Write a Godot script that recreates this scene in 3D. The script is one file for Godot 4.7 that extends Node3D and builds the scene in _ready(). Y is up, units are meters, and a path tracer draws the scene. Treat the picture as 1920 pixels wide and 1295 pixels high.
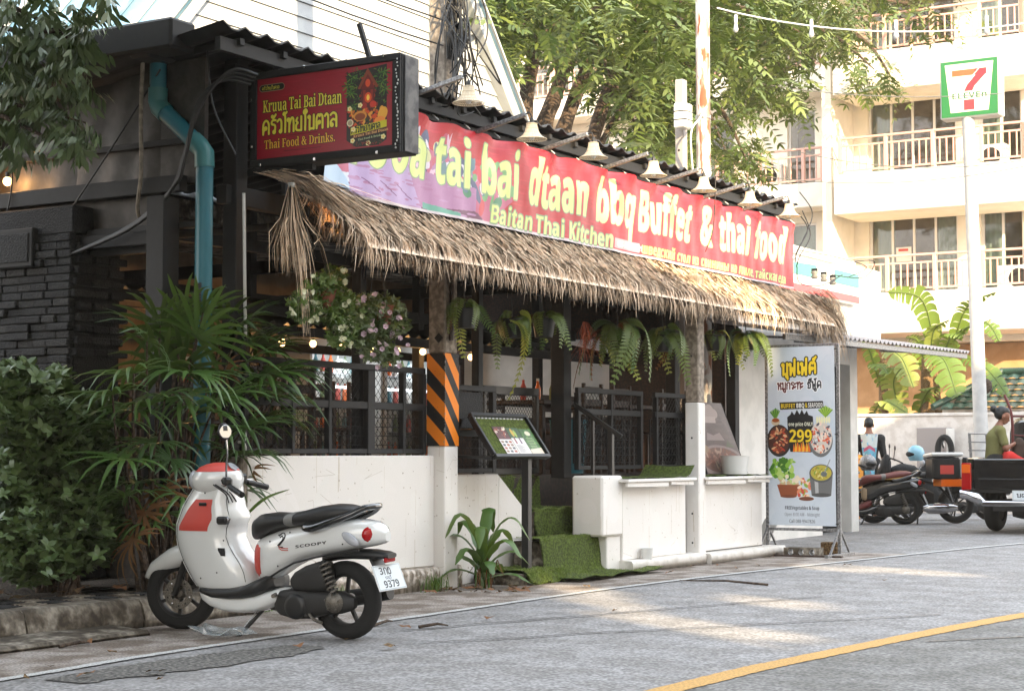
extends Node3D
# y is up, metres. x runs along the restaurant front, z towards the street; the camera stands at x = 0, z = 0.

var M := {}
var taken := {}
var rng := RandomNumberGenerator.new()
var fonts := {}

# ---------------------------------------------------------------- mesh builder
class MB:
	var v := PackedVector3Array()
	var n := PackedVector3Array()
	var uv := PackedVector2Array()
	var c := PackedColorArray()
	var idx := PackedInt32Array()
	var x := Transform3D()
	var col := Color(1, 1, 1)
	var tinted := false

	func at(p: Vector3, b := Basis()) -> MB:
		x = Transform3D(b, p)
		return self

	func tint(k: Color) -> MB:
		col = k
		tinted = true
		return self

	func vert(p: Vector3, nn: Vector3, u := Vector2.ZERO) -> int:
		v.append(x * p)
		n.append((x.basis * nn).normalized())
		uv.append(u)
		c.append(col)
		return v.size() - 1

	# flat quad; a b c d run clockwise seen from the front
	func quad(a: Vector3, b: Vector3, cc: Vector3, d: Vector3, u0 := Vector2(0, 0), u1 := Vector2(1, 1)) -> void:
		var nn := (cc - a).cross(b - a).normalized()
		if nn.length() < 0.5:
			nn = (d - a).cross(cc - a).normalized()
		var i := vert(a, nn, Vector2(u0.x, u1.y))
		vert(b, nn, Vector2(u0.x, u0.y))
		vert(cc, nn, Vector2(u1.x, u0.y))
		vert(d, nn, Vector2(u1.x, u1.y))
		idx.append_array([i, i + 1, i + 2, i, i + 2, i + 3])

	func tri(a: Vector3, b: Vector3, cc: Vector3) -> void:
		var nn := (cc - a).cross(b - a).normalized()
		var i := vert(a, nn)
		vert(b, nn, Vector2(0, 1))
		vert(cc, nn, Vector2(1, 0))
		idx.append_array([i, i + 1, i + 2])

	func outquad(p: Vector3, q: Array) -> void:
		if (q[2] - q[0]).cross(q[1] - q[0]).dot((q[0] + q[2]) * 0.5 - p) < 0:
			quad(q[3], q[2], q[1], q[0])
		else:
			quad(q[0], q[1], q[2], q[3])

	func box(p: Vector3, s: Vector3, bev := 0.0) -> MB:
		var h := s * 0.5
		if bev <= 0.0:
			var k := [Vector3(-h.x, -h.y, -h.z), Vector3(h.x, -h.y, -h.z), Vector3(h.x, h.y, -h.z), Vector3(-h.x, h.y, -h.z), Vector3(-h.x, -h.y, h.z), Vector3(h.x, -h.y, h.z), Vector3(h.x, h.y, h.z), Vector3(-h.x, h.y, h.z)]
			for f in [[4, 7, 6, 5], [1, 2, 3, 0], [0, 3, 7, 4], [5, 6, 2, 1], [7, 3, 2, 6], [0, 4, 5, 1]]:
				quad(p + k[f[0]], p + k[f[1]], p + k[f[2]], p + k[f[3]])
			return self
		bev = minf(bev, minf(h.x, minf(h.y, h.z)) * 0.9)
		# chamfered: every corner has three points, pulled in along two axes each
		var pt := func(sx: float, sy: float, sz: float, ax: int) -> Vector3:
			var q := Vector3(sx * (h.x - bev), sy * (h.y - bev), sz * (h.z - bev))
			q[ax] = [sx, sy, sz][ax] * h[ax]
			return p + q
		for ax in 3:
			for sg in [-1.0, 1.0]:
				var q := []
				for st in [[-1, -1], [-1, 1], [1, 1], [1, -1]]:
					var s3 := [0.0, 0.0, 0.0]
					s3[ax] = sg
					s3[(ax + 1) % 3] = float(st[0])
					s3[(ax + 2) % 3] = float(st[1])
					q.append(pt.call(s3[0], s3[1], s3[2], ax))
				outquad(p, q)
		for ax in 3:
			var b1 := (ax + 1) % 3
			var b2 := (ax + 2) % 3
			for s1 in [-1.0, 1.0]:
				for s2 in [-1.0, 1.0]:
					var lo := [0.0, 0.0, 0.0]
					lo[ax] = -1.0
					lo[b1] = s1
					lo[b2] = s2
					var hi := lo.duplicate()
					hi[ax] = 1.0
					var q := [pt.call(lo[0], lo[1], lo[2], b1), pt.call(hi[0], hi[1], hi[2], b1), pt.call(hi[0], hi[1], hi[2], b2), pt.call(lo[0], lo[1], lo[2], b2)]
					outquad(p, q)
		for sx in [-1.0, 1.0]:
			for sy in [-1.0, 1.0]:
				for sz in [-1.0, 1.0]:
					var a: Vector3 = pt.call(sx, sy, sz, 0)
					var b: Vector3 = pt.call(sx, sy, sz, 1)
					var cc: Vector3 = pt.call(sx, sy, sz, 2)
					if (cc - a).cross(b - a).dot(a - p) < 0:
						tri(a, cc, b)
					else:
						tri(a, b, cc)
		return self

	# box between two corners
	func bb(a: Vector3, b: Vector3, bev := 0.0) -> MB:
		return box((a + b) * 0.5, (b - a).abs(), bev)

	# rectangular bar from a to b
	func bar(a: Vector3, b: Vector3, w: float, h: float, bev := 0.0) -> MB:
		var d := b - a
		var keep := x
		var z := d.normalized()
		var up := Vector3.UP if absf(z.y) < 0.99 else Vector3.RIGHT
		var r := up.cross(z).normalized()
		x = keep * Transform3D(Basis(r, z.cross(r), z), (a + b) * 0.5)
		box(Vector3.ZERO, Vector3(w, h, d.length()), bev)
		x = keep
		return self

	# rows of points as one smooth sheet; closed round each row when wrap; the ends capped flat when caps
	func grid(rows: Array, wrap := true, caps := true, outward := true) -> MB:
		var m: int = rows[0].size()
		var k := rows.size()
		var i0 := v.size()
		var cen := Vector3.ZERO
		for r in rows:
			for p in r:
				cen += p
		cen /= float(m * k)
		var vol := 0.0
		var nn := PackedVector3Array()
		nn.resize(m * k)
		for i in k:
			for j in m:
				var a: Vector3 = rows[maxi(i - 1, 0)][j]
				var b: Vector3 = rows[mini(i + 1, k - 1)][j]
				var d: Vector3 = rows[i][(j + m - 1) % m if wrap else maxi(j - 1, 0)]
				var e: Vector3 = rows[i][(j + 1) % m if wrap else mini(j + 1, m - 1)]
				var q := (b - a).cross(e - d)
				nn[i * m + j] = q.normalized() if q.length() > 1e-12 else Vector3.ZERO
				vol += q.dot(rows[i][j] - cen)
		var flip := wrap and outward and vol < 0.0
		for i in k:
			for j in m:
				var q := nn[i * m + j]
				if q == Vector3.ZERO:
					q = (rows[i][j] - cen).normalized() * (-1.0 if flip else 1.0)
				vert(rows[i][j], -q if flip else q, Vector2(float(j) / (m if wrap else m - 1), float(i) / maxf(1, k - 1)))
		var cols := m if wrap else m - 1
		for i in k - 1:
			for j in cols:
				var a := i0 + i * m + j
				var b := i0 + i * m + (j + 1) % m
				if flip:
					idx.append_array([a, a + m, b, b, a + m, b + m])
				else:
					idx.append_array([a, b, a + m, b, b + m, a + m])
		if caps and wrap:
			for e in [0, k - 1]:
				var cc := Vector3.ZERO
				for p in rows[e]:
					cc += p
				cc /= float(m)
				var dir := (cc - cen).normalized()
				for j in m:
					var a: Vector3 = rows[e][j]
					var b: Vector3 = rows[e][(j + 1) % m]
					if (cc - a).cross(b - a).dot(dir) > 0:
						tri(a, b, cc)
					else:
						tri(b, a, cc)
		return self

	func tube(pts: Array, r, sides := 8, caps := true) -> MB:
		var rows := []
		var side := Vector3.ZERO
		for i in pts.size():
			var d: Vector3 = (pts[mini(i + 1, pts.size() - 1)] - pts[maxi(i - 1, 0)]).normalized()
			if side == Vector3.ZERO:
				side = d.cross(Vector3.UP if absf(d.y) < 0.9 else Vector3.RIGHT).normalized()
			side = (side - d * side.dot(d)).normalized()
			var o := d.cross(side)
			var rr: float = r[i] if r is Array else r
			var ring := PackedVector3Array()
			for j in sides:
				var t := TAU * j / sides
				ring.append(pts[i] + (side * cos(t) + o * sin(t)) * rr)
			rows.append(ring)
		return grid(rows, true, caps)

	# profile of (radius, height) turned round the y axis
	func lathe(prof: Array, sides := 16, caps := true) -> MB:
		var rows := []
		for p in prof:
			var ring := PackedVector3Array()
			for j in sides:
				var t := TAU * j / sides
				ring.append(Vector3(cos(t) * maxf(p.x, 0.0005), p.y, sin(t) * maxf(p.x, 0.0005)))
			rows.append(ring)
		return grid(rows, true, caps)

	func ball(p: Vector3, r: Vector3, sides := 12, rings := 7) -> MB:
		var rows := []
		for i in rings + 1:
			var a := -PI / 2 + PI * clampf(float(i) / rings, 0.01, 0.99)
			var ring := PackedVector3Array()
			for j in sides:
				var t := TAU * j / sides
				ring.append(p + Vector3(cos(a) * cos(t) * r.x, sin(a) * r.y, cos(a) * sin(t) * r.z))
			rows.append(ring)
		return grid(rows)

	# slices along z: [z, y_low, y_high, half_width]; rounded with exponent e
	func slices_z(s: Array, e := 2.5, m := 20, x0 := 0.0) -> MB:
		var rows := []
		for q in s:
			var ring := PackedVector3Array()
			for j in m:
				var t := TAU * j / m
				var cx := signf(cos(t)) * pow(absf(cos(t)), 2.0 / e)
				var sy := signf(sin(t)) * pow(absf(sin(t)), 2.0 / e)
				ring.append(Vector3(x0 + cx * q[3], (q[1] + q[2]) * 0.5 + sy * (q[2] - q[1]) * 0.5, q[0]))
			rows.append(ring)
		return grid(rows)

	# slices along y: [y, z_front, z_rear, half_width]
	func slices_y(s: Array, e := 2.5, m := 24, x0 := 0.0) -> MB:
		var rows := []
		for q in s:
			var ring := PackedVector3Array()
			for j in m:
				var t := TAU * j / m
				var cx := signf(cos(t)) * pow(absf(cos(t)), 2.0 / e)
				var sz := signf(sin(t)) * pow(absf(sin(t)), 2.0 / e)
				ring.append(Vector3(x0 + cx * q[3], q[0], (q[1] + q[2]) * 0.5 + sz * (q[2] - q[1]) * 0.5))
			rows.append(ring)
		return grid(rows)

	# a thin strip of leaf or straw along pts, half widths w, lying across `across`
	func strip(pts: Array, w: Array, across: Vector3, fold := 0.0) -> MB:
		var rows := []
		for i in pts.size():
			var d: Vector3 = (pts[mini(i + 1, pts.size() - 1)] - pts[maxi(i - 1, 0)]).normalized()
			var a := (across - d * across.dot(d)).normalized()
			if fold == 0.0:
				rows.append(PackedVector3Array([pts[i] - a * w[i], pts[i] + a * w[i]]))
			else:
				var up := d.cross(a)
				rows.append(PackedVector3Array([pts[i] - a * w[i] + up * w[i] * fold, pts[i], pts[i] + a * w[i] + up * w[i] * fold]))
		return grid(rows, false, false)

	func tri_mesh(q: Array) -> MB:
		tri(q[0], q[1], q[2])
		return self

	func mesh() -> ArrayMesh:
		var a := []
		a.resize(Mesh.ARRAY_MAX)
		a[Mesh.ARRAY_VERTEX] = v
		a[Mesh.ARRAY_NORMAL] = n
		a[Mesh.ARRAY_TEX_UV] = uv
		if tinted:
			a[Mesh.ARRAY_COLOR] = c
		a[Mesh.ARRAY_INDEX] = idx
		var out := ArrayMesh.new()
		out.add_surface_from_arrays(Mesh.PRIMITIVE_TRIANGLES, a)
		return out

# ---------------------------------------------------------------- scene tree
func numbered(called: String) -> String:
	var k: int = taken.get(called, 0)
	taken[called] = k + 1
	return called if k == 0 else "%s_%03d" % [called, k]

func tag(o: Node, label: String, category: String, group := "", kind := "") -> Node:
	if label:
		o.set_meta("label", label)
	if category:
		o.set_meta("category", category)
	if group:
		o.set_meta("group", group)
	if kind:
		o.set_meta("kind", kind)
	return o

func thing(called: String, label: String, category: String, at := Vector3.ZERO, turn := 0.0, group := "") -> Node3D:
	var o := Node3D.new()
	o.name = numbered(called)
	add_child(o)
	o.position = at
	o.rotation.y = turn
	tag(o, label, category, group)
	return o

func obj(called: String, mb, mat: Material, parent: Node = null, at := Transform3D()) -> MeshInstance3D:
	var o := MeshInstance3D.new()
	o.mesh = mb.mesh() if mb is MB else mb
	o.material_override = mat
	o.transform = at
	if parent == null:
		o.name = numbered(called)
		add_child(o)
	else:
		o.name = called
		parent.add_child(o, true)
	return o

func setting(called: String, mb, mat: Material, kind := "structure") -> MeshInstance3D:
	var o := obj(called, mb, mat)
	o.set_meta("kind", kind)
	return o

func multi(called: String, m: Mesh, mat: Material, places: Array, parent: Node, colors = null) -> MultiMeshInstance3D:
	var mm := MultiMesh.new()
	mm.transform_format = MultiMesh.TRANSFORM_3D
	mm.use_colors = colors != null
	mm.mesh = m
	mm.instance_count = places.size()
	for i in places.size():
		mm.set_instance_transform(i, places[i])
		if colors != null:
			mm.set_instance_color(i, colors[i])
	var o := MultiMeshInstance3D.new()
	o.multimesh = mm
	o.material_override = mat
	o.name = called
	o.set_meta("kind", "stuff")
	parent.add_child(o, true)
	return o

func mb() -> MB:
	return MB.new()

func V(x: float, y: float, z: float) -> Vector3:
	return Vector3(x, y, z)

func curve(pts: Array, steps := 6) -> Array:
	var out := []
	for i in pts.size() - 1:
		var a = pts[maxi(i - 1, 0)]
		var b = pts[i]
		var c = pts[i + 1]
		var d = pts[mini(i + 2, pts.size() - 1)]
		for k in steps:
			var t := float(k) / steps
			out.append(0.5 * ((2.0 * b) + (c - a) * t + (2.0 * a - 5.0 * b + 4.0 * c - d) * t * t + (3.0 * b - a - 3.0 * c + d) * t * t * t))
	out.append(pts[-1])
	return out

func sag(a: Vector3, b: Vector3, drop: float, k := 10) -> Array:
	var out := []
	for i in k + 1:
		var t := float(i) / k
		out.append(a.lerp(b, t) - V(0, drop * 4.0 * t * (1.0 - t), 0))
	return out

# ---------------------------------------------------------------- materials
var noise_cache := {}
func noise_tex(freq: float, a: Color, b: Color, seed_ := 1, octaves := 4, lo := 0.3, hi := 0.7, size := 512, mid = null) -> NoiseTexture2D:
	var key := [freq, a, b, seed_, octaves, lo, hi, size]
	if noise_cache.has(key):
		return noise_cache[key]
	var f := FastNoiseLite.new()
	f.seed = seed_
	f.frequency = freq
	f.fractal_octaves = octaves
	f.noise_type = FastNoiseLite.TYPE_SIMPLEX_SMOOTH
	var t := NoiseTexture2D.new()
	t.width = size
	t.height = size
	t.seamless = true
	t.noise = f
	var g := Gradient.new()
	g.set_color(0, a)
	g.set_offset(0, lo)
	g.set_color(1, b)
	g.set_offset(1, hi)
	if mid != null:
		g.add_point((lo + hi) * 0.5, mid)
	t.color_ramp = g
	noise_cache[key] = t
	return t

func bump_tex(freq: float, seed_ := 3, octaves := 4) -> NoiseTexture2D:
	return noise_tex(freq, Color.BLACK, Color.WHITE, seed_, octaves, 0.2, 0.8, 512)

# plain paint or plastic; colours are sRGB
func plain(key: String, c: Color, rough := 0.6, metal := 0.0, spec := 0.5) -> StandardMaterial3D:
	var m := StandardMaterial3D.new()
	m.resource_name = key
	m.albedo_color = c
	m.roughness = rough
	m.metallic = metal
	m.metallic_specular = spec
	M[key] = m
	return m

# two tones of a noise, laid on from three sides; `across` metres for one repeat of the texture
func mottled(key: String, a: Color, b: Color, across: float, rough := 0.85, freq := 0.012, relief := 0.0, world := true, seed_ := 1, oct := 5, lo := 0.3, hi := 0.7) -> StandardMaterial3D:
	var m := plain(key, Color.WHITE, rough)
	m.albedo_texture = noise_tex(freq, a, b, seed_, oct, lo, hi)
	m.uv1_triplanar = true
	m.uv1_world_triplanar = world
	m.uv1_scale = Vector3.ONE / across
	if relief > 0.0:
		m.heightmap_enabled = true
		m.heightmap_texture = bump_tex(freq, seed_ + 5, oct)
		m.heightmap_scale = relief
	return m

# a second, coarser pattern multiplied over the first
func blotched(m: StandardMaterial3D, a: Color, b: Color, across: float, freq := 0.01, seed_ := 9, lo := 0.35, hi := 0.65) -> StandardMaterial3D:
	m.detail_enabled = true
	m.detail_blend_mode = BaseMaterial3D.BLEND_MODE_MUL
	m.detail_albedo = noise_tex(freq, a, b, seed_, 5, lo, hi)
	m.detail_uv_layer = BaseMaterial3D.DETAIL_UV_2
	m.uv2_triplanar = true
	m.uv2_world_triplanar = true
	m.uv2_scale = Vector3.ONE / across
	return m

func leafy(key: String, c: Color, through := 0.35, rough := 0.45, vertex := false) -> StandardMaterial3D:
	var m := plain(key, c, rough)
	m.cull_mode = BaseMaterial3D.CULL_DISABLED
	m.backlight_enabled = true
	m.backlight = Color(through * 0.9, through, through * 0.35)
	m.vertex_color_use_as_albedo = vertex
	return m

func printed(key: String, im: Image, rough := 0.5) -> StandardMaterial3D:
	var m := plain(key, Color.WHITE, rough)
	m.albedo_texture = ImageTexture.create_from_image(im)
	m.texture_repeat = false
	return m

# ---------------------------------------------------------------- flat print
class Print:
	var im: Image
	var w: int
	var h: int
	var font: Callable

	func _init(ww: int, hh: int, back: Color):
		w = ww
		h = hh
		im = Image.create(w, h, false, Image.FORMAT_RGB8)
		im.fill(back)

	func poly(p: PackedVector2Array, col: Color) -> void:
		var lo := 1e9
		var hi := -1e9
		for q in p:
			lo = minf(lo, q.y)
			hi = maxf(hi, q.y)
		for yy in range(maxi(0, int(ceil(lo - 0.5))), mini(h - 1, int(floor(hi - 0.5))) + 1):
			var yc := yy + 0.5
			var xs := []
			for i in p.size():
				var a := p[i]
				var b := p[(i + 1) % p.size()]
				if (a.y <= yc) != (b.y <= yc):
					xs.append(a.x + (yc - a.y) / (b.y - a.y) * (b.x - a.x))
			xs.sort()
			for k in range(0, xs.size() - 1, 2):
				var x0 := maxi(0, int(ceil(xs[k] - 0.5)))
				var x1 := mini(w - 1, int(ceil(xs[k + 1] - 0.5)) - 1)
				if x1 >= x0:
					im.fill_rect(Rect2i(x0, yy, x1 - x0 + 1, 1), col)

	func ell(cx: float, cy: float, rx: float, ry: float, col: Color, turn := 0.0) -> void:
		var p := PackedVector2Array()
		for k in 28:
			var q := Vector2(cos(TAU * k / 28) * rx, sin(TAU * k / 28) * ry).rotated(turn)
			p.append(Vector2(cx, cy) + q)
		poly(p, col)

	func rect(x0: float, y0: float, x1: float, y1: float, col: Color) -> void:
		im.fill_rect(Rect2i(int(x0), int(y0), maxi(1, int(x1 - x0)), maxi(1, int(y1 - y0))), col)

	func pts(a: Array) -> PackedVector2Array:
		var p := PackedVector2Array()
		for i in range(0, a.size(), 2):
			p.append(Vector2(a[i], a[i + 1]))
		return p

	func shape(a: Array, col: Color) -> void:
		poly(pts(a), col)

	func stroke(p: PackedVector2Array, width: float, col: Color) -> void:
		for i in p.size():
			if i + 1 < p.size():
				var d := (p[i + 1] - p[i])
				if d.length() > 0.01:
					var s := d.normalized().orthogonal() * width * 0.5
					poly(PackedVector2Array([p[i] + s, p[i + 1] + s, p[i + 1] - s, p[i] - s]), col)
			ell(p[i].x, p[i].y, width * 0.5, width * 0.5, col)

	# lettering set so that capitals are `cap` pixels tall; anchor 0 left, 0.5 middle, 1 right
	func text(s: String, x: float, y: float, cap: float, col: Color, anchor := 0.0, wide := 1.0, face := "Droid Sans", bold := true, slope := 0.0, grow := 0.0, shear := 0.0) -> float:
		var arr: Array = font.call(s, face, bold)
		var vv: PackedVector3Array = arr[0]
		var lo: float = arr[2]
		var hi: float = arr[3]
		var k := cap / float(arr[4])
		var wid := (hi - lo) * k * wide
		var off := [Vector2.ZERO]
		if grow > 0.0:
			off = []
			for j in 12:
				off.append(Vector2(cos(TAU * j / 12), sin(TAU * j / 12)) * grow)
		for o in off:
			var ix: PackedInt32Array = arr[1]
			for t in range(0, ix.size(), 3):
				var p := PackedVector2Array()
				for e in 3:
					var q := vv[ix[t + e]]
					var px := (q.x - lo) * k * wide - wid * anchor + q.y * k * shear
					p.append(Vector2(x + px + o.x, y - q.y * k + px * slope + o.y))
				poly(p, col)
		return wid

	func thai(s: String, x: float, y: float, cap: float, col: Color, weight: float, glyphs: Dictionary, slope := 0.0, wide := 1.0, shear := 0.0) -> float:
		var at := 0.0
		for ch in s:
			if not glyphs.has(ch):
				at += 0.35
				continue
			var g: Array = glyphs[ch]
			for k in range(1, g.size()):
				var a: Array = g[k]
				var raw := []
				if a.size() == 3:
					for j in 13:
						raw.append(Vector2(a[0] + cos(TAU * j / 12) * a[2], a[1] + sin(TAU * j / 12) * a[2]))
				else:
					var q := []
					for i in range(0, a.size(), 2):
						q.append(Vector2(a[i], a[i + 1]))
					for i in q.size() - 1:
						var p0: Vector2 = q[maxi(i - 1, 0)]
						var p1: Vector2 = q[i]
						var p2: Vector2 = q[i + 1]
						var p3: Vector2 = q[mini(i + 2, q.size() - 1)]
						for e in 5:
							raw.append(p1.cubic_interpolate(p2, p0, p3, e / 5.0))
					raw.append(q[-1])
				var p := PackedVector2Array()
				for r in raw:
					var px: float = (at + r.x + r.y * shear) * cap * wide
					p.append(Vector2(x + px, y - r.y * cap + px * slope))
				stroke(p, weight, col)
			at += g[0]
		return at * cap * wide

func lettering(s: String, face: String, bold: bool) -> Array:
	var key := face + str(bold)
	if not fonts.has(key):
		var f := SystemFont.new()
		f.font_names = [face]
		f.font_weight = 700 if bold else 400
		var cap := TextMesh.new()
		cap.font = f
		cap.text = "H"
		cap.font_size = 64
		cap.pixel_size = 0.01
		cap.depth = 0.0
		fonts[key] = [f, cap.get_aabb().size.y]
	var t := TextMesh.new()
	t.font = fonts[key][0]
	t.text = s
	t.font_size = 64
	t.pixel_size = 0.01
	t.depth = 0.0
	t.horizontal_alignment = HORIZONTAL_ALIGNMENT_LEFT
	t.vertical_alignment = VERTICAL_ALIGNMENT_BOTTOM
	var base := TextMesh.new()
	base.font = fonts[key][0]
	base.text = "H" + s
	base.font_size = 64
	base.pixel_size = 0.01
	base.depth = 0.0
	base.horizontal_alignment = HORIZONTAL_ALIGNMENT_LEFT
	base.vertical_alignment = VERTICAL_ALIGNMENT_BOTTOM
	var a := t.get_mesh_arrays()
	var vv: PackedVector3Array = a[Mesh.ARRAY_VERTEX]
	var ix: PackedInt32Array = a[Mesh.ARRAY_INDEX] if a[Mesh.ARRAY_INDEX] != null else PackedInt32Array(range(vv.size()))
	# the baseline: the foot of the H that leads the second copy
	var hv: PackedVector3Array = base.get_mesh_arrays()[Mesh.ARRAY_VERTEX]
	var left := 1e9
	for q in hv:
		left = minf(left, q.x)
	var foot := 1e9
	for q in hv:
		if q.x < left + 0.05:
			foot = minf(foot, q.y)
	var lo := 1e9
	var hi := -1e9
	for i in vv.size():
		vv[i].y -= foot
		lo = minf(lo, vv[i].x)
		hi = maxf(hi, vv[i].x)
	return [vv, ix, lo, hi, fonts[key][1]]

func sheet(w: int, h: int, back: Color) -> Print:
	var p := Print.new(w, h, back)
	p.font = lettering
	return p

# Thai letters as pen strokes: [advance, stroke or loop (x, y, r), ...], the body of a letter 1 tall
var TH := {
	"ค": [0.82, [.1, 0, .1, .6, .2, .88, .38, .98, .56, .88, .66, .6, .66, 0], [.1, .02, .14, .22, .26, .36], [.34, .42, .09]],
	"ร": [0.6, [.44, .16, .46, .5, .36, .62, .14, .68, .12, .84, .24, .96, .5, .95], [.36, .1, .09]],
	"ั": [0.0, [-.42, 1.24, .06], [-.42, 1.16, -.28, 1.14, -.1, 1.36]],
	"ว": [0.62, [.08, .84, .28, .98, .46, .8, .48, .16], [.39, .1, .09]],
	"ไ": [0.42, [.22, 0, .22, 1.1, .04, 1.3, .12, 1.42, .2, 1.32, .36, 1.45]],
	"ท": [0.78, [.12, .86, .09], [.2, .86, .2, 0], [.2, .45, .4, .95, .6, .85, .62, 0]],
	"ย": [0.74, [.2, .92, .1, .72, .24, .56, .1, .42, .1, .1, .3, .02, .58, .02], [.58, 0, .58, 1]],
	"ใ": [0.46, [.22, 0, .22, 1.05, .1, 1.2, .1, 1.36, .26, 1.45, .38, 1.32, .28, 1.2, .2, 1.28]],
	"บ": [0.76, [.13, .88, .08], [.19, .86, .19, .03, .22, .03, .58, .03], [.58, 0, .58, 1]],
	"ต": [0.82, [.1, 0, .08, .6, .18, .92, .3, .98, .38, .86, .46, .98, .62, .88, .66, .6, .66, 0], [.1, .02, .14, .22, .26, .36], [.34, .42, .09]],
	"า": [0.52, [.06, .82, .2, .97, .34, .85, .36, .6, .36, 0]],
	"ล": [0.78, [.08, .85, .3, .98, .55, .88, .62, .6, .62, 0], [.11, .14, .1, .35, .3, .52, .6, .42], [.2, .12, .09]],
	"ุ": [0.0, [-.16, -.12, -.12, -.42], [-.24, -.18, .06]],
	"ู": [0.0, [-.48, -.18, .06], [-.42, -.17, -.4, -.4, -.16, -.4, -.14, -.12]],
	"ฟ": [0.9, [.12, .88, .08], [.18, .88, .2, 0, .22, .02, .4, .55, .58, .02, .6, 0, .62, 1.35]],
	"เ": [0.34, [.18, .1, .08], [.1, .12, .1, 1]],
	"์": [0.0, [-.3, 1.24, .07], [-.24, 1.3, -.1, 1.44]],
	"ห": [0.78, [.12, .88, .08], [.2, .88, .2, 0], [.2, .4, .42, .62, .52, .8], [.56, .88, .07], [.42, .62, .58, .5, .6, 0]],
	"ม": [0.78, [.13, .88, .08], [.19, .88, .19, .12], [.14, .1, .08], [.22, .1, .6, .02], [.6, 0, .6, 1]],
	"ก": [0.74, [.1, 0, .1, .5, .17, .6, .06, .72, .22, .95, .42, .97, .58, .8, .6, 0]],
	"ะ": [0.42, [.1, .74, .06], [.1, .66, .3, .84], [.1, .26, .06], [.1, .18, .3, .36]],
	"ช": [0.78, [.22, .84, .07], [.14, .78, .06, .62, .2, .5, .14, .06, .2, .03, .5, .03, .52, .6, .42, .8, .66, 1]],
	"ี": [0.0, [-.56, 1.14, -.34, 1.36, -.1, 1.14, -.56, 1.14], [-.1, 1.14, -.1, 1.46]],
	"้": [0.0, [-.4, 1.28, .05], [-.34, 1.28, -.3, 1.14, -.12, 1.4]],
	"ด": [0.82, [.1, 0, .06, .5, .2, .9, .38, .98, .58, .88, .66, .6, .66, 0], [.1, .02, .28, .3], [.34, .38, .08]],
	"อ": [0.74, [.16, .7, .08], [.1, .66, .1, .1, .3, .02, .52, .1, .56, .6, .46, .9, .28, .97, .1, .88]],
	"ฉ": [0.74, [.14, .86, .07], [.1, .6, .06, .3, .2, .05, .34, .3], [.2, .86, .4, .98, .58, .84, .58, 0, .46, .1]],
	"ษ": [0.8, [.13, .88, .08], [.19, .86, .19, .03, .58, .03], [.58, 0, .58, 1], [.4, .5, .7, .56]],
}

func _ready() -> void:
	rng.seed = 20240611
	view_and_light()
	materials()
	ground_and_road()
	opposite_houses()
	restaurant_shell()
	restaurant_inside()
	thatch_and_banner()
	white_walls_and_steps()
	gable_house()
	apartment_block()
	corner_store()
	yard_wall()
	street_tree()
	left_side_plants()
	poles_and_cables()
	hanging_plants()
	street_objects()
	parked_scooter()
	far_bikes()
	pickup_and_people()
	litter()

func view_and_light() -> void:
	var cam := Camera3D.new()
	cam.name = "camera"
	cam.fov = rad_to_deg(2.0 * atan(647.5 / 3300.0))
	cam.near = 0.1
	cam.far = 900.0
	var a := deg_to_rad(31.2)
	var p := atan(200.5 / 3300.0)
	var eye := V(0, 1.15, 0)
	add_child(cam)
	cam.look_at_from_position(eye, eye + V(cos(a) * cos(p), sin(p), -sin(a) * cos(p)), Vector3.UP)
	cam.current = true

	var e := Environment.new()
	e.background_mode = Environment.BG_SKY
	var sky := Sky.new()
	var sm := ProceduralSkyMaterial.new()
	sm.sky_top_color = Color(0.72, 0.75, 0.785)
	sm.sky_horizon_color = Color(0.965, 0.915, 0.845)
	sm.sky_curve = 0.16
	sm.sky_energy_multiplier = 1.3
	sm.ground_bottom_color = Color(0.36, 0.34, 0.32)
	sm.ground_horizon_color = Color(0.75, 0.73, 0.70)
	sm.sun_angle_max = 20.0
	sky.sky_material = sm
	e.sky = sky
	e.tonemap_mode = Environment.TONE_MAPPER_LINEAR
	e.tonemap_exposure = 3.6
	e.fog_enabled = true
	e.fog_density = 0.0007
	e.fog_light_color = Color(1.0, 0.95, 0.88)
	e.sdfgi_enabled = true
	e.ssao_enabled = true
	e.ssil_enabled = true
	var we := WorldEnvironment.new()
	we.name = "world_environment"
	we.environment = e
	add_child(we)

	var sun := DirectionalLight3D.new()
	sun.name = "sun"
	sun.light_energy = 1.45
	sun.light_color = Color(1.0, 0.89, 0.71)
	sun.light_angular_distance = 0.6
	sun.shadow_enabled = true
	add_child(sun)
	var el := deg_to_rad(22.0)
	var way := V(0.56, 0, -0.83).normalized() * cos(el) - V(0, sin(el), 0)
	sun.look_at_from_position(V(0, 30, 0), V(0, 30, 0) + way, Vector3.UP)

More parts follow.
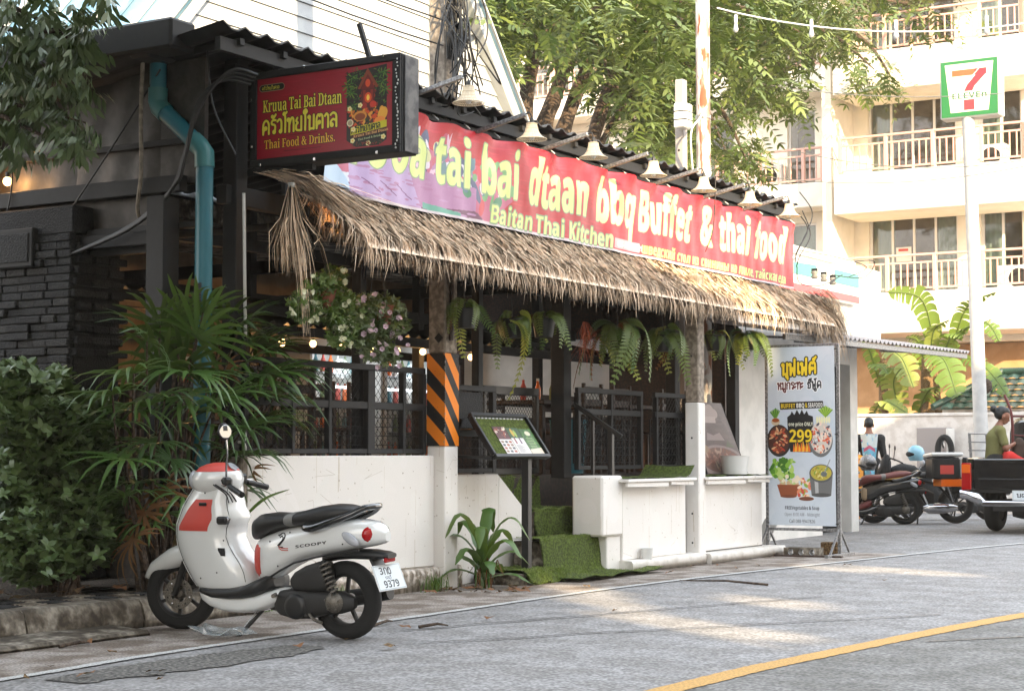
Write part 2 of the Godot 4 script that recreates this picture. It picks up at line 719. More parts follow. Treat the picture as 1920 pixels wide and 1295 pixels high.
func materials() -> void:
	# road and ground
	var asphalt := mottled("asphalt", Color(0.41, 0.405, 0.405), Color(0.62, 0.615, 0.615), 4.3, 0.9, 0.3, 0.15, true, 4, 2, 0.25, 0.75)
	asphalt.albedo_texture.noise.noise_type = FastNoiseLite.TYPE_VALUE
	asphalt.albedo_texture.width = 1024
	asphalt.albedo_texture.height = 1024
	blotched(asphalt, Color(0.90, 0.895, 0.89), Color(1, 1, 1), 5.0, 0.02, 12)
	var lane := mottled("asphalt_far_lane", Color(0.34, 0.335, 0.33), Color(0.53, 0.525, 0.515), 4.3, 0.92, 0.3, 0.15, true, 7, 2, 0.25, 0.75)
	lane.albedo_texture.noise.noise_type = FastNoiseLite.TYPE_VALUE
	lane.albedo_texture.width = 1024
	lane.albedo_texture.height = 1024
	blotched(lane, Color(0.88, 0.88, 0.87), Color(1, 1, 1), 5.0, 0.02, 13)
	var shoulder := mottled("road_edge_concrete", Color(0.48, 0.45, 0.43), Color(0.66, 0.63, 0.60), 0.7, 0.95, 0.06, 0.2, true, 5, 4)
	blotched(shoulder, Color(0.72, 0.68, 0.64), Color(1, 1, 1), 3.0, 0.012, 15)
	var conc := mottled("concrete", Color(0.42, 0.39, 0.35), Color(0.60, 0.57, 0.52), 0.9, 0.95, 0.03, 0.3, true, 6, 5)
	blotched(conc, Color(0.55, 0.52, 0.48), Color(1, 1, 1), 1.6, 0.012, 17)
	mottled("soil", Color(0.16, 0.13, 0.10), Color(0.30, 0.25, 0.20), 0.6, 1.0, 0.04, 0.8, true, 8, 5)
	mottled("worn_white_line", Color(0.52, 0.52, 0.52), Color(0.74, 0.74, 0.73), 0.5, 0.8, 0.05, 0.1, true, 9, 4, 0.25, 0.5)
	mottled("yellow_line", Color(0.62, 0.48, 0.25), Color(0.75, 0.58, 0.30), 0.6, 0.75, 0.05, 0.1, true, 10, 4)
	# restaurant
	var white := mottled("white_wall_paint", Color(0.872, 0.856, 0.836), Color(0.885, 0.87, 0.852), 3.4, 0.8, 0.012, 0.0, true, 11, 5)
	white.albedo_texture = ImageTexture.create_from_image(plaster_print())
	mottled("footing_paint", Color(0.74, 0.72, 0.69), Color(0.84, 0.825, 0.80), 1.5, 0.9, 0.012, 0.1, true, 65, 5)
	mottled("tar", Color(0.20, 0.195, 0.19), Color(0.46, 0.45, 0.43), 1.1, 0.9, 0.06, 0.3, true, 66, 4)
	plain("cabinet_grey", Color(0.60, 0.57, 0.56), 0.6)
	var plinth := mottled("bare_plinth", Color(0.60, 0.57, 0.53), Color(0.84, 0.81, 0.78), 0.8, 0.95, 0.02, 0.15, true, 12, 5, 0.35, 0.62)
	blotched(plinth, Color(0.75, 0.72, 0.68), Color(1, 1, 1), 0.7, 0.02, 20)
	mottled("pole_concrete", Color(0.44, 0.40, 0.36), Color(0.60, 0.56, 0.51), 0.8, 0.95, 0.02, 0.2, true, 13, 5)
	plain("black_steel", Color(0.045, 0.05, 0.06), 0.4)
	mottled("dark_steel", Color(0.035, 0.04, 0.05), Color(0.07, 0.07, 0.08), 0.9, 0.7, 0.02, 0.0, true, 14, 4)
	mottled("grey_steel", Color(0.42, 0.42, 0.43), Color(0.60, 0.60, 0.60), 0.5, 0.45, 0.03, 0.0, true, 15, 4).metallic = 0.6
	mottled("corrugated_dark", Color(0.07, 0.075, 0.085), Color(0.14, 0.14, 0.15), 1.5, 0.6, 0.02, 0.0, true, 16, 4)
	var tarp := mottled("tarp_grey", Color(0.20, 0.185, 0.175), Color(0.26, 0.24, 0.225), 1.4, 0.55, 0.012, 0.0, true, 17, 5)
	blotched(tarp, Color(0.8, 0.78, 0.75), Color(1, 1, 1), 0.9, 0.015, 22)
	mottled("slate", Color(0.07, 0.075, 0.085), Color(0.14, 0.14, 0.145), 0.35, 0.8, 0.03, 0.5, true, 18, 5)
	mottled("slate_pale", Color(0.10, 0.10, 0.105), Color(0.20, 0.195, 0.19), 0.35, 0.8, 0.03, 0.5, true, 19, 5)
	mottled("slate_dark", Color(0.045, 0.05, 0.06), Color(0.10, 0.10, 0.11), 0.35, 0.8, 0.03, 0.5, true, 20, 5)
	plain("pipe_blue", Color(0.12, 0.40, 0.46), 0.4)
	plain("pipe_joint", Color(0.22, 0.45, 0.46), 0.45)
	plain("white_plastic", Color(0.82, 0.82, 0.81), 0.4)
	plain("black_plastic", Color(0.055, 0.056, 0.06), 0.45)
	plain("black_cable", Color(0.05, 0.05, 0.055), 0.5)
	plain("grey_cable", Color(0.45, 0.45, 0.44), 0.6)
	mottled("dark_wood", Color(0.12, 0.07, 0.045), Color(0.24, 0.14, 0.09), 0.7, 0.55, 0.03, 0.0, true, 21, 4)
	mottled("beige_wall", Color(0.50, 0.42, 0.33), Color(0.58, 0.50, 0.40), 2.0, 0.85, 0.012, 0.0, true, 22, 4)
	mottled("cream_wall", Color(0.84, 0.78, 0.69), Color(0.88, 0.82, 0.74), 2.5, 0.85, 0.012, 0.0, true, 23, 4)
	mottled("floor_tile", Color(0.13, 0.10, 0.085), Color(0.22, 0.17, 0.14), 1.0, 0.5, 0.03, 0.0, true, 24, 4)
	var turf := mottled("turf", Color(0.30, 0.38, 0.12), Color(0.54, 0.61, 0.27), 0.28, 0.95, 0.11, 0.9, true, 25, 3, 0.3, 0.7)
	blotched(turf, Color(0.66, 0.66, 0.6), Color(1, 1, 1), 0.6, 0.03, 24)
	plain("orange_paint", Color(0.92, 0.52, 0.06), 0.6)
	mottled("straw", Color(0.98, 0.86, 0.74), Color(1.0, 0.93, 0.84), 0.5, 0.9, 0.03, 0.0, true, 26, 4).vertex_color_use_as_albedo = true
	var wick := plain("wicker", Color(0.86, 0.79, 0.68), 0.8)
	wick.cull_mode = BaseMaterial3D.CULL_DISABLED
	var glow := plain("bulb_glow", Color(1, 0.9, 0.7), 0.4)
	glow.emission_enabled = true
	glow.emission = Color(1.0, 0.78, 0.5)
	glow.emission_energy_multiplier = 3.0
	var tube := plain("tube_glow", Color(1, 1, 1), 0.4)
	tube.emission_enabled = true
	tube.emission = Color(0.95, 0.98, 1.0)
	tube.emission_energy_multiplier = 1.6
	# glass
	var pane := plain("pane", Color(0.85, 0.93, 0.92, 0.12), 0.06)
	pane.transparency = BaseMaterial3D.TRANSPARENCY_ALPHA
	var film := plain("clear_plastic", Color(0.9, 0.95, 0.97, 0.2), 0.12)
	film.transparency = BaseMaterial3D.TRANSPARENCY_ALPHA
	# scooters and vehicles
	for q in [["paint_white", Color(0.83, 0.835, 0.83)], ["paint_black", Color(0.03, 0.03, 0.035)], ["paint_truck", Color(0.045, 0.05, 0.058)]]:
		var m := plain(q[0], q[1], 0.2)
		m.clearcoat_enabled = true
		m.clearcoat = 1.0
		m.clearcoat_roughness = 0.06
	plain("coral", Color(0.74, 0.26, 0.22), 0.5)
	plain("maroon", Color(0.36, 0.12, 0.11), 0.5)
	plain("beige_plastic", Color(0.66, 0.58, 0.48), 0.4)
	mottled("rubber", Color(0.05, 0.05, 0.052), Color(0.10, 0.10, 0.10), 0.2, 0.85, 0.05, 0.1, false, 27, 3)
	plain("vinyl_black", Color(0.06, 0.06, 0.062), 0.5)
	plain("vinyl_grey", Color(0.42, 0.42, 0.41), 0.55)
	plain("red_lens", Color(0.62, 0.03, 0.05), 0.12)
	plain("clear_lens", Color(0.62, 0.63, 0.65), 0.12)
	plain("engine_dark", Color(0.10, 0.095, 0.09), 0.6)
	mottled("engine_metal", Color(0.30, 0.28, 0.25), Color(0.50, 0.48, 0.45), 0.15, 0.5, 0.04, 0.0, false, 28, 4).metallic = 0.7
	plain("chrome", Color(0.75, 0.75, 0.76), 0.15, 1.0)
	plain("mirror", Color(0.92, 0.92, 0.92), 0.03, 1.0)
	plain("amber_lens", Color(0.85, 0.38, 0.05), 0.2)
	plain("helmet_blue", Color(0.50, 0.68, 0.76), 0.25)
	plain("bin_yellow", Color(0.85, 0.55, 0.10), 0.5)
	plain("skin", Color(0.50, 0.33, 0.25), 0.6)
	plain("lips", Color(0.42, 0.20, 0.18), 0.5)
	plain("hair", Color(0.04, 0.035, 0.035), 0.5)
	mottled("olive_shirt", Color(0.38, 0.38, 0.22), Color(0.46, 0.45, 0.27), 0.25, 0.9, 0.03, 0.0, true, 62, 4)
	mottled("dark_cloth", Color(0.08, 0.08, 0.085), Color(0.14, 0.14, 0.14), 0.25, 0.9, 0.03, 0.0, true, 63, 4)
	plain("red_cloth", Color(0.72, 0.14, 0.12), 0.85)
	mottled("bag_brown", Color(0.16, 0.11, 0.08), Color(0.28, 0.20, 0.15), 0.2, 0.85, 0.03, 0.0, true, 64, 4)
	# planting
	mottled("bark", Color(0.20, 0.16, 0.13), Color(0.36, 0.30, 0.25), 0.7, 0.95, 0.03, 1.2, true, 29, 5)
	mottled("dry_sheath", Color(0.30, 0.22, 0.14), Color(0.52, 0.42, 0.28), 0.4, 0.95, 0.03, 0.8, true, 59, 4)
	leafy("leaf_tree", Color(1, 1, 1), 0.6, 0.5, true)
	leafy("leaf_dark", Color(1, 1, 1), 0.25, 0.45, true)
	leafy("leaf_palm", Color(0.17, 0.27, 0.11), 0.25, 0.4)
	leafy("leaf_palm_b", Color(0.26, 0.38, 0.16), 0.25, 0.4)
	leafy("leaf_dead", Color(0.46, 0.30, 0.18), 0.2, 0.8)
	leafy("leaf_fern", Color(0.31, 0.38, 0.15), 0.35, 0.55)
	leafy("leaf_fern_pale", Color(0.56, 0.58, 0.24), 0.4, 0.5)
	plain("terracotta", Color(0.45, 0.24, 0.16), 0.8)
	plain("red_roots", Color(0.75, 0.40, 0.28), 0.9).vertex_color_use_as_albedo = true
	var rust := mottled("rust_paint", Color(0.48, 0.30, 0.20), Color(0.74, 0.73, 0.72), 1.3, 0.75, 0.012, 0.0, true, 60, 5, 0.36, 0.46)
	rust.uv1_scale = Vector3(1.6, 0.35, 1.6)
	mottled("mast_grey", Color(0.66, 0.66, 0.66), Color(0.71, 0.71, 0.705), 2.5, 0.5, 0.02, 0.0, true, 61, 4)
	leafy("leaf_banana", Color(0.34, 0.43, 0.17), 0.4, 0.4)
	leafy("leaf_banana_pale", Color(0.46, 0.50, 0.24), 0.4, 0.45)
	leafy("leaf_lily", Color(0.27, 0.38, 0.14), 0.35, 0.5)
	leafy("petal_white", Color(0.86, 0.86, 0.76), 0.3, 0.7)
	leafy("petal_pink", Color(0.80, 0.70, 0.76), 0.3, 0.7)

# painted plaster with drips, specks and scratches
func plaster_print() -> Image:
	var p := sheet(1024, 1024, Color(0.872, 0.858, 0.838))
	var k := RandomNumberGenerator.new()
	k.seed = 14
	for i in 260:
		p.ell(k.randf() * 1024, k.randf() * 1024, k.randf_range(15, 70), k.randf_range(10, 40), Color(0.866, 0.851, 0.830).lerp(Color(0.884, 0.870, 0.853), k.randf()), k.randf() * 3)
	for i in 70:
		var x := k.randf() * 1024
		var y := k.randf() * 1024
		var l := k.randf_range(12, 110)
		p.stroke(PackedVector2Array([Vector2(x, y), Vector2(x + k.randf_range(-2, 2), y + l)]), k.randf_range(1, 3), Color(0.74, 0.70, 0.64).lerp(Color(0.85, 0.83, 0.80), k.randf()))
	for i in 420:
		p.ell(k.randf() * 1024, k.randf() * 1024, k.randf_range(0.8, 2.4), k.randf_range(0.8, 2.6), Color(0.55, 0.50, 0.44).lerp(Color(0.80, 0.77, 0.73), k.randf()))
	for i in 40:
		var q := Vector2(k.randf(), k.randf()) * 1024
		p.stroke(PackedVector2Array([q, q + Vector2(k.randf_range(-40, 40), k.randf_range(-14, 14)), q + Vector2(k.randf_range(-50, 50), k.randf_range(-40, 40))]), 1.0, Color(0.74, 0.71, 0.67))
	return p.im

func ground_and_road() -> void:
	var g := mb()
	g.quad(V(-400, -0.06, 400), V(-400, -0.06, -400), V(400, -0.06, -400), V(400, -0.06, 400))
	setting("ground", g, M.soil)
	# road: one asphalt sheet from the kerb to the houses opposite, and past the bend in front of the store
	g = mb()
	g.quad(V(-40, 0, 9), V(-40, 0, -13.5), V(60, 0, -13.5), V(60, 0, 9))
	setting("road", g, M.asphalt)
	# the darker lane past the yellow line
	var yl := [V(2, 0, -3.86), V(7.7, 0, -3.80), V(9.4, 0, -3.72), V(12.6, 0, -3.38), V(17, 0, -2.6), V(24, 0, -0.9), V(32, 0, 1.6)]
	yl = curve(yl, 40)
	g = mb()
	var rows := []
	for p in yl:
		rows.append(PackedVector3Array([p + V(0, 0.004, 0.02), V(p.x, 0.004, 8.9)]))
	g.grid(rows, false, false)
	setting("road_lane", g, M.asphalt_far_lane)
	ribbon("yellow_road_line", yl, 0.085, 0.008, M.yellow_line, 0.012)
	# white edge line, bending away with the road
	var wl := [V(3, 0, -6.72), V(6.3, 0, -6.85), V(7.6, 0, -6.96), V(9.95, 0, -6.99), V(13.7, 0, -7.0), V(17.9, 0, -6.62), V(22.4, 0, -6.05), V(30, 0, -4.6)]
	wl = curve(wl, 40)
	# dusty strip between the line and the kerb
	g = mb()
	rows = []
	for p in wl:
		if p.x < 19.5:
			rows.append(PackedVector3Array([V(p.x, 0.004, -8.6), p + V(0, 0.004, 0.0)]))
	g.grid(rows, false, false)
	setting("road_shoulder", g, M.road_edge_concrete)
	ribbon("white_road_line", wl, 0.045, 0.008, M.worn_white_line, 0.012)
	# patched tar seam and dark repair beside the drain
	g = mb()
	rows = []
	for i in 26:
		var u := i / 25.0
		var wid := 0.22 * pow(sin(PI * clampf(u, 0.02, 0.98)), 0.22)
		rows.append(PackedVector3Array([V(6.45 + u * 1.95, 0.006, -6.55 + u * 0.08 - wid + rng.randf_range(-.03, .03)), V(6.45 + u * 1.95, 0.006, -6.55 + u * 0.08 + wid + rng.randf_range(-.05, .05))]))
	g.grid(rows, false, false)
	setting("road_tar_patch", g, M.tar)
	for s in [[V(8.9, 0, -5.98), V(12.3, 0, -3.9), 0.012], [V(9.4, 0, -6.5), V(13.4, 0, -5.2), 0.012], [V(10.5, 0, -3.4), V(14.0, 0, -0.6), 0.014]]:
		var pts := []
		for i in 14:
			var t := i / 13.0
			pts.append(s[0].lerp(s[1], t) + V(rng.randf_range(-.03, .03), 0, rng.randf_range(-.03, .03)))
		ribbon("road_crack", pts, s[2], 0.0095, M.black_plastic)
	# kerb: sloping gutter lip and kerb blocks with joints
	var kb: Node3D = thing("kerb", "weathered concrete kerb along the planted pavement behind the white scooter", "kerb", V(0, 0, 0))
	var x := 3.6
	while x < 9.9:
		var l := 1.02
		if x + l > 9.9:
			l = 9.9 - x
		g = mb()
		var prof := [Vector2(-8.09, 0.0), Vector2(-8.09, 0.07), Vector2(-8.12, 0.165), Vector2(-8.15, 0.195), Vector2(-8.30, 0.2), Vector2(-8.30, 0.0)]
		kerb_piece(g, prof, x + 0.006, x + l - 0.006, 0.012)
		obj("kerb_block", g, M.concrete, kb)
		x += l
	x = 3.4
	while x < 8.3:
		g = mb()
		kerb_piece(g, [Vector2(-7.72, 0.0), Vector2(-7.745, 0.035), Vector2(-8.06, 0.062), Vector2(-8.08, 0.0)], x + 0.004, minf(x + 1.66, 8.36) - 0.004, 0.014)
		obj("gutter_lip", g, M.concrete, kb)
		x += 1.66
	# pavement with grooved blocks, and the planting strip
	g = mb()
	g.quad(V(2, 0.18, -8.3), V(2, 0.18, -9.0), V(9.95, 0.18, -9.0), V(9.95, 0.18, -8.3))
	var pv: Node3D = setting("pavement", g, M.concrete)
	for i in 22:
		var bx := 5.2 + i * 0.21
		if bx > 9.3:
			break
		for k in 2:
			g = mb()
			for j in 4:
				g.box(V(bx + 0.09, 0.187, -8.37 - k * 0.2 - j * 0.043), V(0.165, 0.014, 0.026), 0.004)
			obj("grooved_block", g, M.slate if (i + k) % 2 == 0 else M.concrete, pv)
	g = mb()
	rows = []
	for i in 30:
		var r := PackedVector3Array()
		for j in 14:
			r.append(V(2 + i * 0.275, 0.19 + 0.03 * sin(i * 1.3 + j) * cos(j * 2.1) + rng.randf() * 0.03, -8.72 - j * 0.13))
		rows.append(r)
	g.grid(rows, false, false)
	setting("planting_bed", g, M.soil)

func kerb_piece(g: MB, prof: Array, x0: float, x1: float, wear: float) -> void:
	var rows := []
	var k := 7
	for i in k:
		var t := float(i) / (k - 1)
		var r := PackedVector3Array()
		for q in prof:
			r.append(V(lerpf(x0, x1, t), q.y - (rng.randf() * wear if q.y > 0.05 else 0.0), q.x + rng.randf_range(-wear, wear) * 0.5))
		rows.append(r)
	g.grid(rows, true, true)

func ribbon(called: String, pts: Array, half: float, y: float, mat: Material, ragged := 0.0) -> MeshInstance3D:
	var g := mb()
	var rows := []
	for i in pts.size():
		var d: Vector3 = (pts[mini(i + 1, pts.size() - 1)] - pts[maxi(i - 1, 0)]).normalized()
		var s := V(-d.z, 0, d.x)
		rows.append(PackedVector3Array([pts[i] + s * (half - rng.randf() * ragged) + V(0, y, 0), pts[i] - s * (half - rng.randf() * ragged) + V(0, y, 0)]))
	g.grid(rows, false, false)
	return setting(called, g, mat)

# houses and trees across the street, behind the camera: they keep the low sun off the restaurant front
func opposite_houses() -> void:
	var rows := [
		["tall cream shophouse across the street, opposite the planted pavement", -34.0, -10.2, 14.5],
		["cream shophouse across the street with a tree growing beside it", -10.0, -1.1, 14.2],
		["lower cream shophouse across the street, opposite the parked pickup", 7.2, 24.0, 11.4],
	]
	for r in rows:
		var t := thing("opposite_house", r[0], "house", V(r[1], 0, 9))
		var w: float = r[2] - r[1]
		var g := mb()
		g.bb(V(0, 0, 0), V(w, r[3], 3))
		obj("wall", g, M.cream_wall, t)
		g = mb()
		g.bb(V(-0.03, r[3], -0.2), V(w + 0.03, r[3] + 0.25, 3.1))
		obj("roof", g, M.concrete, t)
		for f in int(r[3] / 3.0):
			for k in int(w / 3.0):
				g = mb()
				g.bb(V(1.0 + k * 3.0, 1.0 + f * 3.0, -0.06), V(2.4 + k * 3.0, 2.4 + f * 3.0, -0.004))
				obj("window", g, M.black_steel, t)
	var tr := thing("shade_tree", "big leafy tree between the shophouses across the street", "tree", V(3.05, 0, 10.5))
	var g := mb()
	g.tube([V(0, 0, 0), V(0.1, 3, 0), V(-0.1, 6, 0.1), V(0, 11, 0)], [0.4, 0.33, 0.25, 0.08], 10)
	for k in 9:
		var y0 := 2.2 + k * 1.0
		g.tube([V(0, y0, 0), V(cos(k * 2.4) * 2.2, y0 + 0.9, sin(k * 2.4) * 1.1)], [0.13, 0.04], 6)
	obj("trunk", g, M.bark, tr)
	g = mb()
	leaf_blade(g, V(0, 0, 0), V(0.34, -0.05, 0), 0.11, V(0, 0, 1))
	leaf_blade(g, V(0.02, 0, 0.02), V(0.2, -0.02, 0.27), 0.1, V(1, 0, -0.6))
	leaf_blade(g, V(0.02, 0, -0.02), V(0.2, -0.08, -0.27), 0.1, V(1, 0, 0.6))
	# gaps in the crown, along the way of the sun to the light streaks on the road
	var el := deg_to_rad(22.0)
	var up := V(-0.56, 0, 0.83).normalized() * cos(el) + V(0, sin(el), 0)
	var gaps := []
	for q in [[1100, 1108, .2], [1180, 1160, .16], [1290, 1168, .22], [1200, 1200, .3], [1330, 1205, .18], [1130, 1128, .14], [1450, 1128, .2], [1720, 1072, .25], [1560, 1066, .2], [700, 1285, .3], [600, 1290, .2], [1420, 1185, .15]]:
		gaps.append([on_y(q[0], q[1]) - tr.position, q[2]])
	var places := []
	var cols := []
	for i in 11500:
		var p := V(rng.randf_range(-4.15, 4.15), rng.randf_range(1.2, 13.6), rng.randf_range(-1.6, 1.6))
		if p.y > 12.0 - maxf(p.x, -1.5) * 0.45:
			continue
		var open := false
		for h in gaps:
			var d: Vector3 = p - h[0]
			if (d - up * d.dot(up)).length() < h[1] + 0.22:
				open = true
		if open:
			continue
		places.append(Transform3D(Basis.from_euler(V(rng.randf() * TAU, rng.randf() * TAU, rng.randf() * TAU)), p))
		cols.append(Color(0.06, 0.10, 0.03))
	multi("crown", g.mesh(), M.leaf_tree, places, tr, cols)

# one pointed leaf from a to b
func leaf_blade(g: MB, a: Vector3, b: Vector3, half: float, across: Vector3, bend := 0.0) -> void:
	var m1 := a.lerp(b, 0.35) + V(0, bend, 0)
	var m2 := a.lerp(b, 0.7) + V(0, bend * 0.7, 0)
	g.strip([a, m1, m2, b], [half * 0.2, half, half * 0.75, 0.002], across)

# corrugated sheet between the lines a-b (low edge) and c-d (high edge); waves run up the slope
func corrugated(g: MB, a: Vector3, b: Vector3, c: Vector3, d: Vector3, wave := 0.2, amp := 0.025) -> void:
	var len_ := a.distance_to(b)
	var k := int(len_ / wave) * 6
	var nrm := (b - a).cross(c - a).normalized()
	if nrm.y < 0:
		nrm = -nrm
	var lo := PackedVector3Array()
	var hi := PackedVector3Array()
	for i in k + 1:
		var t := float(i) / k
		var h := nrm * amp * pow(0.5 + 0.5 * cos(TAU * t * len_ / wave), 2.0) * 2.0
		lo.append(a.lerp(b, t) + h)
		hi.append(c.lerp(d, t) + h)
	g.grid([lo, hi], false, false)
	var un := V(0, -0.012, 0)
	var lo2 := PackedVector3Array()
	var hi2 := PackedVector3Array()
	for i in lo.size():
		lo2.append(lo[i] + un)
		hi2.append(hi[i] + un)
	g.grid([hi2, lo2], false, false)
	g.grid([lo2, lo], false, false)

func restaurant_shell() -> void:
	# steel frame
	var t := thing("restaurant_frame", "dark steel frame of posts and beams carrying the restaurant roof", "building frame", V(0, 0, 0))
	var posts := [[10.02, -8.47, 0.13, 4.1], [9.55, -8.75, 0.17, 3.0], [11.62, -8.50, 0.09, 3.1], [13.62, -8.62, 0.08, 3.1], [15.05, -8.55, 0.15, 3.1], [17.55, -8.55, 0.12, 3.1], [19.5, -8.7, 0.12, 4.0],
		[9.6, -10.6, 0.1, 4.0], [13.0, -10.8, 0.1, 3.6], [16.0, -10.9, 0.1, 3.6], [12.4, -13.2, 0.12, 3.4], [18.6, -10.9, 0.1, 3.6], [14.5, -9.6, 0.1, 3.5]]
	for p in posts:
		var g := mb()
		g.bb(V(p[0] - p[2] / 2, 0.9 if p[1] < -8.5 else 0.2, p[1] - p[2] / 2), V(p[0] + p[2] / 2, p[3], p[1] + p[2] / 2), 0.006)
		obj("post", g, M.dark_steel, t)
	for b in [[V(9.9, 3.05, -8.5), V(19.8, 3.05, -8.5), .1, .14], [V(9.9, 3.95, -8.42), V(19.7, 3.95, -8.42), .08, .12], [V(9.6, 3.1, -8.6), V(9.6, 3.1, -12.8), .08, .12], [V(9.6, 2.72, -8.7), V(9.6, 2.72, -13.0), .06, .1],
			[V(9.7, 2.62, -10.9), V(19.5, 2.62, -10.9), .08, .12], [V(13.0, 2.9, -8.6), V(13.0, 2.9, -13), .08, .12], [V(16.0, 2.9, -8.6), V(16.0, 2.9, -13), .08, .12], [V(9.7, 2.9, -9.6), V(19.5, 2.9, -9.6), .06, .1], [V(9.7, 2.35, -12.6), V(19.5, 2.35, -12.6), .06, .1]]:
		var g := mb()
		g.bar(b[0], b[1], b[2], b[3], 0.004)
		obj("beam", g, M.dark_steel, t)
	# roofs
	t = thing("restaurant_roof", "dark corrugated roof above the red banner", "roof", V(0, 0, 0))
	var g := mb()
	corrugated(g, V(9.35, 4.13, -8.02), V(19.95, 4.13, -8.02), V(9.35, 3.66, -11.46), V(19.95, 3.66, -11.46), 0.24, 0.022)
	obj("roof_sheet", g, M.corrugated_dark, t)
	g = mb()
	g.bar(V(9.4, 4.03, -8.12), V(19.9, 4.03, -8.12), 0.05, 0.1, 0.003)
	obj("purlin", g, M.dark_steel, t)
	for i in 22:
		var x := 9.6 + i * 0.49
		g = mb()
		g.bar(V(x, 4.07, -8.06), V(x, 4.05, -8.5), 0.05, 0.05, 0.003)
		obj("rafter", g, M.dark_steel, t)
	# side gutter and grey side sheets
	t = thing("side_gutter", "dark sheet metal gutter at the top of the grey side screen", "gutter", V(0, 0, 0))
	g = mb()
	g.bb(V(9.28, 4.02, -13.0), V(9.55, 4.24, -8.45), 0.02)
	obj("trough", g, M.dark_steel, t)
	g = mb()
	g.box(V(9.5, 4.06, -8.82), V(0.3, 0.12, 0.2), 0.02)
	obj("outlet", g, M.corrugated_dark, t)
	t = thing("side_screen", "grey plastic sheets closing the upper side of the restaurant", "screen", V(0, 0, 0))
	for p in [[-8.9, -9.75], [-9.76, -10.7], [-10.71, -12.2]]:
		g = mb()
		var rows := []
		for i in 9:
			var r := PackedVector3Array()
			for j in 11:
				var z := lerpf(p[0], p[1], j / 10.0)
				r.append(V(9.68 + 0.012 * sin(j * 1.7 + i * 0.6) + 0.008 * cos(i * 2.1), 2.80 + i * 0.155, z))
			rows.append(r)
		g.grid(rows, false, false)
		obj("sheet", g, M.tarp_grey, t)
	g = mb()
	g.bb(V(9.66, 3.1, -8.88), V(9.70, 4.02, -8.46))
	obj("corner_sheet", g, M.tarp_grey, t)
	for y in [2.80, 3.42]:
		g = mb()
		g.bar(V(9.645, y, -8.5), V(9.645, y, -12.4), 0.04, 0.045, 0.004)
		obj("batten", g, M.dark_steel, t)
	# slate faced pillar, stone by stone
	t = thing("slate_pillar", "dark pillar faced with stacked slate stones behind the bushes", "pillar", V(9.5, 0, -9.6))
	g = mb()
	g.bb(V(0.03, 0.18, -1.6), V(0.5, 2.78, 0.0))
	obj("core", g, M.slate_dark, t)
	g = mb()
	g.bb(V(-0.02, 2.79, -1.62), V(0.52, 3.0, 0.02), 0.01)
	obj("coping", g, M.slate_dark, t)
	var y := 0.9
	var stones := []
	for k in 5:
		g = mb()
		g.box(V(0, 0, 0), V(0.07, 0.056, 0.14 + k * 0.03), 0.008)
		stones.append(g.mesh())
	var mats := [M.slate, M.slate_pale, M.slate_dark, M.slate]
	while y < 2.76:
		var z := -0.0
		while z > -1.35:
			var k := rng.randi() % 5
			var l := 0.14 + k * 0.03
			if z - l < -1.5:
				break
			obj("stone", stones[k], mats[rng.randi() % 4], t, Transform3D(Basis(), V(rng.randf_range(-0.012, 0.022), y + 0.03, z - l / 2)))
			z -= l + 0.004
		y += 0.061
	for r in 10:
		for k in 3:
			obj("stone", stones[rng.randi() % 4], mats[rng.randi() % 4], t, Transform3D(Basis(Vector3.UP, PI / 2), V(0.1 + k * 0.17, 1.9 + r * 0.088, rng.randf_range(0.0, 0.015))))
	# meter box above the pillar
	t = thing("wall_box", "grey metal box with a cable loop above the slate pillar", "box", V(9.45, 2.55, -10.15))
	g = mb()
	g.bb(V(-0.02, 0, -0.2), V(0.12, 0.3, 0.2), 0.01)
	obj("case", g, M.dark_steel, t)
	g = mb()
	g.bb(V(-0.03, 0.04, -0.16), V(-0.021, 0.26, 0.16), 0.004)
	obj("lid", g, M.slate, t)
	# blue drain pipe
	t = thing("drain_pipe", "turquoise plastic drain pipe with two bends at the building corner", "pipe", V(0, 0, 0))
	g = mb()
	g.tube([V(9.6, 4.05, -8.86), V(9.6, 3.74, -8.86)], 0.062, 14)
	obj("pipe_length", g, M.pipe_blue, t)
	g = mb()
	g.tube([V(9.6, 3.68, -8.84), V(9.62, 3.36, -8.47)], 0.064, 14)
	obj("pipe_length", g, M.pipe_blue, t)
	g = mb()
	g.tube([V(9.62, 3.27, -8.42), V(9.62, 0.25, -8.42)], 0.064, 14)
	obj("pipe_length", g, M.pipe_blue, t)
	for q in [[V(9.6, 3.82, -8.86), V(9.6, 3.72, -8.86), V(9.601, 3.68, -8.845), V(9.603, 3.63, -8.785)], [V(9.617, 3.41, -8.53), V(9.62, 3.355, -8.465), V(9.62, 3.31, -8.425), V(9.62, 3.2, -8.42)]]:
		g = mb()
		g.tube(q, 0.072, 14)
		obj("elbow", g, M.pipe_joint, t)
	g = mb()
	g.quad(V(9.552, 2.22, -8.45), V(9.552, 2.36, -8.45), V(9.552, 2.36, -8.38), V(9.552, 2.22, -8.38))
	obj("sticker", g, M.slate_pale, t)
	# small white conduit beside it
	t = thing("conduit", "thin white conduit hanging in front of the grey side screen", "conduit", V(0, 0, 0))
	g = mb()
	g.tube(curve([V(9.5, 4.0, -8.92), V(9.52, 3.6, -8.95), V(9.52, 3.2, -8.94), V(9.55, 2.95, -9.0), V(9.6, 2.86, -9.02)], 4), 0.016, 6)
	obj("tube", g, M.pole_concrete, t)
	tag(obj("thin_rod", mb().tube([V(9.95, 3.05, -8.33), V(10.02, 2.0, -8.36)], 0.013, 6), M.white_plastic), "thin white rod leaning against the dark corner post beside the blue pipe", "rod")

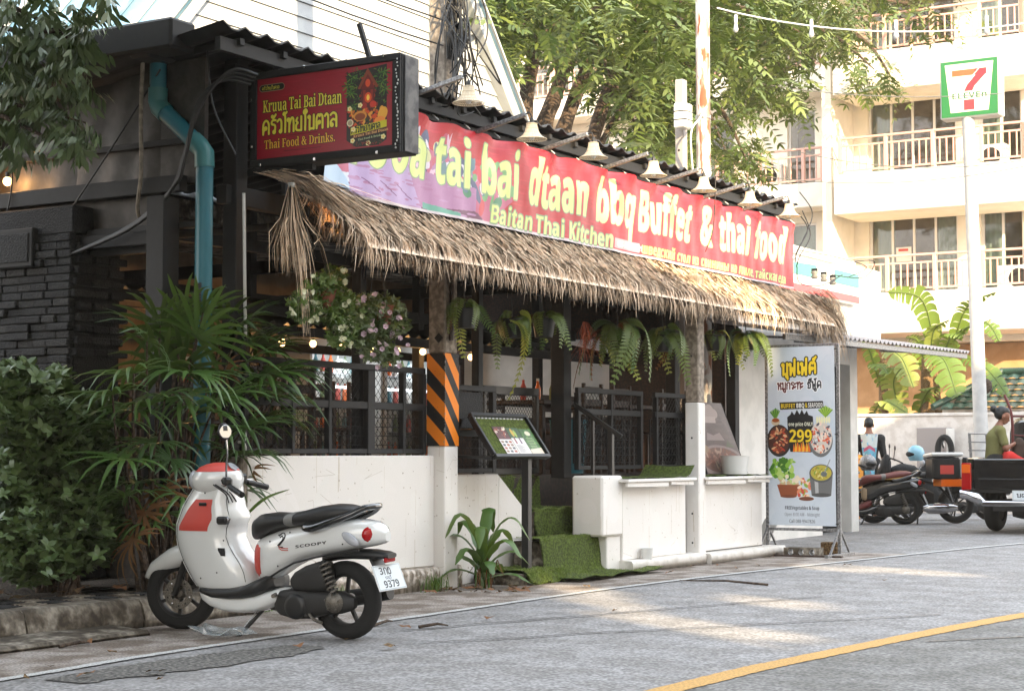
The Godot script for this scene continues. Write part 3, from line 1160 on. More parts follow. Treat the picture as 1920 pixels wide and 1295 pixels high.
func bulb(at: Vector3, label: String, group: String) -> void:
	var t := thing("string_bulb", label, "light bulb", at, 0.0, group)
	var g := mb()
	g.lathe([Vector2(0.012, 0.075), Vector2(0.016, 0.07), Vector2(0.017, 0.035), Vector2(0.013, 0.03)], 8)
	obj("socket", g, M.black_plastic, t)
	g = mb()
	g.ball(V(0, 0, 0), V(0.035, 0.037, 0.035), 10, 6)
	obj("bulb", g, M.bulb_glow, t)
	var l := OmniLight3D.new()
	l.name = "bulb_light"
	l.light_color = Color(1.0, 0.74, 0.45)
	l.light_energy = 0.05
	l.light_size = 0.035
	l.omni_range = 12.0
	l.omni_attenuation = 2.0
	l.shadow_enabled = true
	t.add_child(l, true)

func chair(at: Vector3, turn: float, label: String) -> void:
	var t := thing("dining_chair", label, "chair", at, turn, "chairs inside the restaurant")
	obj("seat", mb().box(V(0, 0.45, 0), V(0.42, 0.04, 0.42), 0.01), M.dark_wood, t)
	for s in [[-.18, -.18], [.18, -.18], [-.18, .18], [.18, .18]]:
		obj("leg", mb().box(V(s[0], 0.215, s[1]), V(0.04, 0.43, 0.04), 0.004), M.dark_wood, t)
	for k in 3:
		obj("back_slat", mb().box(V(0, 0.6 + k * 0.13, 0.19), V(0.4, 0.07, 0.025), 0.005), M.dark_wood, t)
	for s in [-0.19, 0.19]:
		obj("back_post", mb().box(V(s, 0.7, 0.195), V(0.035, 0.46, 0.035), 0.004), M.dark_wood, t)

func table(at: Vector3, label: String) -> void:
	var t := thing("dining_table", label, "table", at, 0.0, "tables inside the restaurant")
	obj("tabletop", mb().box(V(0, 0.74, 0), V(1.2, 0.05, 0.75), 0.01), M.dark_wood, t)
	for s in [[-.52, -.3], [.52, -.3], [-.52, .3], [.52, .3]]:
		obj("leg", mb().box(V(s[0], 0.355, s[1]), V(0.06, 0.71, 0.06), 0.005), M.dark_wood, t)

func restaurant_inside() -> void:
	var g := mb()
	g.bb(V(9.9, 0.2, -13.4), V(19.8, 0.93, -8.75))
	setting("restaurant_floor", g, M.floor_tile)
	g = mb()
	g.bb(V(9.5, 0, -13.55), V(19.8, 3.4, -13.42))
	var w := tag(obj("back_wall", g, M.beige_wall), "beige rear wall of the restaurant behind the tables", "wall")
	g = mb()
	g.bb(V(9.5, 2.72, -13.5), V(20, 3.3, -13.44))
	tag(obj("upper_wall", g, M.beige_wall), "strip of beige panel under the restaurant roof", "wall panel")
	# low inner awning roofs
	for q in [["lower inner corrugated roof over the rear tables", V(9.7, 2.52, -10.4), V(13.5, 2.52, -10.4), V(9.7, 2.9, -12.9), V(13.5, 2.9, -12.9)], ["inner corrugated roof in front of the drinks coolers", V(12.6, 2.34, -10.35), V(19.6, 2.34, -10.35), V(12.6, 2.75, -12.2), V(19.6, 2.75, -12.2)], ["inner corrugated roof sloping behind the blue pipe", V(9.7, 2.72, -9.0), V(9.7, 2.72, -12.8), V(12.5, 3.2, -9.0), V(12.5, 3.2, -12.8)]]:
		g = mb()
		corrugated(g, q[1], q[2], q[3], q[4], 0.2, 0.02)
		tag(obj("inner_roof", g, M.corrugated_dark), q[0], "roof")
		g = mb()
		g.bar(q[1] - V(0, 0.05, 0), q[2] - V(0, 0.05, 0), 0.05, 0.09, 0.003)
		tag(obj("roof_beam", g, M.dark_steel), "dark beam at the edge of the " + q[0], "beam")
	# drinks coolers with lit tubes
	for i in 2:
		var x := 16.65 + i * 1.55
		var t := thing("drinks_cooler", ["glass drinks cooler lit by white tubes, next to the beige wall", "glass drinks cooler lit by white tubes, at the side opening"][i], "cooler", V(x, 0.93, -12.9), 0.0, "drinks coolers at the rear")
		obj("cabinet", mb().bb(V(0, 0, -0.5), V(1.5, 1.72, -0.45)), M.white_plastic, t)
		for s in [0.0, 1.45]:
			obj("side_panel", mb().bb(V(s, 0, -0.449), V(s + 0.05, 1.72, 0)), M.white_plastic, t)
		obj("header", mb().bb(V(0.051, 1.5, -0.44), V(1.449, 1.72, 0)), M.white_plastic, t)
		for k in 4:
			obj("shelf", mb().bb(V(0.06, 0.1 + k * 0.36, -0.42), V(1.44, 0.12 + k * 0.36, -0.1)), M.grey_steel, t)
			for j in 9:
				var b := mb()
				b.at(V(0.15 + j * 0.15, 0.125 + k * 0.36, -0.26)).lathe([Vector2(0.035, 0), Vector2(0.036, 0.13), Vector2(0.014, 0.19), Vector2(0.014, 0.23)], 8)
				obj("bottle", b, [M.amber_lens, M.leaf_fern, M.coral, M.white_plastic, M.pipe_blue][(j * 3 + k + i) % 5], t)
		for k in 2:
			var o: Node3D = obj("light_tube", mb().at(V(0.75, 1.42 - k * 0.4, -0.08), Basis(V(0, 0, 1), PI / 2)).lathe([Vector2(0.016, -0.66), Vector2(0.016, 0.66)], 8), M.tube_glow, t)
		var l := OmniLight3D.new()
		l.name = "cooler_light"
		l.position = V(0.75, 1.25, 0.05)
		l.light_color = Color(0.95, 0.98, 1.0)
		l.light_energy = 0.12
		l.light_size = 0.2
		l.omni_range = 12.0
		l.omni_attenuation = 2.0
		l.shadow_enabled = true
		t.add_child(l, true)
		g = mb()
		g.quad(V(0.05, 0.02, 0.02), V(0.05, 1.5, 0.02), V(1.45, 1.5, 0.02), V(1.45, 0.02, 0.02))
		obj("glass_door", g, M.pane, t)
	# strings of bulbs
	for i in 4:
		bulb(V(10.35 + i * 0.56, 2.34 - 0.03 * (i % 2), -10.55), "small lit bulb strung under the inner roof behind the blue pipe", "bulbs under the inner roof")
	for i in 8:
		bulb(V(13.25 + i * 0.48, 2.20 + 0.015 * (i % 3), -10.6), "small lit bulb strung before the drinks coolers", "bulbs before the coolers")
	for q in [[V(10.0, 2.42, -10.55), V(12.6, 2.4, -10.55)], [V(12.9, 2.29, -10.6), V(17.5, 2.29, -10.6)]]:
		tag(obj("light_cord", mb().tube(sag(q[0], q[1], 0.02), 0.008, 5), M.black_cable), "black cord carrying the small bulbs " + ("behind the blue pipe" if q[0].x < 12 else "before the coolers"), "cord")
	bulb(on_x(637, 410, 10.6), "lit bulb peeping out under the left end of the thatch", "bulbs at the thatch")
	bulb(on_x(714, 430, 11.0), "lit bulb caught in the thatch beside the white flowers", "bulbs at the thatch")
	bulb(on_x(13, 340, 9.58), "lit warm bulb on the grey side screen", "bulbs at the side screen")
	# tables and chairs
	var where := ["beside the wire fence", "before the beige wall", "beside the cooler", "beside the counter fence", "at the far end of the counter"]
	var spots := [V(10.9, 0.93, -9.6), V(11.6, 0.93, -11.6), V(14.2, 0.93, -11.4), V(16.3, 0.93, -9.5), V(18.3, 0.93, -9.6)]
	for i in spots.size():
		table(spots[i], "dark wooden table " + where[i])
		for k in 4:
			chair(spots[i] + V(-0.32 + 0.64 * (k % 2), 0, 0.6 if k < 2 else -0.6), 0.0 if k < 2 else PI, "dark chair, %s side, %s end of table %s" % ["street" if k < 2 else "kitchen", "store" if k % 2 else "palm", where[i]])
	# things on the tables near the fence
	for i in 9:
		var p := V(10.35 + i * 0.27, 1.695, -9.45 - 0.12 * (i % 3))
		if i > 4:
			p = V(15.75 + (i - 5) * 0.3, 1.695, -9.4)
		var t := thing("table_bottle", "small sauce bottle on the dark table " + where[0 if i <= 4 else 3], "bottle", p, 0.0, "bottles on the tables")
		obj("glass", mb().lathe([Vector2(0.032, 0), Vector2(0.033, 0.13), Vector2(0.014, 0.18), Vector2(0.014, 0.21)], 10), [M.amber_lens, M.leaf_fern, M.coral][i % 3], t)
		obj("cap", mb().at(V(0, 0.21, 0)).lathe([Vector2(0.016, 0), Vector2(0.016, 0.025)], 8), M.white_plastic, t)
	# blue water butt and round logo board beyond the side door
	var t := thing("blue_bin", "bright blue plastic bin behind the wire mesh beside the door post", "bin", V(15.55, 0.94, -8.75))
	obj("body", mb().lathe([Vector2(0.15, 0), Vector2(0.19, 0.52), Vector2(0.2, 0.54)], 18), M.pipe_blue, t)
	g = mb()
	g.at(V(-0.165, 0.24, 0.06), Basis(V(0, 1, 0), -PI / 2 + 0.35)).quad(V(-.03, -.05, 0), V(-.03, .05, 0), V(.03, .05, 0), V(.03, -.05, 0))
	obj("sticker", g, M.black_plastic, t)
	g = mb()
	wall_x(g, 19.72, 0.1, -13.4, -8.9, 0.9, 3.4, [[-12.75, -10.5, 1.6, 2.6]])
	tag(obj("end_wall", g, M.dark_wood), "brown end wall of the restaurant with a wide opening", "wall")
	var lw := on_z(1040, 700, -16.0)
	g = mb()
	g.bb(V(lw.x - 3.5, 0, -16.2), V(lw.x + 3.0, 3.4, -16.0))
	tag(obj("yard_back_wall", g, M.cream_wall), "sunlit white wall seen through the restaurant behind the door gate", "wall")
	t = thing("round_logo_board", "round dark logo board on the white wall behind the door gate", "sign", on_z(1013, 716, -15.99))
	obj("disc", mb().at(V(0, 0, 0.012), Basis(V(1, 0, 0), PI / 2)).lathe([Vector2(0.30, -0.012), Vector2(0.30, 0.012)], 28), M.slate_dark, t)
	g = mb()
	g.bar(V(-0.16, -0.16, 0.03), V(-0.03, 0.18, 0.03), 0.05, 0.01)
	g.bar(V(0.1, -0.16, 0.03), V(-0.03, 0.18, 0.03), 0.05, 0.01)
	g.bar(V(-0.1, -0.04, 0.03), V(0.05, -0.04, 0.03), 0.04, 0.008)
	obj("letter", g, M.white_plastic, t)
	obj("letter", mb().bb(V(0.13, -0.16, 0.025), V(0.18, 0.18, 0.035)), M.coral, t)
	t = thing("round_logo_board", "round red board on the white wall beside the dark logo board", "sign", on_z(1049, 712, -15.99))
	obj("disc", mb().at(V(0, 0, 0.012), Basis(V(1, 0, 0), PI / 2)).lathe([Vector2(0.30, -0.012), Vector2(0.30, 0.012)], 28), M.coral, t)

# chain-link between two corners of an upright panel; diamond wires of half-width r
func chain_link(g: MB, a: Vector3, b: Vector3, y0: float, y1: float, step := 0.075, r := 0.0032) -> void:
	var d := b - a
	d.y = 0
	var len_ := d.length()
	d = d.normalized()
	var h := y1 - y0
	var k := -int(h / step) - 1
	while k * step < len_:
		for s in [1, -1]:
			var x0 := k * step
			var p0 := Vector2(x0, 0) if s == 1 else Vector2(x0 + h, 0)
			var p1 := Vector2(x0 + h, h) if s == 1 else Vector2(x0, h)
			# clip to the panel
			var t0 := 0.0
			var t1 := 1.0
			var dx := p1.x - p0.x
			for lim in [0.0, len_]:
				var tt: float = (lim - p0.x) / dx
				if (lim == 0.0) == (dx > 0):
					t0 = maxf(t0, tt)
				else:
					t1 = minf(t1, tt)
			if t1 > t0 + 0.01:
				var q0 := p0.lerp(p1, t0)
				var q1 := p0.lerp(p1, t1)
				g.tube([a + d * q0.x + V(0, y0 - a.y + q0.y, 0.001 * s), a + d * q1.x + V(0, y0 - a.y + q1.y, 0.001 * s)], r, 4, false)
		k += 1

func fence_panel(called: String, label: String, x0: float, x1: float, z: float, y0: float, y1: float, ym: float, posts: Array) -> void:
	var t := thing(called, label, "fence", V(0, 0, 0))
	for y in [[y1, 0.05], [ym, 0.06], [y0 + 0.02, 0.04]]:
		obj("rail", mb().bb(V(x0, y[0] - y[1] / 2, z - 0.02), V(x1, y[0] + y[1] / 2, z + 0.02), 0.004), M.dark_steel, t)
	for p in posts:
		obj("post", mb().bb(V(p[0] - p[1] / 2, y0, z - 0.026), V(p[0] + p[1] / 2, y1 - 0.026, z + 0.026), 0.004), M.dark_steel, t)
	var g := mb()
	chain_link(g, V(x0, 0, z - 0.028), V(x1, 0, z - 0.028), ym + 0.03, y1 - 0.025, 0.07)
	chain_link(g, V(x0, 0, z - 0.028), V(x1, 0, z - 0.028), y0 + 0.04, ym - 0.03, 0.07)
	var o: Node3D = obj("wire_mesh", g, M.dark_steel, t)
	o.set_meta("kind", "stuff")
	g = mb()
	var y := y0 + 0.07
	while y < ym - 0.03:
		g.tube([V(x0, y, z - 0.036), V(x1, y, z - 0.036)], 0.0035, 4, false)
		y += 0.075
	var x := x0 + 0.05
	while x < x1:
		g.tube([V(x, y0, z - 0.04), V(x, ym, z - 0.04)], 0.0035, 4, false)
		x += 0.075
	o = obj("wire_grid", g, M.dark_steel, t)
	o.set_meta("kind", "stuff")

func white_walls_and_steps() -> void:
	fence_panel("wire_fence", "black wire mesh fence on the long white wall beside the palm", 10.02, 12.42, -8.40, 1.14, 1.84, 1.53, [[10.06, .05], [10.62, .04], [11.08, .04], [11.63, .1], [12.1, .04], [12.4, .05]])
	fence_panel("wire_fence", "short black wire mesh fence beside the striped pole and menu stand", 12.7, 13.6, -8.42, 0.97, 1.72, 1.32, [[12.74, .04], [13.56, .06]])
	fence_panel("wire_fence", "black wire mesh fence above the turf counter left open at the stairs", 15.02, 16.42, -8.36, 0.98, 1.76, 1.55, [[15.04, .05], [15.72, .04], [16.38, .05]])
	fence_panel("wire_fence", "black wire mesh fence above the turf counter beside the white post", 16.7, 17.5, -8.36, 0.98, 1.76, 1.55, [[16.74, .04], [17.46, .05]])
	# wrought curls inside the counter fences
	for q in [[15.1, 16.36], [16.76, 17.42]]:
		var t := thing("iron_grille", "scrolled iron grille behind the wire mesh " + ("next to the stair rail" if q[0] < 16 else "next to the white post"), "grille", V(0, 0, 0))
		var x: float = q[0]
		while x < q[1] - 0.1:
			obj("bar", mb().bb(V(x, 1.04, -8.448), V(x + 0.014, 1.5, -8.434)), M.dark_steel, t)
			for y in [1.12, 1.3]:
				var ring := []
				for k in 15:
					ring.append(V(x + 0.085 + cos(TAU * k / 14) * 0.05, y + 0.06 + sin(TAU * k / 14) * 0.075, -8.441))
				obj("scroll", mb().tube(ring, 0.006, 5, false), M.dark_steel, t)
			x += 0.17
	# long low wall
	var t := thing("white_wall", "long low white painted wall beside the parked scooter", "wall", V(0, 0, 0))
	var g := mb()
	g.bb(V(9.98, 0.19, -8.46), V(12.44, 1.125, -8.3), 0.012)
	obj("wall", g, M.white_wall_paint, t)
	g = mb()
	wavy_block(g, V(9.98, 0.0, -8.48), V(12.78, 0.19, -8.235), 0.02)
	obj("plinth", g, M.bare_plinth, t)
	g = mb()
	g.bb(V(9.9, 0.0, -8.5), V(9.97, 1.12, -8.28), 0.01)
	obj("end_face", g, M.pole_concrete, t)
	t = thing("white_wall", "low white wall stepping down beside the turf stairs and menu stand", "wall", V(0, 0, 0))
	g = mb()
	g.bb(V(12.66, 0.0, -8.5), V(13.55, 0.955, -8.34), 0.012)
	obj("wall", g, M.white_wall_paint, t)
	g = mb()
	sloped_wall(g, 13.552, 14.1, 0.94, 0.56, 0.1, -8.49, -8.345)
	obj("stair_cheek", g, M.white_wall_paint, t)
	# pier and counters
	t = thing("white_pier", "square white pier at the top of the turf stairs", "pier", V(0, 0, 0))
	g = mb()
	g.bb(V(14.56, 0.36, -8.16), V(14.98, 0.93, -7.83), 0.02)
	obj("pier", g, M.white_wall_paint, t)
	g = mb()
	g.bb(V(14.7, 0.02, -8.3), V(14.98, 0.36, -7.86), 0.01)
	obj("foot", g, M.white_wall_paint, t)
	for q in [[14.985, 16.38, "white counter with a worn ledge and turf top beside the stairs"], [16.79, 18.35, "white counter with a broken ledge and turf top under the chef poster"]]:
		t = thing("counter", q[2], "counter", V(0, 0, 0))
		g = mb()
		g.bb(V(q[0], 0.12, -8.3), V(q[1], 0.86, -7.84), 0.008)
		obj("front", g, M.white_wall_paint, t)
		g = mb()
		g.bb(V(q[0] - 0.1, 0.865, -8.3), V(q[1] + 0.02, 0.895, -7.72), 0.006)
		obj("ledge_board", g, M.white_wall_paint, t)
		g = mb()
		g.bar(V(q[0] - 0.08, 0.842, -7.755), V((q[0] + q[1]) / 2 + 0.1, 0.835, -7.75), 0.03, 0.045, 0.004)
		obj("edge_strip", g, M.white_wall_paint, t)
		g = mb()
		g.bar(V((q[0] + q[1]) / 2 + 0.16, 0.85, -7.75), V(q[1], 0.838, -7.76), 0.03, 0.04, 0.004)
		obj("edge_strip", g, M.white_wall_paint, t)
		g = mb()
		var rows := []
		for i in 15:
			var r := PackedVector3Array()
			for j in 7:
				var x := lerpf(q[0] - 0.06, q[1], i / 14.0)
				var lift := maxf(0.0, (x - q[1] + 0.22) / 0.22) if q[0] < 15 else 0.0
				r.append(V(x, 0.905 + 0.008 * sin(i * 1.9 + j) + lift * lift * 0.11, lerpf(-8.3, -7.735, j / 6.0)))
			rows.append(r)
		g.grid(rows, false, false)
		obj("turf_top", g, M.turf, t)
	# footing kerb under the counters
	t = thing("footing_kerb", "white painted concrete footing under the counters", "kerb", V(0, 0, 0))
	g = mb()
	wavy_block(g, V(14.95, 0.0, -8.3), V(16.6, 0.12, -7.71), 0.008)
	obj("block", g, M.footing_paint, t)
	g = mb()
	wavy_block(g, V(16.61, 0.0, -8.3), V(18.6, 0.11, -7.66), 0.01)
	obj("block", g, M.footing_paint, t)
	# stairs: concrete under turf
	t = thing("turf_stairs", "concrete stairs covered with green artificial turf", "stairs", V(0, 0, 0))
	g = mb()
	g.bb(V(14.1, 0.02, -8.75), V(14.95, 0.6, -8.3))
	g.bb(V(13.72, 0.02, -8.29), V(14.82, 0.35, -7.98))
	obj("concrete", g, M.concrete, t)
	turf_run(t, 14.09, 14.955, [V(0, 0.93, -8.9), V(0, 0.92, -8.76), V(0, 0.89, -8.745), V(0, 0.66, -8.735), V(0, 0.625, -8.71), V(0, 0.622, -8.33), V(0, 0.615, -8.295), V(0, 0.58, -8.28), V(0, 0.385, -8.275)], 0.0)
	turf_run(t, 13.64, 14.84, [V(0, 0.375, -8.27), V(0, 0.378, -8.02), V(0, 0.37, -7.965), V(0, 0.34, -7.945), V(0, 0.14, -7.93), V(0, 0.07, -7.905), V(0, 0.05, -7.84), V(0, 0.045, -7.55)], 0.5)
	t = thing("turf_mat", "low turf covered block beside the foot of the stairs", "mat", V(0, 0, 0))
	g = mb()
	g.bb(V(13.06, 0.0, -8.3), V(13.66, 0.1, -7.84))
	obj("base", g, M.concrete, t)
	turf_run(t, 13.15, 13.75, [V(0, 0.122, -8.3), V(0, 0.125, -8.0), V(0, 0.12, -7.83), V(0, 0.095, -7.79), V(0, 0.015, -7.76)], 0.0)
	# rail beside the stairs
	t = thing("stair_rail", "black steel handrail sloping down beside the turf stairs", "handrail", V(0, 0, 0))
	obj("rail", mb().bar(V(14.97, 1.62, -8.36), V(14.97, 1.3, -7.84), 0.04, 0.04, 0.004), M.black_steel, t)
	obj("post", mb().bb(V(14.945, 0.93, -7.98), V(14.995, 1.36, -7.93), 0.004), M.black_steel, t)
	obj("post", mb().bb(V(14.955, 0.93, -8.17), V(14.985, 1.48, -8.14), 0.004), M.black_steel, t)
	# gate at the top of the stairs
	t = thing("door_gate", "black wire mesh gate at the top of the turf stairs", "gate", V(0, 0, 0))
	for q in [[13.98, 1.7, 15.0, 1.78], [13.98, 0.94, 15.0, 1.0]]:
		obj("gate_rail", mb().bb(V(q[0], q[1], -8.82), V(q[2], q[3], -8.77), 0.004), M.black_steel, t)
	for x in [13.98, 14.95]:
		obj("gate_stile", mb().bb(V(x, 1.0, -8.82), V(x + 0.05, 1.7, -8.77), 0.004), M.black_steel, t)
	g = mb()
	chain_link(g, V(14.0, 0, -8.79), V(15.0, 0, -8.79), 1.0, 1.7, 0.05)
	var o: Node3D = obj("wire_mesh", g, M.dark_steel, t)
	o.set_meta("kind", "stuff")
	obj("letter_panel", mb().bb(V(14.35, 1.25, -8.76), V(14.75, 1.5, -8.75), 0.003), M.slate, t)

func wavy_block(g: MB, a: Vector3, b: Vector3, wear: float) -> void:
	var rows := []
	var k := int((b.x - a.x) / 0.3) + 2
	for i in k:
		var x := lerpf(a.x, b.x, float(i) / (k - 1))
		var e := rng.randf() * wear
		rows.append(PackedVector3Array([V(x, a.y, a.z), V(x, b.y, a.z), V(x, b.y, b.z - 0.05), V(x, b.y - e * 0.5, b.z - 0.015 - e * 0.3), V(x, b.y - 0.03 - e * 0.5, b.z - e * 0.4), V(x, a.y, b.z - e * 0.2)]))
	g.grid(rows, true, true)

func sloped_wall(g: MB, x0: float, x1: float, h0: float, h1: float, yb: float, z0: float, z1: float) -> void:
	g.quad(V(x0, yb, z1), V(x0, h0, z1), V(x1, h1, z1), V(x1, yb, z1))
	g.quad(V(x1, yb, z0), V(x1, h1, z0), V(x0, h0, z0), V(x0, yb, z0))
	g.quad(V(x0, h0, z1), V(x0, h0, z0), V(x1, h1, z0), V(x1, h1, z1))
	g.quad(V(x1, yb, z1), V(x1, h1, z1), V(x1, h1, z0), V(x1, yb, z0))
	g.quad(V(x0, yb, z0), V(x0, h0, z0), V(x0, h0, z1), V(x0, yb, z1))

# a strip of turf laid over steps, its profile given in y and z; it may flare to the right at the foot
func turf_run(parent: Node3D, x0: float, x1: float, prof: Array, flare: float) -> void:
	var pts := curve(prof, 5)
	var g := mb()
	var top := []
	var n := pts.size()
	for i in n:
		var r := PackedVector3Array()
		var t := float(i) / (n - 1)
		var f := flare * maxf(0.0, (t - 0.62) / 0.38)
		for j in 15:
			var x := lerpf(x0, x1 + f, j / 14.0)
			var e := 0.009 * sin(j * 1.1 + i * 0.35) + 0.004 * sin(j * 2.7 + i)
			r.append(V(x + 0.012 * sin(i * 0.8), pts[i].y + e * (0.4 + t), pts[i].z + e + f * 0.02 * sin(j * 0.6)))
		top.append(r)
	g.grid(top, false, false)
	var low := []
	for r in top:
		var q := PackedVector3Array()
		for p in r:
			q.append(p - V(0, 0.012, 0.012))
		low.append(q)
	g.grid(low, false, false)
	obj("turf", g, M.turf, parent)
	# the pile: short blades standing out of the mat
	var bl := mb()
	bl.tinted = true
	for i in n - 1:
		for k in 130:
			var j := rng.randf() * 13.99
			var a: Vector3 = top[i][int(j)].lerp(top[i][int(j) + 1], j - int(j))
			var b: Vector3 = top[i + 1][int(j)].lerp(top[i + 1][int(j) + 1], j - int(j))
			var p := a.lerp(b, rng.randf())
			var nn: Vector3 = (top[i + 1][int(j)] - top[i][int(j)]).cross(V(1, 0, 0)).normalized()
			if nn.y + nn.z < 0:
				nn = -nn
			var w := V(rng.randf_range(-1, 1), rng.randf_range(-.3, .3), rng.randf_range(-1, 1)).normalized() * 0.003
			bl.col = Color(0.10, 0.16, 0.03).lerp(Color(0.28, 0.34, 0.09), rng.randf())
			bl.tri(p - w, p + nn * rng.randf_range(0.008, 0.017) + w * 2.0 * rng.randf_range(-1, 1), p + w)
	var o: Node3D = obj("turf_pile", bl, M.leaf_tree, parent)
	o.set_meta("kind", "stuff")

func banner_print() -> Image:
	var p := sheet(2048, 176, Color(0.70, 0.10, 0.16))
	var r := RandomNumberGenerator.new()
	r.seed = 5
	var W := 2048.0
	# faded food picture at the left end: pale plates, greens, lavender stickers
	for i in 900:
		p.ell(r.randf() * W, r.randf() * 176, r.randf_range(10, 60), r.randf_range(1, 3), Color(0.68, 0.09, 0.15).lerp(Color(0.76, 0.14, 0.20), r.randf()))
	p.shape([0, 30, 200, 40, 420, 70, 560, 60, 600, 120, 520, 176, 0, 176], Color(0.72, 0.36, 0.48))
	var pal := [Color(0.78, 0.62, 0.74), Color(0.86, 0.82, 0.88), Color(0.66, 0.44, 0.62), Color(0.72, 0.30, 0.40), Color(0.40, 0.52, 0.55), Color(0.83, 0.70, 0.78), Color(0.30, 0.33, 0.46), Color(0.80, 0.80, 0.60)]
	for i in 150:
		var x := r.randf_range(0, 470)
		p.ell(x, r.randf_range(40 if x < 380 else 70, 120), r.randf_range(8, 30), r.randf_range(4, 15), pal[r.randi() % pal.size()], r.randf() * 3)
	p.ell(190, 190, 330, 60, Color(0.82, 0.85, 0.90))
	p.ell(260, 176, 240, 40, Color(0.42, 0.22, 0.35))
	p.ell(30, 150, 60, 26, Color(0.70, 0.80, 0.90), 0.5)
	p.shape([70, 108, 270, 96, 470, 112, 470, 156, 300, 166, 80, 176], Color(0.66, 0.46, 0.62))
	p.shape([70, 104, 240, 94, 300, 176, 80, 176], Color(0.70, 0.60, 0.77))
	for i in 70:
		p.ell(r.randf_range(80, 460), r.randf_range(112, 172), r.randf_range(4, 20), r.randf_range(1, 3), Color(0.69, 0.52, 0.68).lerp(Color(0.64, 0.42, 0.58), r.randf()))
	for i in 9:
		p.stroke(PackedVector2Array([Vector2(110 + i * 17, 138 + i % 3 * 7), Vector2(128 + i * 17, 144 + i % 3 * 7)]), 1.5, Color(0.45, 0.25, 0.45))
	for i in 26:
		p.ell(r.randf_range(430, 600), r.randf_range(60, 150), r.randf_range(5, 22), r.randf_range(4, 12), [Color(0.24, 0.50, 0.36), Color(0.75, 0.22, 0.27), Color(0.85, 0.75, 0.78), Color(0.30, 0.45, 0.50), Color(0.42, 0.62, 0.40)][r.randi() % 5], r.randf() * 3)
	p.shape([300, 158, 420, 165, 420, 174, 300, 170], Color(0.35, 0.62, 0.55))
	p.shape([0, 172, 600, 170, 2048, 172, 2048, 176, 0, 176], Color(0.80, 0.76, 0.78))
	# lettering
	var lime := Color(0.83, 0.88, 0.55)
	var edge := Color(0.52, 0.62, 0.48)
	for q in [["Krooa", 10, 300], ["tai", 334, 448], ["bai", 492, 618], ["dtaan", 662, 900], ["bbq", 954, 1118], ["Buffet", 1150, 1405], ["&", 1468, 1538], ["thai", 1578, 1738], ["food", 1784, 1975]]:
		var natural := p.text(q[0], -4000, 0, 90, lime)
		var k: float = (q[2] - q[1]) / natural
		p.text(q[0], q[1], 114, 90, edge, 0.0, k, "Droid Sans", true, 0.0, 3.6)
		p.text(q[0], q[1], 114, 90, lime, 0.0, k, "Droid Sans", true, 0.0, 1.2)
		p.text(q[0], q[1], 114, 90, lime, 0.0, k)
	var n := p.text("Baitan Thai Kitchen", -9000, 0, 36, lime)
	p.text("Baitan Thai Kitchen", 526, 170, 36, edge, 0.0, 495.0 / n, "Droid Sans", true, 0.0, 3.0)
	p.text("Baitan Thai Kitchen", 526, 170, 36, lime, 0.0, 495.0 / n)
	p.rect(1030, 146, 1155, 168, Color(0.80, 0.55, 0.60))
	p.text("085-9364-7826", 1048, 164, 13, Color(0.90, 0.85, 0.83))
	n = p.text("шведский стол из свинины на гриле, тайская еда", -9000, 0, 23, lime)
	p.text("шведский стол из свинины на гриле, тайская еда", 1166, 167, 25, Color(0.42, 0.40, 0.22), 0.0, 770.0 / n, "Droid Sans", true, 0.0, 1.2)
	p.text("шведский стол из свинины на гриле, тайская еда", 1166, 167, 25, Color(0.78, 0.86, 0.46), 0.0, 770.0 / n)
	p.rect(1700, 168, 1790, 173, Color(0.62, 0.08, 0.12))
	return p.im

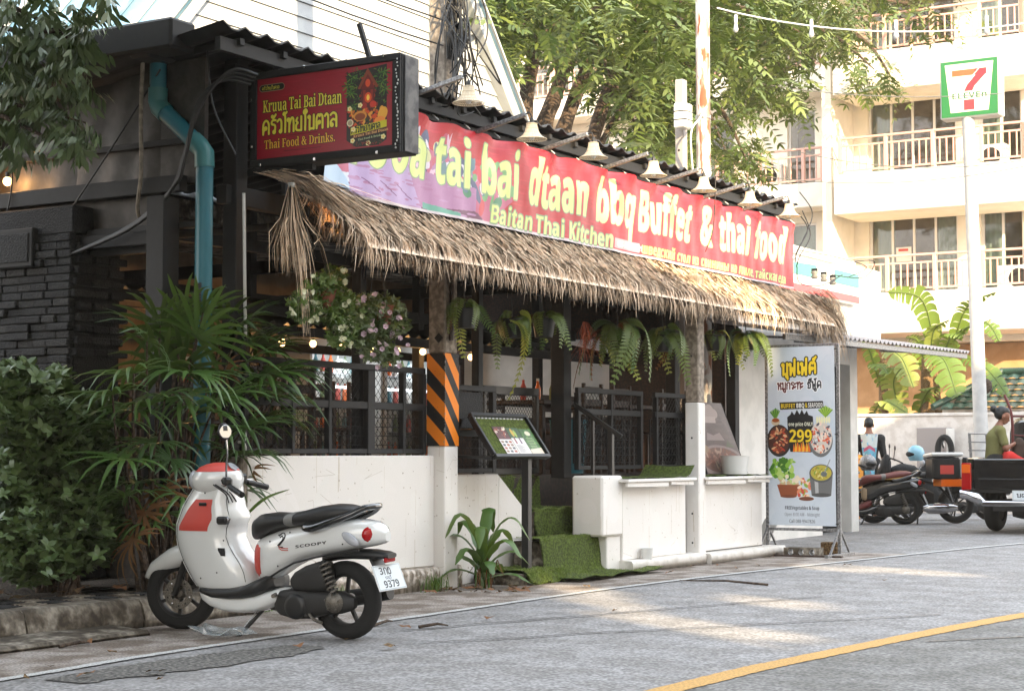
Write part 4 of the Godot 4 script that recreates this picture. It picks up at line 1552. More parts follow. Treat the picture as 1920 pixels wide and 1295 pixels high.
func sign_print() -> Image:
	var p := sheet(1024, 540, Color(0.58, 0.05, 0.15))
	var r := RandomNumberGenerator.new()
	r.seed = 8
	for i in 400:
		p.ell(r.randf() * 1024, r.randf() * 540, r.randf_range(8, 50), r.randf_range(2, 7), Color(0.56, 0.045, 0.14).lerp(Color(0.62, 0.06, 0.17), r.randf()))
	var gold := Color(0.90, 0.84, 0.28)
	var dark := Color(0.16, 0.10, 0.02)
	# little pill
	p.shape([40, 40, 190, 40, 190, 88, 40, 88], Color(0.55, 0.55, 0.42))
	p.ell(40, 64, 24, 24, Color(0.55, 0.55, 0.42))
	p.ell(190, 64, 24, 24, Color(0.55, 0.55, 0.42))
	p.shape([40, 44, 190, 44, 190, 84, 40, 84], Color(0.03, 0.04, 0.04))
	p.ell(40, 64, 20, 20, Color(0.03, 0.04, 0.04))
	p.ell(190, 64, 20, 20, Color(0.03, 0.04, 0.04))
	p.thai("ครัวไทยใบตาล", 36, 76, 19, gold, 2.6, TH, 0.0, 1.0)
	for st in [[dark, 5.0], [gold, 0.0]]:
		var n := p.text("Kruua Tai Bai Dtaan", -9000, 0, 68, gold, 0.0, 1.0, "Droid Serif", true)
		p.text("Kruua Tai Bai Dtaan", 44, 228, 82, st[0], 0.0, 505.0 / n, "Droid Serif", true, 0.0, st[1])
	p.thai("ครัวไทยใบตาล", 40, 376, 92, dark, 26.0, TH, 0.0, 0.87)
	p.thai("ครัวไทยใบตาล", 40, 376, 92, gold, 16.0, TH, 0.0, 0.87)
	var n2 := p.text("Thai Food & Drinks.", -9000, 0, 58, gold, 0.0, 1.0, "Droid Serif", true)
	p.text("Thai Food & Drinks.", 58, 476, 58, Color(0.28, 0.03, 0.06), 0.0, 545.0 / n2, "Droid Serif", true, 0.0, 4.0)
	p.text("Thai Food & Drinks.", 58, 476, 58, Color(0.93, 0.72, 0.22), 0.0, 545.0 / n2, "Droid Serif", true)
	p.rect(230, 398, 470, 402, Color(0.36, 0.03, 0.09))
	p.rect(210, 500, 500, 504, Color(0.36, 0.03, 0.09))
	# emblem: arched dark panel with a gabled sala, palms, flowers, fruit and dishes
	p.shape([690, 40, 985, 10, 985, 500, 930, 530, 760, 530, 690, 480], Color(0.09, 0.05, 0.05))
	for q in [[730, 70], [720, 170], [965, 60], [970, 170], [740, 255], [700, 120], [950, 120]]:
		for k in 9:
			var a := -PI + k * PI / 4.0 + 0.2
			p.stroke(PackedVector2Array([Vector2(q[0], q[1]), Vector2(q[0] + cos(a) * 44, q[1] + sin(a) * 34 + 8)]), 9.0, [Color(0.10, 0.24, 0.08), Color(0.22, 0.40, 0.12), Color(0.36, 0.48, 0.12)][(k + int(q[0])) % 3])
	for i in 220:
		var q := Vector2(r.randf_range(695, 980), r.randf_range(30, 300))
		if absf(q.x - 846) > 52.0 - 40.0 * clampf((150.0 - q.y) / 130.0, 0, 1):
			var a := r.randf() * TAU
			p.stroke(PackedVector2Array([q, q + Vector2(cos(a), sin(a)) * r.randf_range(10, 26)]), r.randf_range(3, 7), [Color(0.07, 0.17, 0.06), Color(0.14, 0.30, 0.09), Color(0.24, 0.42, 0.13), Color(0.40, 0.46, 0.13), Color(0.05, 0.09, 0.04)][r.randi() % 5])
	for i in 60:
		p.ell(846 + r.randfn() * 30, 200 + r.randfn() * 50, r.randf_range(6, 18), r.randf_range(6, 20), [Color(0.36, 0.06, 0.05), Color(0.52, 0.10, 0.06), Color(0.66, 0.18, 0.07)][i % 3])
	p.shape([845, 20, 770, 150, 790, 156, 845, 60, 905, 156, 925, 150], Color(0.50, 0.20, 0.10))
	p.shape([845, 60, 795, 155, 898, 155], Color(0.42, 0.05, 0.05))
	p.ell(846, 120, 18, 26, Color(0.85, 0.28, 0.10))
	p.shape([800, 155, 895, 155, 895, 290, 800, 290], Color(0.36, 0.05, 0.05))
	p.shape([812, 165, 830, 165, 830, 290, 812, 290], Color(0.55, 0.12, 0.08))
	p.shape([866, 165, 884, 165, 884, 290, 866, 290], Color(0.55, 0.12, 0.08))
	p.ell(848, 215, 26, 34, Color(0.88, 0.30, 0.10))
	p.ell(848, 215, 11, 20, Color(1.0, 0.80, 0.30))
	p.ell(820, 265, 20, 20, Color(0.62, 0.10, 0.10))
	p.ell(885, 262, 24, 22, Color(0.80, 0.20, 0.12))
	for i in 120:
		p.ell(r.randf_range(700, 980), r.randf_range(290, 395), r.randf_range(5, 20), r.randf_range(4, 13), [Color(0.80, 0.42, 0.12), Color(0.62, 0.18, 0.07), Color(0.90, 0.62, 0.20), Color(0.16, 0.24, 0.08), Color(0.30, 0.10, 0.05), Color(0.85, 0.30, 0.08)][r.randi() % 6], r.randf() * 3)
	p.ell(790, 330, 50, 34, Color(0.85, 0.55, 0.20))
	p.ell(790, 335, 38, 24, Color(0.55, 0.25, 0.08))
	p.ell(955, 330, 34, 46, Color(0.92, 0.66, 0.22), 0.4)
	p.ell(935, 372, 40, 26, Color(0.93, 0.55, 0.20))
	p.ell(716, 368, 24, 24, Color(0.90, 0.86, 0.72))
	p.ell(716, 368, 17, 17, Color(0.66, 0.60, 0.48))
	p.shape([720, 402, 985, 372, 985, 418, 720, 452], Color(0.80, 0.76, 0.12))
	p.thai("ครัวไทยใบตาล", 726, 440, 34, Color(0.12, 0.16, 0.03), 7.0, TH, -0.10, 0.86)
	p.shape([722, 450, 985, 420, 985, 444, 730, 474], Color(0.30, 0.10, 0.05))
	p.text("Kruua Tai Bai Dtaan", 742, 468, 18, Color(0.90, 0.70, 0.45), 0.0, 1.0, "Droid Serif", true, -0.10)
	p.shape([758, 474, 950, 456, 950, 478, 770, 494], Color(0.03, 0.08, 0.06))
	p.text("Thai Food & Drinks", 774, 490, 13, Color(0.75, 0.80, 0.60), 0.0, 1.0, "Droid Serif", true, -0.09)
	for q in [[712, 275], [740, 412], [735, 486], [850, 512], [960, 480], [790, 260]]:
		for k in 5:
			p.ell(q[0] + cos(TAU * k / 5) * 10, q[1] + sin(TAU * k / 5) * 10, 8, 8, Color(0.93, 0.88, 0.62))
		p.ell(q[0], q[1], 5, 5, Color(0.93, 0.68, 0.12))
	for i in 60:
		p.ell(r.randf_range(730, 950), r.randf_range(500, 524), 4, 3, [Color(0.55, 0.12, 0.08), Color(0.20, 0.22, 0.08)][i % 2])
	return p.im

func standee_print() -> Image:
	var p := sheet(512, 1216, Color(0.77, 0.80, 0.84))
	var r := RandomNumberGenerator.new()
	r.seed = 3
	for i in 160:
		p.ell(r.randf() * 512, r.randf() * 1216, r.randf_range(20, 70), r.randf_range(20, 60), Color(0.76, 0.795, 0.835).lerp(Color(0.79, 0.82, 0.855), r.randf()))
	var ink := Color(0.07, 0.07, 0.08)
	var yel := Color(0.93, 0.80, 0.17)
	p.thai("บุฟเฟต์", 108, 188, 74, ink, 34.0, TH, -0.03, 0.98)
	p.thai("บุฟเฟต์", 108, 188, 74, yel, 17.0, TH, -0.03, 0.98)
	p.thai("หมูกระทะ", 74, 290, 46, Color(0.95, 0.95, 0.95), 19.0, TH, -0.02, 0.98)
	p.thai("หมูกระทะ", 74, 290, 46, Color(0.36, 0.12, 0.14), 10.0, TH, -0.02, 0.98)
	p.thai("ชีฟู้ด", 306, 284, 46, Color(0.95, 0.95, 0.95), 19.0, TH, -0.02, 0.95)
	p.thai("ชีฟู้ด", 306, 284, 46, Color(0.14, 0.15, 0.19), 10.0, TH, -0.02, 0.95)
	# black band
	p.shape([90, 378, 422, 372, 426, 420, 96, 428], ink)
	var fit := func(txt: String, x0: float, x1: float, y: float, cap: float, col: Color, grow := 0.0) -> void:
		var nat := p.text(txt, -9000, 0, cap, col)
		p.text(txt, x0, y, cap, col, 0.0, (x1 - x0) / nat, "Droid Sans", true, 0.0, grow)
	fit.call("BUFFET", 102, 212, 418, 30, yel)
	fit.call("BBQ", 222, 282, 416, 30, Color(0.95, 0.95, 0.93))
	fit.call("&", 288, 305, 415, 30, yel)
	fit.call("SEAFOOD", 311, 418, 414, 30, Color(0.95, 0.95, 0.93))
	# flaming board
	p.shape([150, 480, 175, 462, 185, 440, 205, 465, 225, 430, 245, 462, 262, 428, 280, 462, 300, 436, 312, 466, 345, 476, 352, 640, 330, 720, 170, 716, 156, 640], ink)
	for k in 9:
		p.shape([190 + k * 14, 716, 196 + k * 14, 660 - 20 * (k % 3), 212 + k * 14, 716], [Color(0.90, 0.45, 0.10), Color(0.95, 0.70, 0.22)][k % 2])
	# pans of meat and seafood
	p.ell(84, 640, 92, 110, Color(0.13, 0.11, 0.11))
	p.ell(84, 636, 80, 98, Color(0.30, 0.16, 0.11))
	p.ell(400, 640, 92, 112, Color(0.42, 0.42, 0.42))
	p.ell(404, 620, 84, 108, Color(0.82, 0.78, 0.74))
	for i in 64:
		var c := Vector2(84, 636) + Vector2(r.randf_range(-66, 66), r.randf_range(-84, 84))
		if Vector2((c.x - 84) / 74, (c.y - 636) / 92).length() < 0.95:
			p.ell(c.x, c.y, r.randf_range(9, 20), r.randf_range(5, 10), [Color(0.70, 0.34, 0.20), Color(0.80, 0.50, 0.34), Color(0.52, 0.20, 0.13), Color(0.88, 0.70, 0.52), Color(0.72, 0.22, 0.14)][r.randi() % 5], r.randf() * 3)
	for i in 80:
		var c := Vector2(404, 616) + Vector2(r.randf_range(-74, 74), r.randf_range(-100, 100))
		if Vector2((c.x - 404) / 80, (c.y - 616) / 104).length() < 0.96:
			p.ell(c.x, c.y, r.randf_range(8, 22), r.randf_range(4, 9), [Color(0.82, 0.34, 0.22), Color(0.92, 0.86, 0.80), Color(0.34, 0.33, 0.38), Color(0.88, 0.48, 0.34), Color(0.70, 0.20, 0.15), Color(0.94, 0.80, 0.72)][r.randi() % 6], r.randf() * 3)
	for k in 11:
		p.stroke(PackedVector2Array([Vector2(440, 480), Vector2(390 + k * 10, 408 + absf(k - 5) * 5)]), 9.0, [Color(0.42, 0.60, 0.16), Color(0.60, 0.72, 0.26)][k % 2])
	for k in 6:
		p.ell(376 + k * 18, 500, 8, 24, Color(0.90, 0.88, 0.70))
	for k in 8:
		p.stroke(PackedVector2Array([Vector2(60, 492), Vector2(20 + k * 10, 420 + absf(k - 4) * 6)]), 9.0, [Color(0.24, 0.46, 0.12), Color(0.44, 0.62, 0.20)][k % 2])
	p.ell(60, 510, 34, 26, Color(0.80, 0.72, 0.60))
	p.ell(60, 500, 28, 14, Color(0.62, 0.30, 0.08))
	fit.call("one price ONLY", 160, 344, 540, 25, Color(0.96, 0.95, 0.85))
	fit.call("299", 164, 334, 650, 84, Color(0.2, 0.15, 0.02), 6.0)
	fit.call("299", 164, 334, 650, 84, yel)
	p.thai("บาท", 338, 650, 20, Color(0.12, 0.12, 0.12), 9.0, TH)
	p.thai("บาท", 338, 650, 20, Color(0.95, 0.95, 0.95), 4.5, TH)
	# vegetable bowl
	for i in 60:
		p.ell(r.randf_range(24, 190), r.randf_range(770, 900), r.randf_range(10, 26), r.randf_range(8, 20), [Color(0.35, 0.56, 0.14), Color(0.52, 0.70, 0.24), Color(0.70, 0.80, 0.42), Color(0.24, 0.44, 0.10)][r.randi() % 4], r.randf() * 3)
	for i in 26:
		p.ell(r.randf_range(80, 240), r.randf_range(880, 950), r.randf_range(10, 20), r.randf_range(9, 17), [Color(0.90, 0.84, 0.74), Color(0.80, 0.66, 0.52), Color(0.72, 0.80, 0.52)][i % 3], r.randf() * 3)
	p.shape([64, 940, 240, 940, 214, 1022, 92, 1022], Color(0.55, 0.28, 0.15))
	p.ell(152, 1020, 62, 10, Color(0.45, 0.22, 0.12))
	for i in 24:
		p.ell(r.randf_range(225, 330), r.randf_range(900, 1020), r.randf_range(10, 22), r.randf_range(8, 13), [Color(0.86, 0.52, 0.38), Color(0.92, 0.80, 0.68), Color(0.78, 0.30, 0.22), Color(0.55, 0.66, 0.26)][i % 4], r.randf() * 3)
	p.ell(290, 1034, 58, 14, Color(0.42, 0.22, 0.12))
	# pot of soup
	p.shape([314, 880, 490, 880, 478, 1010, 330, 1010], Color(0.42, 0.42, 0.42))
	p.shape([350, 890, 380, 890, 384, 1008, 360, 1008], Color(0.70, 0.70, 0.70))
	p.ell(404, 1008, 74, 14, Color(0.30, 0.30, 0.30))
	p.ell(402, 862, 90, 62, Color(0.34, 0.34, 0.34))
	p.ell(402, 858, 80, 52, Color(0.72, 0.66, 0.26))
	for i in 34:
		p.ell(402 + r.randf_range(-60, 60), 858 + r.randf_range(-36, 36), r.randf_range(4, 13), r.randf_range(3, 7), [Color(0.52, 0.60, 0.22), Color(0.85, 0.80, 0.52), Color(0.60, 0.50, 0.16)][i % 3], r.randf() * 3)
	p.ell(424, 866, 24, 18, Color(0.40, 0.42, 0.42))
	p.stroke(PackedVector2Array([Vector2(430, 852), Vector2(470, 770)]), 7.0, Color(0.55, 0.57, 0.58))
	p.text("FREEVegetables & Soup", 256, 1108, 23, Color(0.16, 0.17, 0.19), 0.5, 0.74)
	p.text("Open 8:00 AM - Midnight", 256, 1152, 22, Color(0.38, 0.40, 0.44), 0.5, 0.78, "Droid Sans", false)
	p.text("Call 088-9947826", 256, 1198, 23, Color(0.16, 0.17, 0.19), 0.5, 0.80, "Droid Sans", false)
	return p.im

func plate_print(top: String, mid: String, low: String) -> Image:
	var p := sheet(340, 220, Color(0.78, 0.81, 0.82))
	p.rect(6, 6, 334, 214, Color(0.55, 0.58, 0.60))
	p.rect(10, 10, 330, 210, Color(0.80, 0.83, 0.84))
	var ink := Color(0.13, 0.14, 0.18)
	if low:
		var x := 72.0
		if top.begins_with("3"):
			p.text("3", 70, 82, 62, ink)
			x = 122.0
		p.thai(top.trim_prefix("3"), x, 82, 56, ink, 11.0, TH, 0.0, 1.15)
		p.thai(mid, 116, 124, 22, Color(0.30, 0.32, 0.40), 4.0, TH, 0.0, 1.2)
		p.text(low, 170, 200, 62, ink, 0.5)
	else:
		p.thai(top, 60, 150, 84, ink, 15.0, TH, 0.0, 1.1)
		p.text("47", 210, 150, 90, ink)
	return p.im

func menu_print(kind: int) -> Image:
	var p := sheet(200, 280, Color(0.84, 0.82, 0.80) if kind < 2 else Color(0.20, 0.36, 0.12))
	var r := RandomNumberGenerator.new()
	r.seed = 30 + kind
	if kind == 0:
		p.rect(0, 0, 200, 130, Color(0.32, 0.10, 0.08))
		for i in 40:
			p.ell(r.randf() * 200, r.randf() * 120, r.randf_range(6, 24), r.randf_range(3, 10), [Color(0.62, 0.26, 0.14), Color(0.85, 0.80, 0.72), Color(0.20, 0.08, 0.06)][i % 3], r.randf() * 3)
		for k in 4:
			for j in 3:
				p.rect(14 + j * 62, 146 + k * 32, 58 + j * 62, 168 + k * 32, [Color(0.50, 0.40, 0.32), Color(0.25, 0.25, 0.26), Color(0.60, 0.30, 0.20)][(j + k) % 3])
	elif kind == 1:
		p.rect(0, 0, 200, 110, Color(0.16, 0.30, 0.14))
		p.ell(70, 52, 22, 44, Color(0.75, 0.62, 0.20))
		p.ell(110, 62, 18, 40, Color(0.60, 0.70, 0.30))
		for k in 3:
			p.rect(40 + k * 40, 110, 62 + k * 40, 170, [Color(0.50, 0.12, 0.18), Color(0.80, 0.80, 0.80), Color(0.30, 0.12, 0.30)][k])
		for k in 12:
			p.rect(20, 184 + k * 7, 90 + (k * 37) % 60, 187 + k * 7, Color(0.45, 0.45, 0.46))
	else:
		for i in 50:
			p.ell(r.randf() * 200, r.randf() * 280, r.randf_range(6, 20), r.randf_range(3, 9), [Color(0.28, 0.50, 0.14), Color(0.16, 0.34, 0.10), Color(0.36, 0.56, 0.20)][i % 3], r.randf() * 3)
		p.ell(110, 50, 44, 26, Color(0.82, 0.80, 0.70))
		for k in 8:
			p.rect(40, 100 + k * 18, 150, 104 + k * 18, Color(0.70, 0.78, 0.52))
		p.shape([0, 230, 200, 210, 200, 280, 0, 280], Color(0.82, 0.78, 0.70))
	return p.im

func thatch_and_banner() -> void:
	# thatch: a sheet of straw laid over battens
	var t := thing("thatch_awning", "shaggy straw thatch awning hanging under the red banner", "awning", V(0, 0, 0))
	for k in 3:
		obj("batten", mb().tube([V(10.4, 3.04 - k * 0.2, -8.18 + k * 0.27), V(20.1, 3.04 - k * 0.2, -8.18 + k * 0.27)], 0.022, 6), M.dark_wood, t)
	var g := mb()
	g.grid([PackedVector3Array([V(10.45, 3.10, -8.2), V(20.05, 3.10, -8.2)]), PackedVector3Array([V(10.45, 2.9, -7.82), V(20.05, 2.9, -7.82)]), PackedVector3Array([V(10.5, 2.66, -7.58), V(20.05, 2.66, -7.58)])], false, false)
	obj("backing", g, M.straw, t)
	g = mb()
	g.tinted = true
	var count := 36000
	for i in count:
		var x := rng.randf_range(10.42, 20.15)
		var s := pow(rng.randf(), 0.8)
		var base := V(x, lerpf(3.12, 2.79, s), lerpf(-8.17, -7.70, s)) + V(0, rng.randf_range(0, 0.04), rng.randf_range(0, 0.03))
		var len_ := rng.randf_range(0.10, 0.30)
		if rng.randf() < 0.06:
			len_ *= 1.3
		var side := rng.randf_range(-0.16, 0.16)
		var end := 0.0
		if x > 19.6:
			side += (x - 19.6) * 0.45
			end = x - 19.6
		straw(g, base, len_ * (1.0 - end * 0.2), side, rng.randf_range(0.25, 0.6))
	var o: Node3D = obj("straw", g, M.straw, t)
	o.set_meta("kind", "stuff")
	# right hand hip end
	g = mb()
	g.tinted = true
	for i in 1500:
		var a := rng.randf()
		straw(g, V(20.05 + rng.randf() * 0.05, lerpf(3.12, 2.78, a), lerpf(-8.2, -7.7, rng.randf())), rng.randf_range(0.2, 0.5), rng.randf_range(0.15, 0.5), rng.randf_range(0.0, 0.3))
	o = obj("end_straw", g, M.straw, t)
	o.set_meta("kind", "stuff")
	# the tied bundle at the left end
	var b := thing("straw_bundle", "loose straw bundle tied at its top and hanging by the sign box", "straw bundle", on_z(546, 345, -7.95))
	g = mb()
	g.tinted = true
	for i in 330:
		var sx := rng.randfn() * 0.07
		var sz := rng.randfn() * 0.06
		straw_line(g, [V(sx * 0.08, 0.02, sz * 0.08), V(sx * 0.55, -0.25, sz * 0.5), V(sx * 1.1, -0.5 + rng.randf() * 0.2, sz * 1.0), V(sx * 1.25 + 0.04, -rng.randf_range(0.38, 0.68), sz * 1.15)])
	for i in 40:
		var sx := rng.randf_range(-0.02, 0.16)
		straw_line(g, [V(0.02, -0.1, 0), V(sx, -0.5, 0.05), V(sx * 1.2 + 0.03, -rng.randf_range(0.8, 1.15), 0.06)])
	o = obj("straw", g, M.straw, b)
	o.set_meta("kind", "stuff")
	g = mb()
	for i in 3:
		g.at(V(0, 0.0 - i * 0.012, 0)).lathe([Vector2(0.02, 0), Vector2(0.028, 0.005), Vector2(0.02, 0.01)], 10)
	obj("tie", g, M.white_plastic, b)
	b = thing("straw_bundle", "straw laid along the ridge between the sign box and the thatch", "straw bundle", V(0, 0, 0))
	g = mb()
	g.tinted = true
	for i in 420:
		var k := rng.randf()
		var a := V(9.95 + k * 0.5, 3.2 - k * 0.05, -8.25 + rng.randf() * 0.3)
		straw_line(g, [a, a + V(0.25, -0.03 + rng.randf() * 0.05, 0.04), a + V(0.5 + rng.randf() * 0.4, -0.12 - rng.randf() * 0.25, 0.12 + rng.randf() * 0.2)])
	o = obj("straw", g, M.straw, b)
	o.set_meta("kind", "stuff")
	# banner cloth
	t = thing("shop_banner", "long red vinyl banner with lime lettering above the thatch", "banner", V(0, 0, 0))
	g = mb()
	var rows := []
	for i in 9:
		var r := PackedVector3Array()
		for j in 121:
			var u := j / 120.0
			var v := i / 8.0
			var dz := 0.022 * sin(u * 47.0 + v * 3.0 + sin(u * 13.0) * 2.0) * (1.0 - v * 0.5) + 0.035 * pow(maxf(0.0, 1.0 - v * 2.0), 2.0) * sin(u * 110.0 + v * 9.0) + 0.006 * sin(u * 190.0 - v * 6.0)
			r.append(V(10.62 + u * 9.4, 3.93 - v * 0.79 - 0.028 * (1.0 - absf(cos(u * 9.4 / 0.98 * PI))) * (1.0 - v), -8.10 + dz - 0.05 * (v - 0.5)))
		rows.append(r)
	g.grid(rows, false, false)
	obj("cloth", g, printed("banner_print", banner_print(), 0.42), t)
	for q in [[3.95, -8.13], [3.12, -8.17]]:
		obj("batten", mb().bb(V(10.6, q[0] - 0.02, q[1] - 0.05), V(20.05, q[0] + 0.02, q[1] - 0.01)), M.dark_steel, t)
	for i in 20:
		obj("tie", mb().tube([V(10.7 + i * 0.49, 3.93, -8.09), V(10.7 + i * 0.49, 3.98, -8.15)], 0.006, 4), M.white_plastic, t)
	# boards behind the banner
	g = mb()
	g.bb(V(10.4, 3.1, -8.34), V(20.0, 3.98, -8.3))
	tag(obj("banner_board", g, M.corrugated_dark), "dark corrugated board carrying the red banner", "board")
	# lamps on arms in front of the banner
	var xs := [11.78, 12.78, 13.88, 15.09, 16.23, 17.4, 18.5]
	for i in 7:
		lamp_on_arm(xs[i], 4.06 if i == 0 else 3.92, i)
	# the projecting light box
	t = thing("sign_box", "dark steel sign box with crimson panel hanging over the pavement", "sign", V(10.0, 3.24, -8.3))
	obj("case", mb().bb(V(0.0, 0, 0), V(0.2, 0.7, 1.34), 0.008), M.dark_steel, t)
	g = mb()
	g.quad(V(-0.012, 0.055, 0.06), V(-0.012, 0.645, 0.06), V(-0.012, 0.645, 1.27), V(-0.012, 0.055, 1.27))
	obj("panel", g, printed("sign_print", sign_print(), 0.35), t)
	for q in [[V(-0.02, 0, 0), V(0.0, 0.05, 1.34)], [V(-0.02, 0.65, 0), V(0.0, 0.7, 1.34)], [V(-0.02, 0.052, 0), V(0.0, 0.648, 0.055)], [V(-0.02, 0.052, 1.275), V(0.0, 0.648, 1.34)]]:
		obj("frame_bar", mb().bb(q[0], q[1], 0.004), M.dark_steel, t)
	obj("end_cap", mb().bb(V(0.03, 0.01, 1.341), V(0.2, 0.69, 1.352), 0.003), mottled("weathered_steel", Color(0.20, 0.20, 0.215), Color(0.36, 0.355, 0.35), 2.0, 0.6, 0.03, 0.0, true, 41, 4), t)
	for q in [[0.08, 0.685], [0.5, 0.69], [1.2, 0.69], [0.1, 0.01], [0.6, 0.01], [1.15, 0.01], [0.01, 0.5], [0.02, 0.15]]:
		obj("clip", mb().box(V(-0.026, q[1], q[0]), V(0.012, 0.022, 0.02), 0.003), M.chrome, t)
	var rr := RandomNumberGenerator.new()
	rr.seed = 77
	g = mb()
	for i in 26:
		g.ball(V(-0.021, 0.03 + i * 0.025, 1.315 + rr.randf_range(-0.012, 0.012)), V(0.003, rr.randf_range(0.005, 0.013), rr.randf_range(0.004, 0.009)), 6, 4)
	o = obj("paint_specks", g, M.white_plastic, t)
	o.set_meta("kind", "stuff")
	for z in [0.15, 1.0]:
		obj("hanger", mb().bar(V(0.1, 0.7, z), V(0.1, 0.98, z - 0.1), 0.03, 0.03), M.dark_steel, t)
	obj("bracket", mb().bar(V(0.1, -0.02, -0.3), V(0.1, -0.02, 0.5), 0.04, 0.04), M.dark_steel, t)

func straw(g: MB, base: Vector3, len_: float, side: float, out: float) -> void:
	# lies along the slope first, then hangs over
	var p1 := base + V(side * 0.3, -0.30 * len_, 0.42 * len_ * (0.4 + out))
	var p2 := base + V(side * 0.7, -0.72 * len_, 0.62 * len_ * (0.35 + out))
	var p3 := base + V(side, -1.12 * len_, 0.66 * len_ * (0.3 + out) + rng.randf_range(-0.03, 0.03))
	straw_line(g, [base, p1, p2, p3])

func straw_line(g: MB, pts: Array) -> void:
	var tone := rng.randf()
	g.col = Color(0.88, 0.81, 0.74).lerp(Color(1.0, 0.98, 0.95), tone)
	var w := rng.randf_range(0.0013, 0.003)
	var a := V(rng.randf_range(-1, 1), rng.randf_range(-0.4, 0.4), rng.randf_range(-0.5, 0.5)).normalized()
	var i0 := g.v.size()
	var n := pts.size()
	for i in n:
		var ww := w if i < n - 1 else w * 0.4
		var nn: Vector3 = (a.cross((pts[mini(i + 1, n - 1)] - pts[maxi(i - 1, 0)]).normalized())).normalized()
		if nn.y + nn.z < 0:
			nn = -nn
		g.vert(pts[i] - a * ww, nn)
		g.vert(pts[i] + a * ww, nn)
	for i in n - 1:
		var k := i0 + i * 2
		g.idx.append_array([k, k + 1, k + 2, k + 1, k + 3, k + 2])

func lamp_on_arm(x: float, y: float, i: int) -> void:
	var spots := ["beside the sign box", "over the word tai", "over the word bai", "over the word dtaan", "over the word Buffet", "over the ampersand", "over the right end of the banner"]
	var t := thing("banner_lamp", "bell shaped wicker lamp on a steel arm " + spots[i], "lamp", V(x, y, -8.1), 0.0, "lamps along the banner")
	var tip := V(0, 0.11, 0.5)
	obj("arm", mb().bar(V(0, -0.02, -0.12), tip, 0.035, 0.035, 0.003), M.grey_steel, t)
	obj("cord", mb().tube(curve([tip, tip + V(0.01, 0.01, 0.03), tip + V(0.01, -0.03, 0.05), tip + V(0.012, -0.06, 0.05)], 4), 0.006, 5), M.black_cable, t)
	var c := tip + V(0.012, -0.115, 0.05)
	obj("socket", mb().at(c + V(0, 0.055, 0)).lathe([Vector2(0.008, 0.03), Vector2(0.017, 0.015), Vector2(0.02, -0.02)], 10), M.black_plastic, t)
	# woven shade: many canes from collar to rim, hoops round them
	var g := mb()
	var prof := [Vector2(0.045, 0.03), Vector2(0.05, 0.0), Vector2(0.06, -0.04), Vector2(0.085, -0.076), Vector2(0.128, -0.104)]
	for k in 44:
		var a := TAU * k / 44.0
		var pts := []
		for q in prof:
			pts.append(c + V(cos(a + q.y * 1.2) * q.x, q.y, sin(a + q.y * 1.2) * q.x))
		g.strip(pts, [0.0025, 0.003, 0.0035, 0.0045, 0.006], V(-sin(a), 0, cos(a)))
	for q in [Vector2(0.047, 0.03), Vector2(0.053, -0.01), Vector2(0.063, -0.044), Vector2(0.085, -0.075), Vector2(0.108, -0.092), Vector2(0.13, -0.104)]:
		var ring := []
		for k in 21:
			ring.append(c + V(cos(TAU * k / 20) * q.x, q.y, sin(TAU * k / 20) * q.x))
		g.tube(ring, 0.0032, 4, false)
	obj("shade", g, M.wicker, t)
	obj("bulb", mb().at(c + V(0, -0.04, 0), Basis().scaled(Vector3.ONE * 0.8)).lathe([Vector2(0.012, 0.045), Vector2(0.015, 0.02), Vector2(0.034, -0.03), Vector2(0.036, -0.055), Vector2(0.02, -0.085), Vector2(0.001, -0.092)], 12), M.white_plastic, t)

# a point of the photograph (1920 x 1295) laid on the plane x = k, y = k or z = k
func sight(px: float, py: float) -> Vector3:
	var a := deg_to_rad(31.2)
	var p := atan(200.5 / 3300.0)
	var f := V(cos(a) * cos(p), sin(p), -sin(a) * cos(p))
	var r := V(sin(a), 0, cos(a))
	return f + r * ((px - 960.0) / 3300.0) + r.cross(f) * (-(py - 647.5) / 3300.0)

func on_x(px: float, py: float, k: float) -> Vector3:
	var d := sight(px, py)
	return V(0, 1.15, 0) + d * (k / d.x)

func on_z(px: float, py: float, k: float) -> Vector3:
	var d := sight(px, py)
	return V(0, 1.15, 0) + d * (k / d.z)

func on_y(px: float, py: float, k := 0.0) -> Vector3:
	var d := sight(px, py)
	return V(0, 1.15, 0) + d * ((k - 1.15) / d.y)

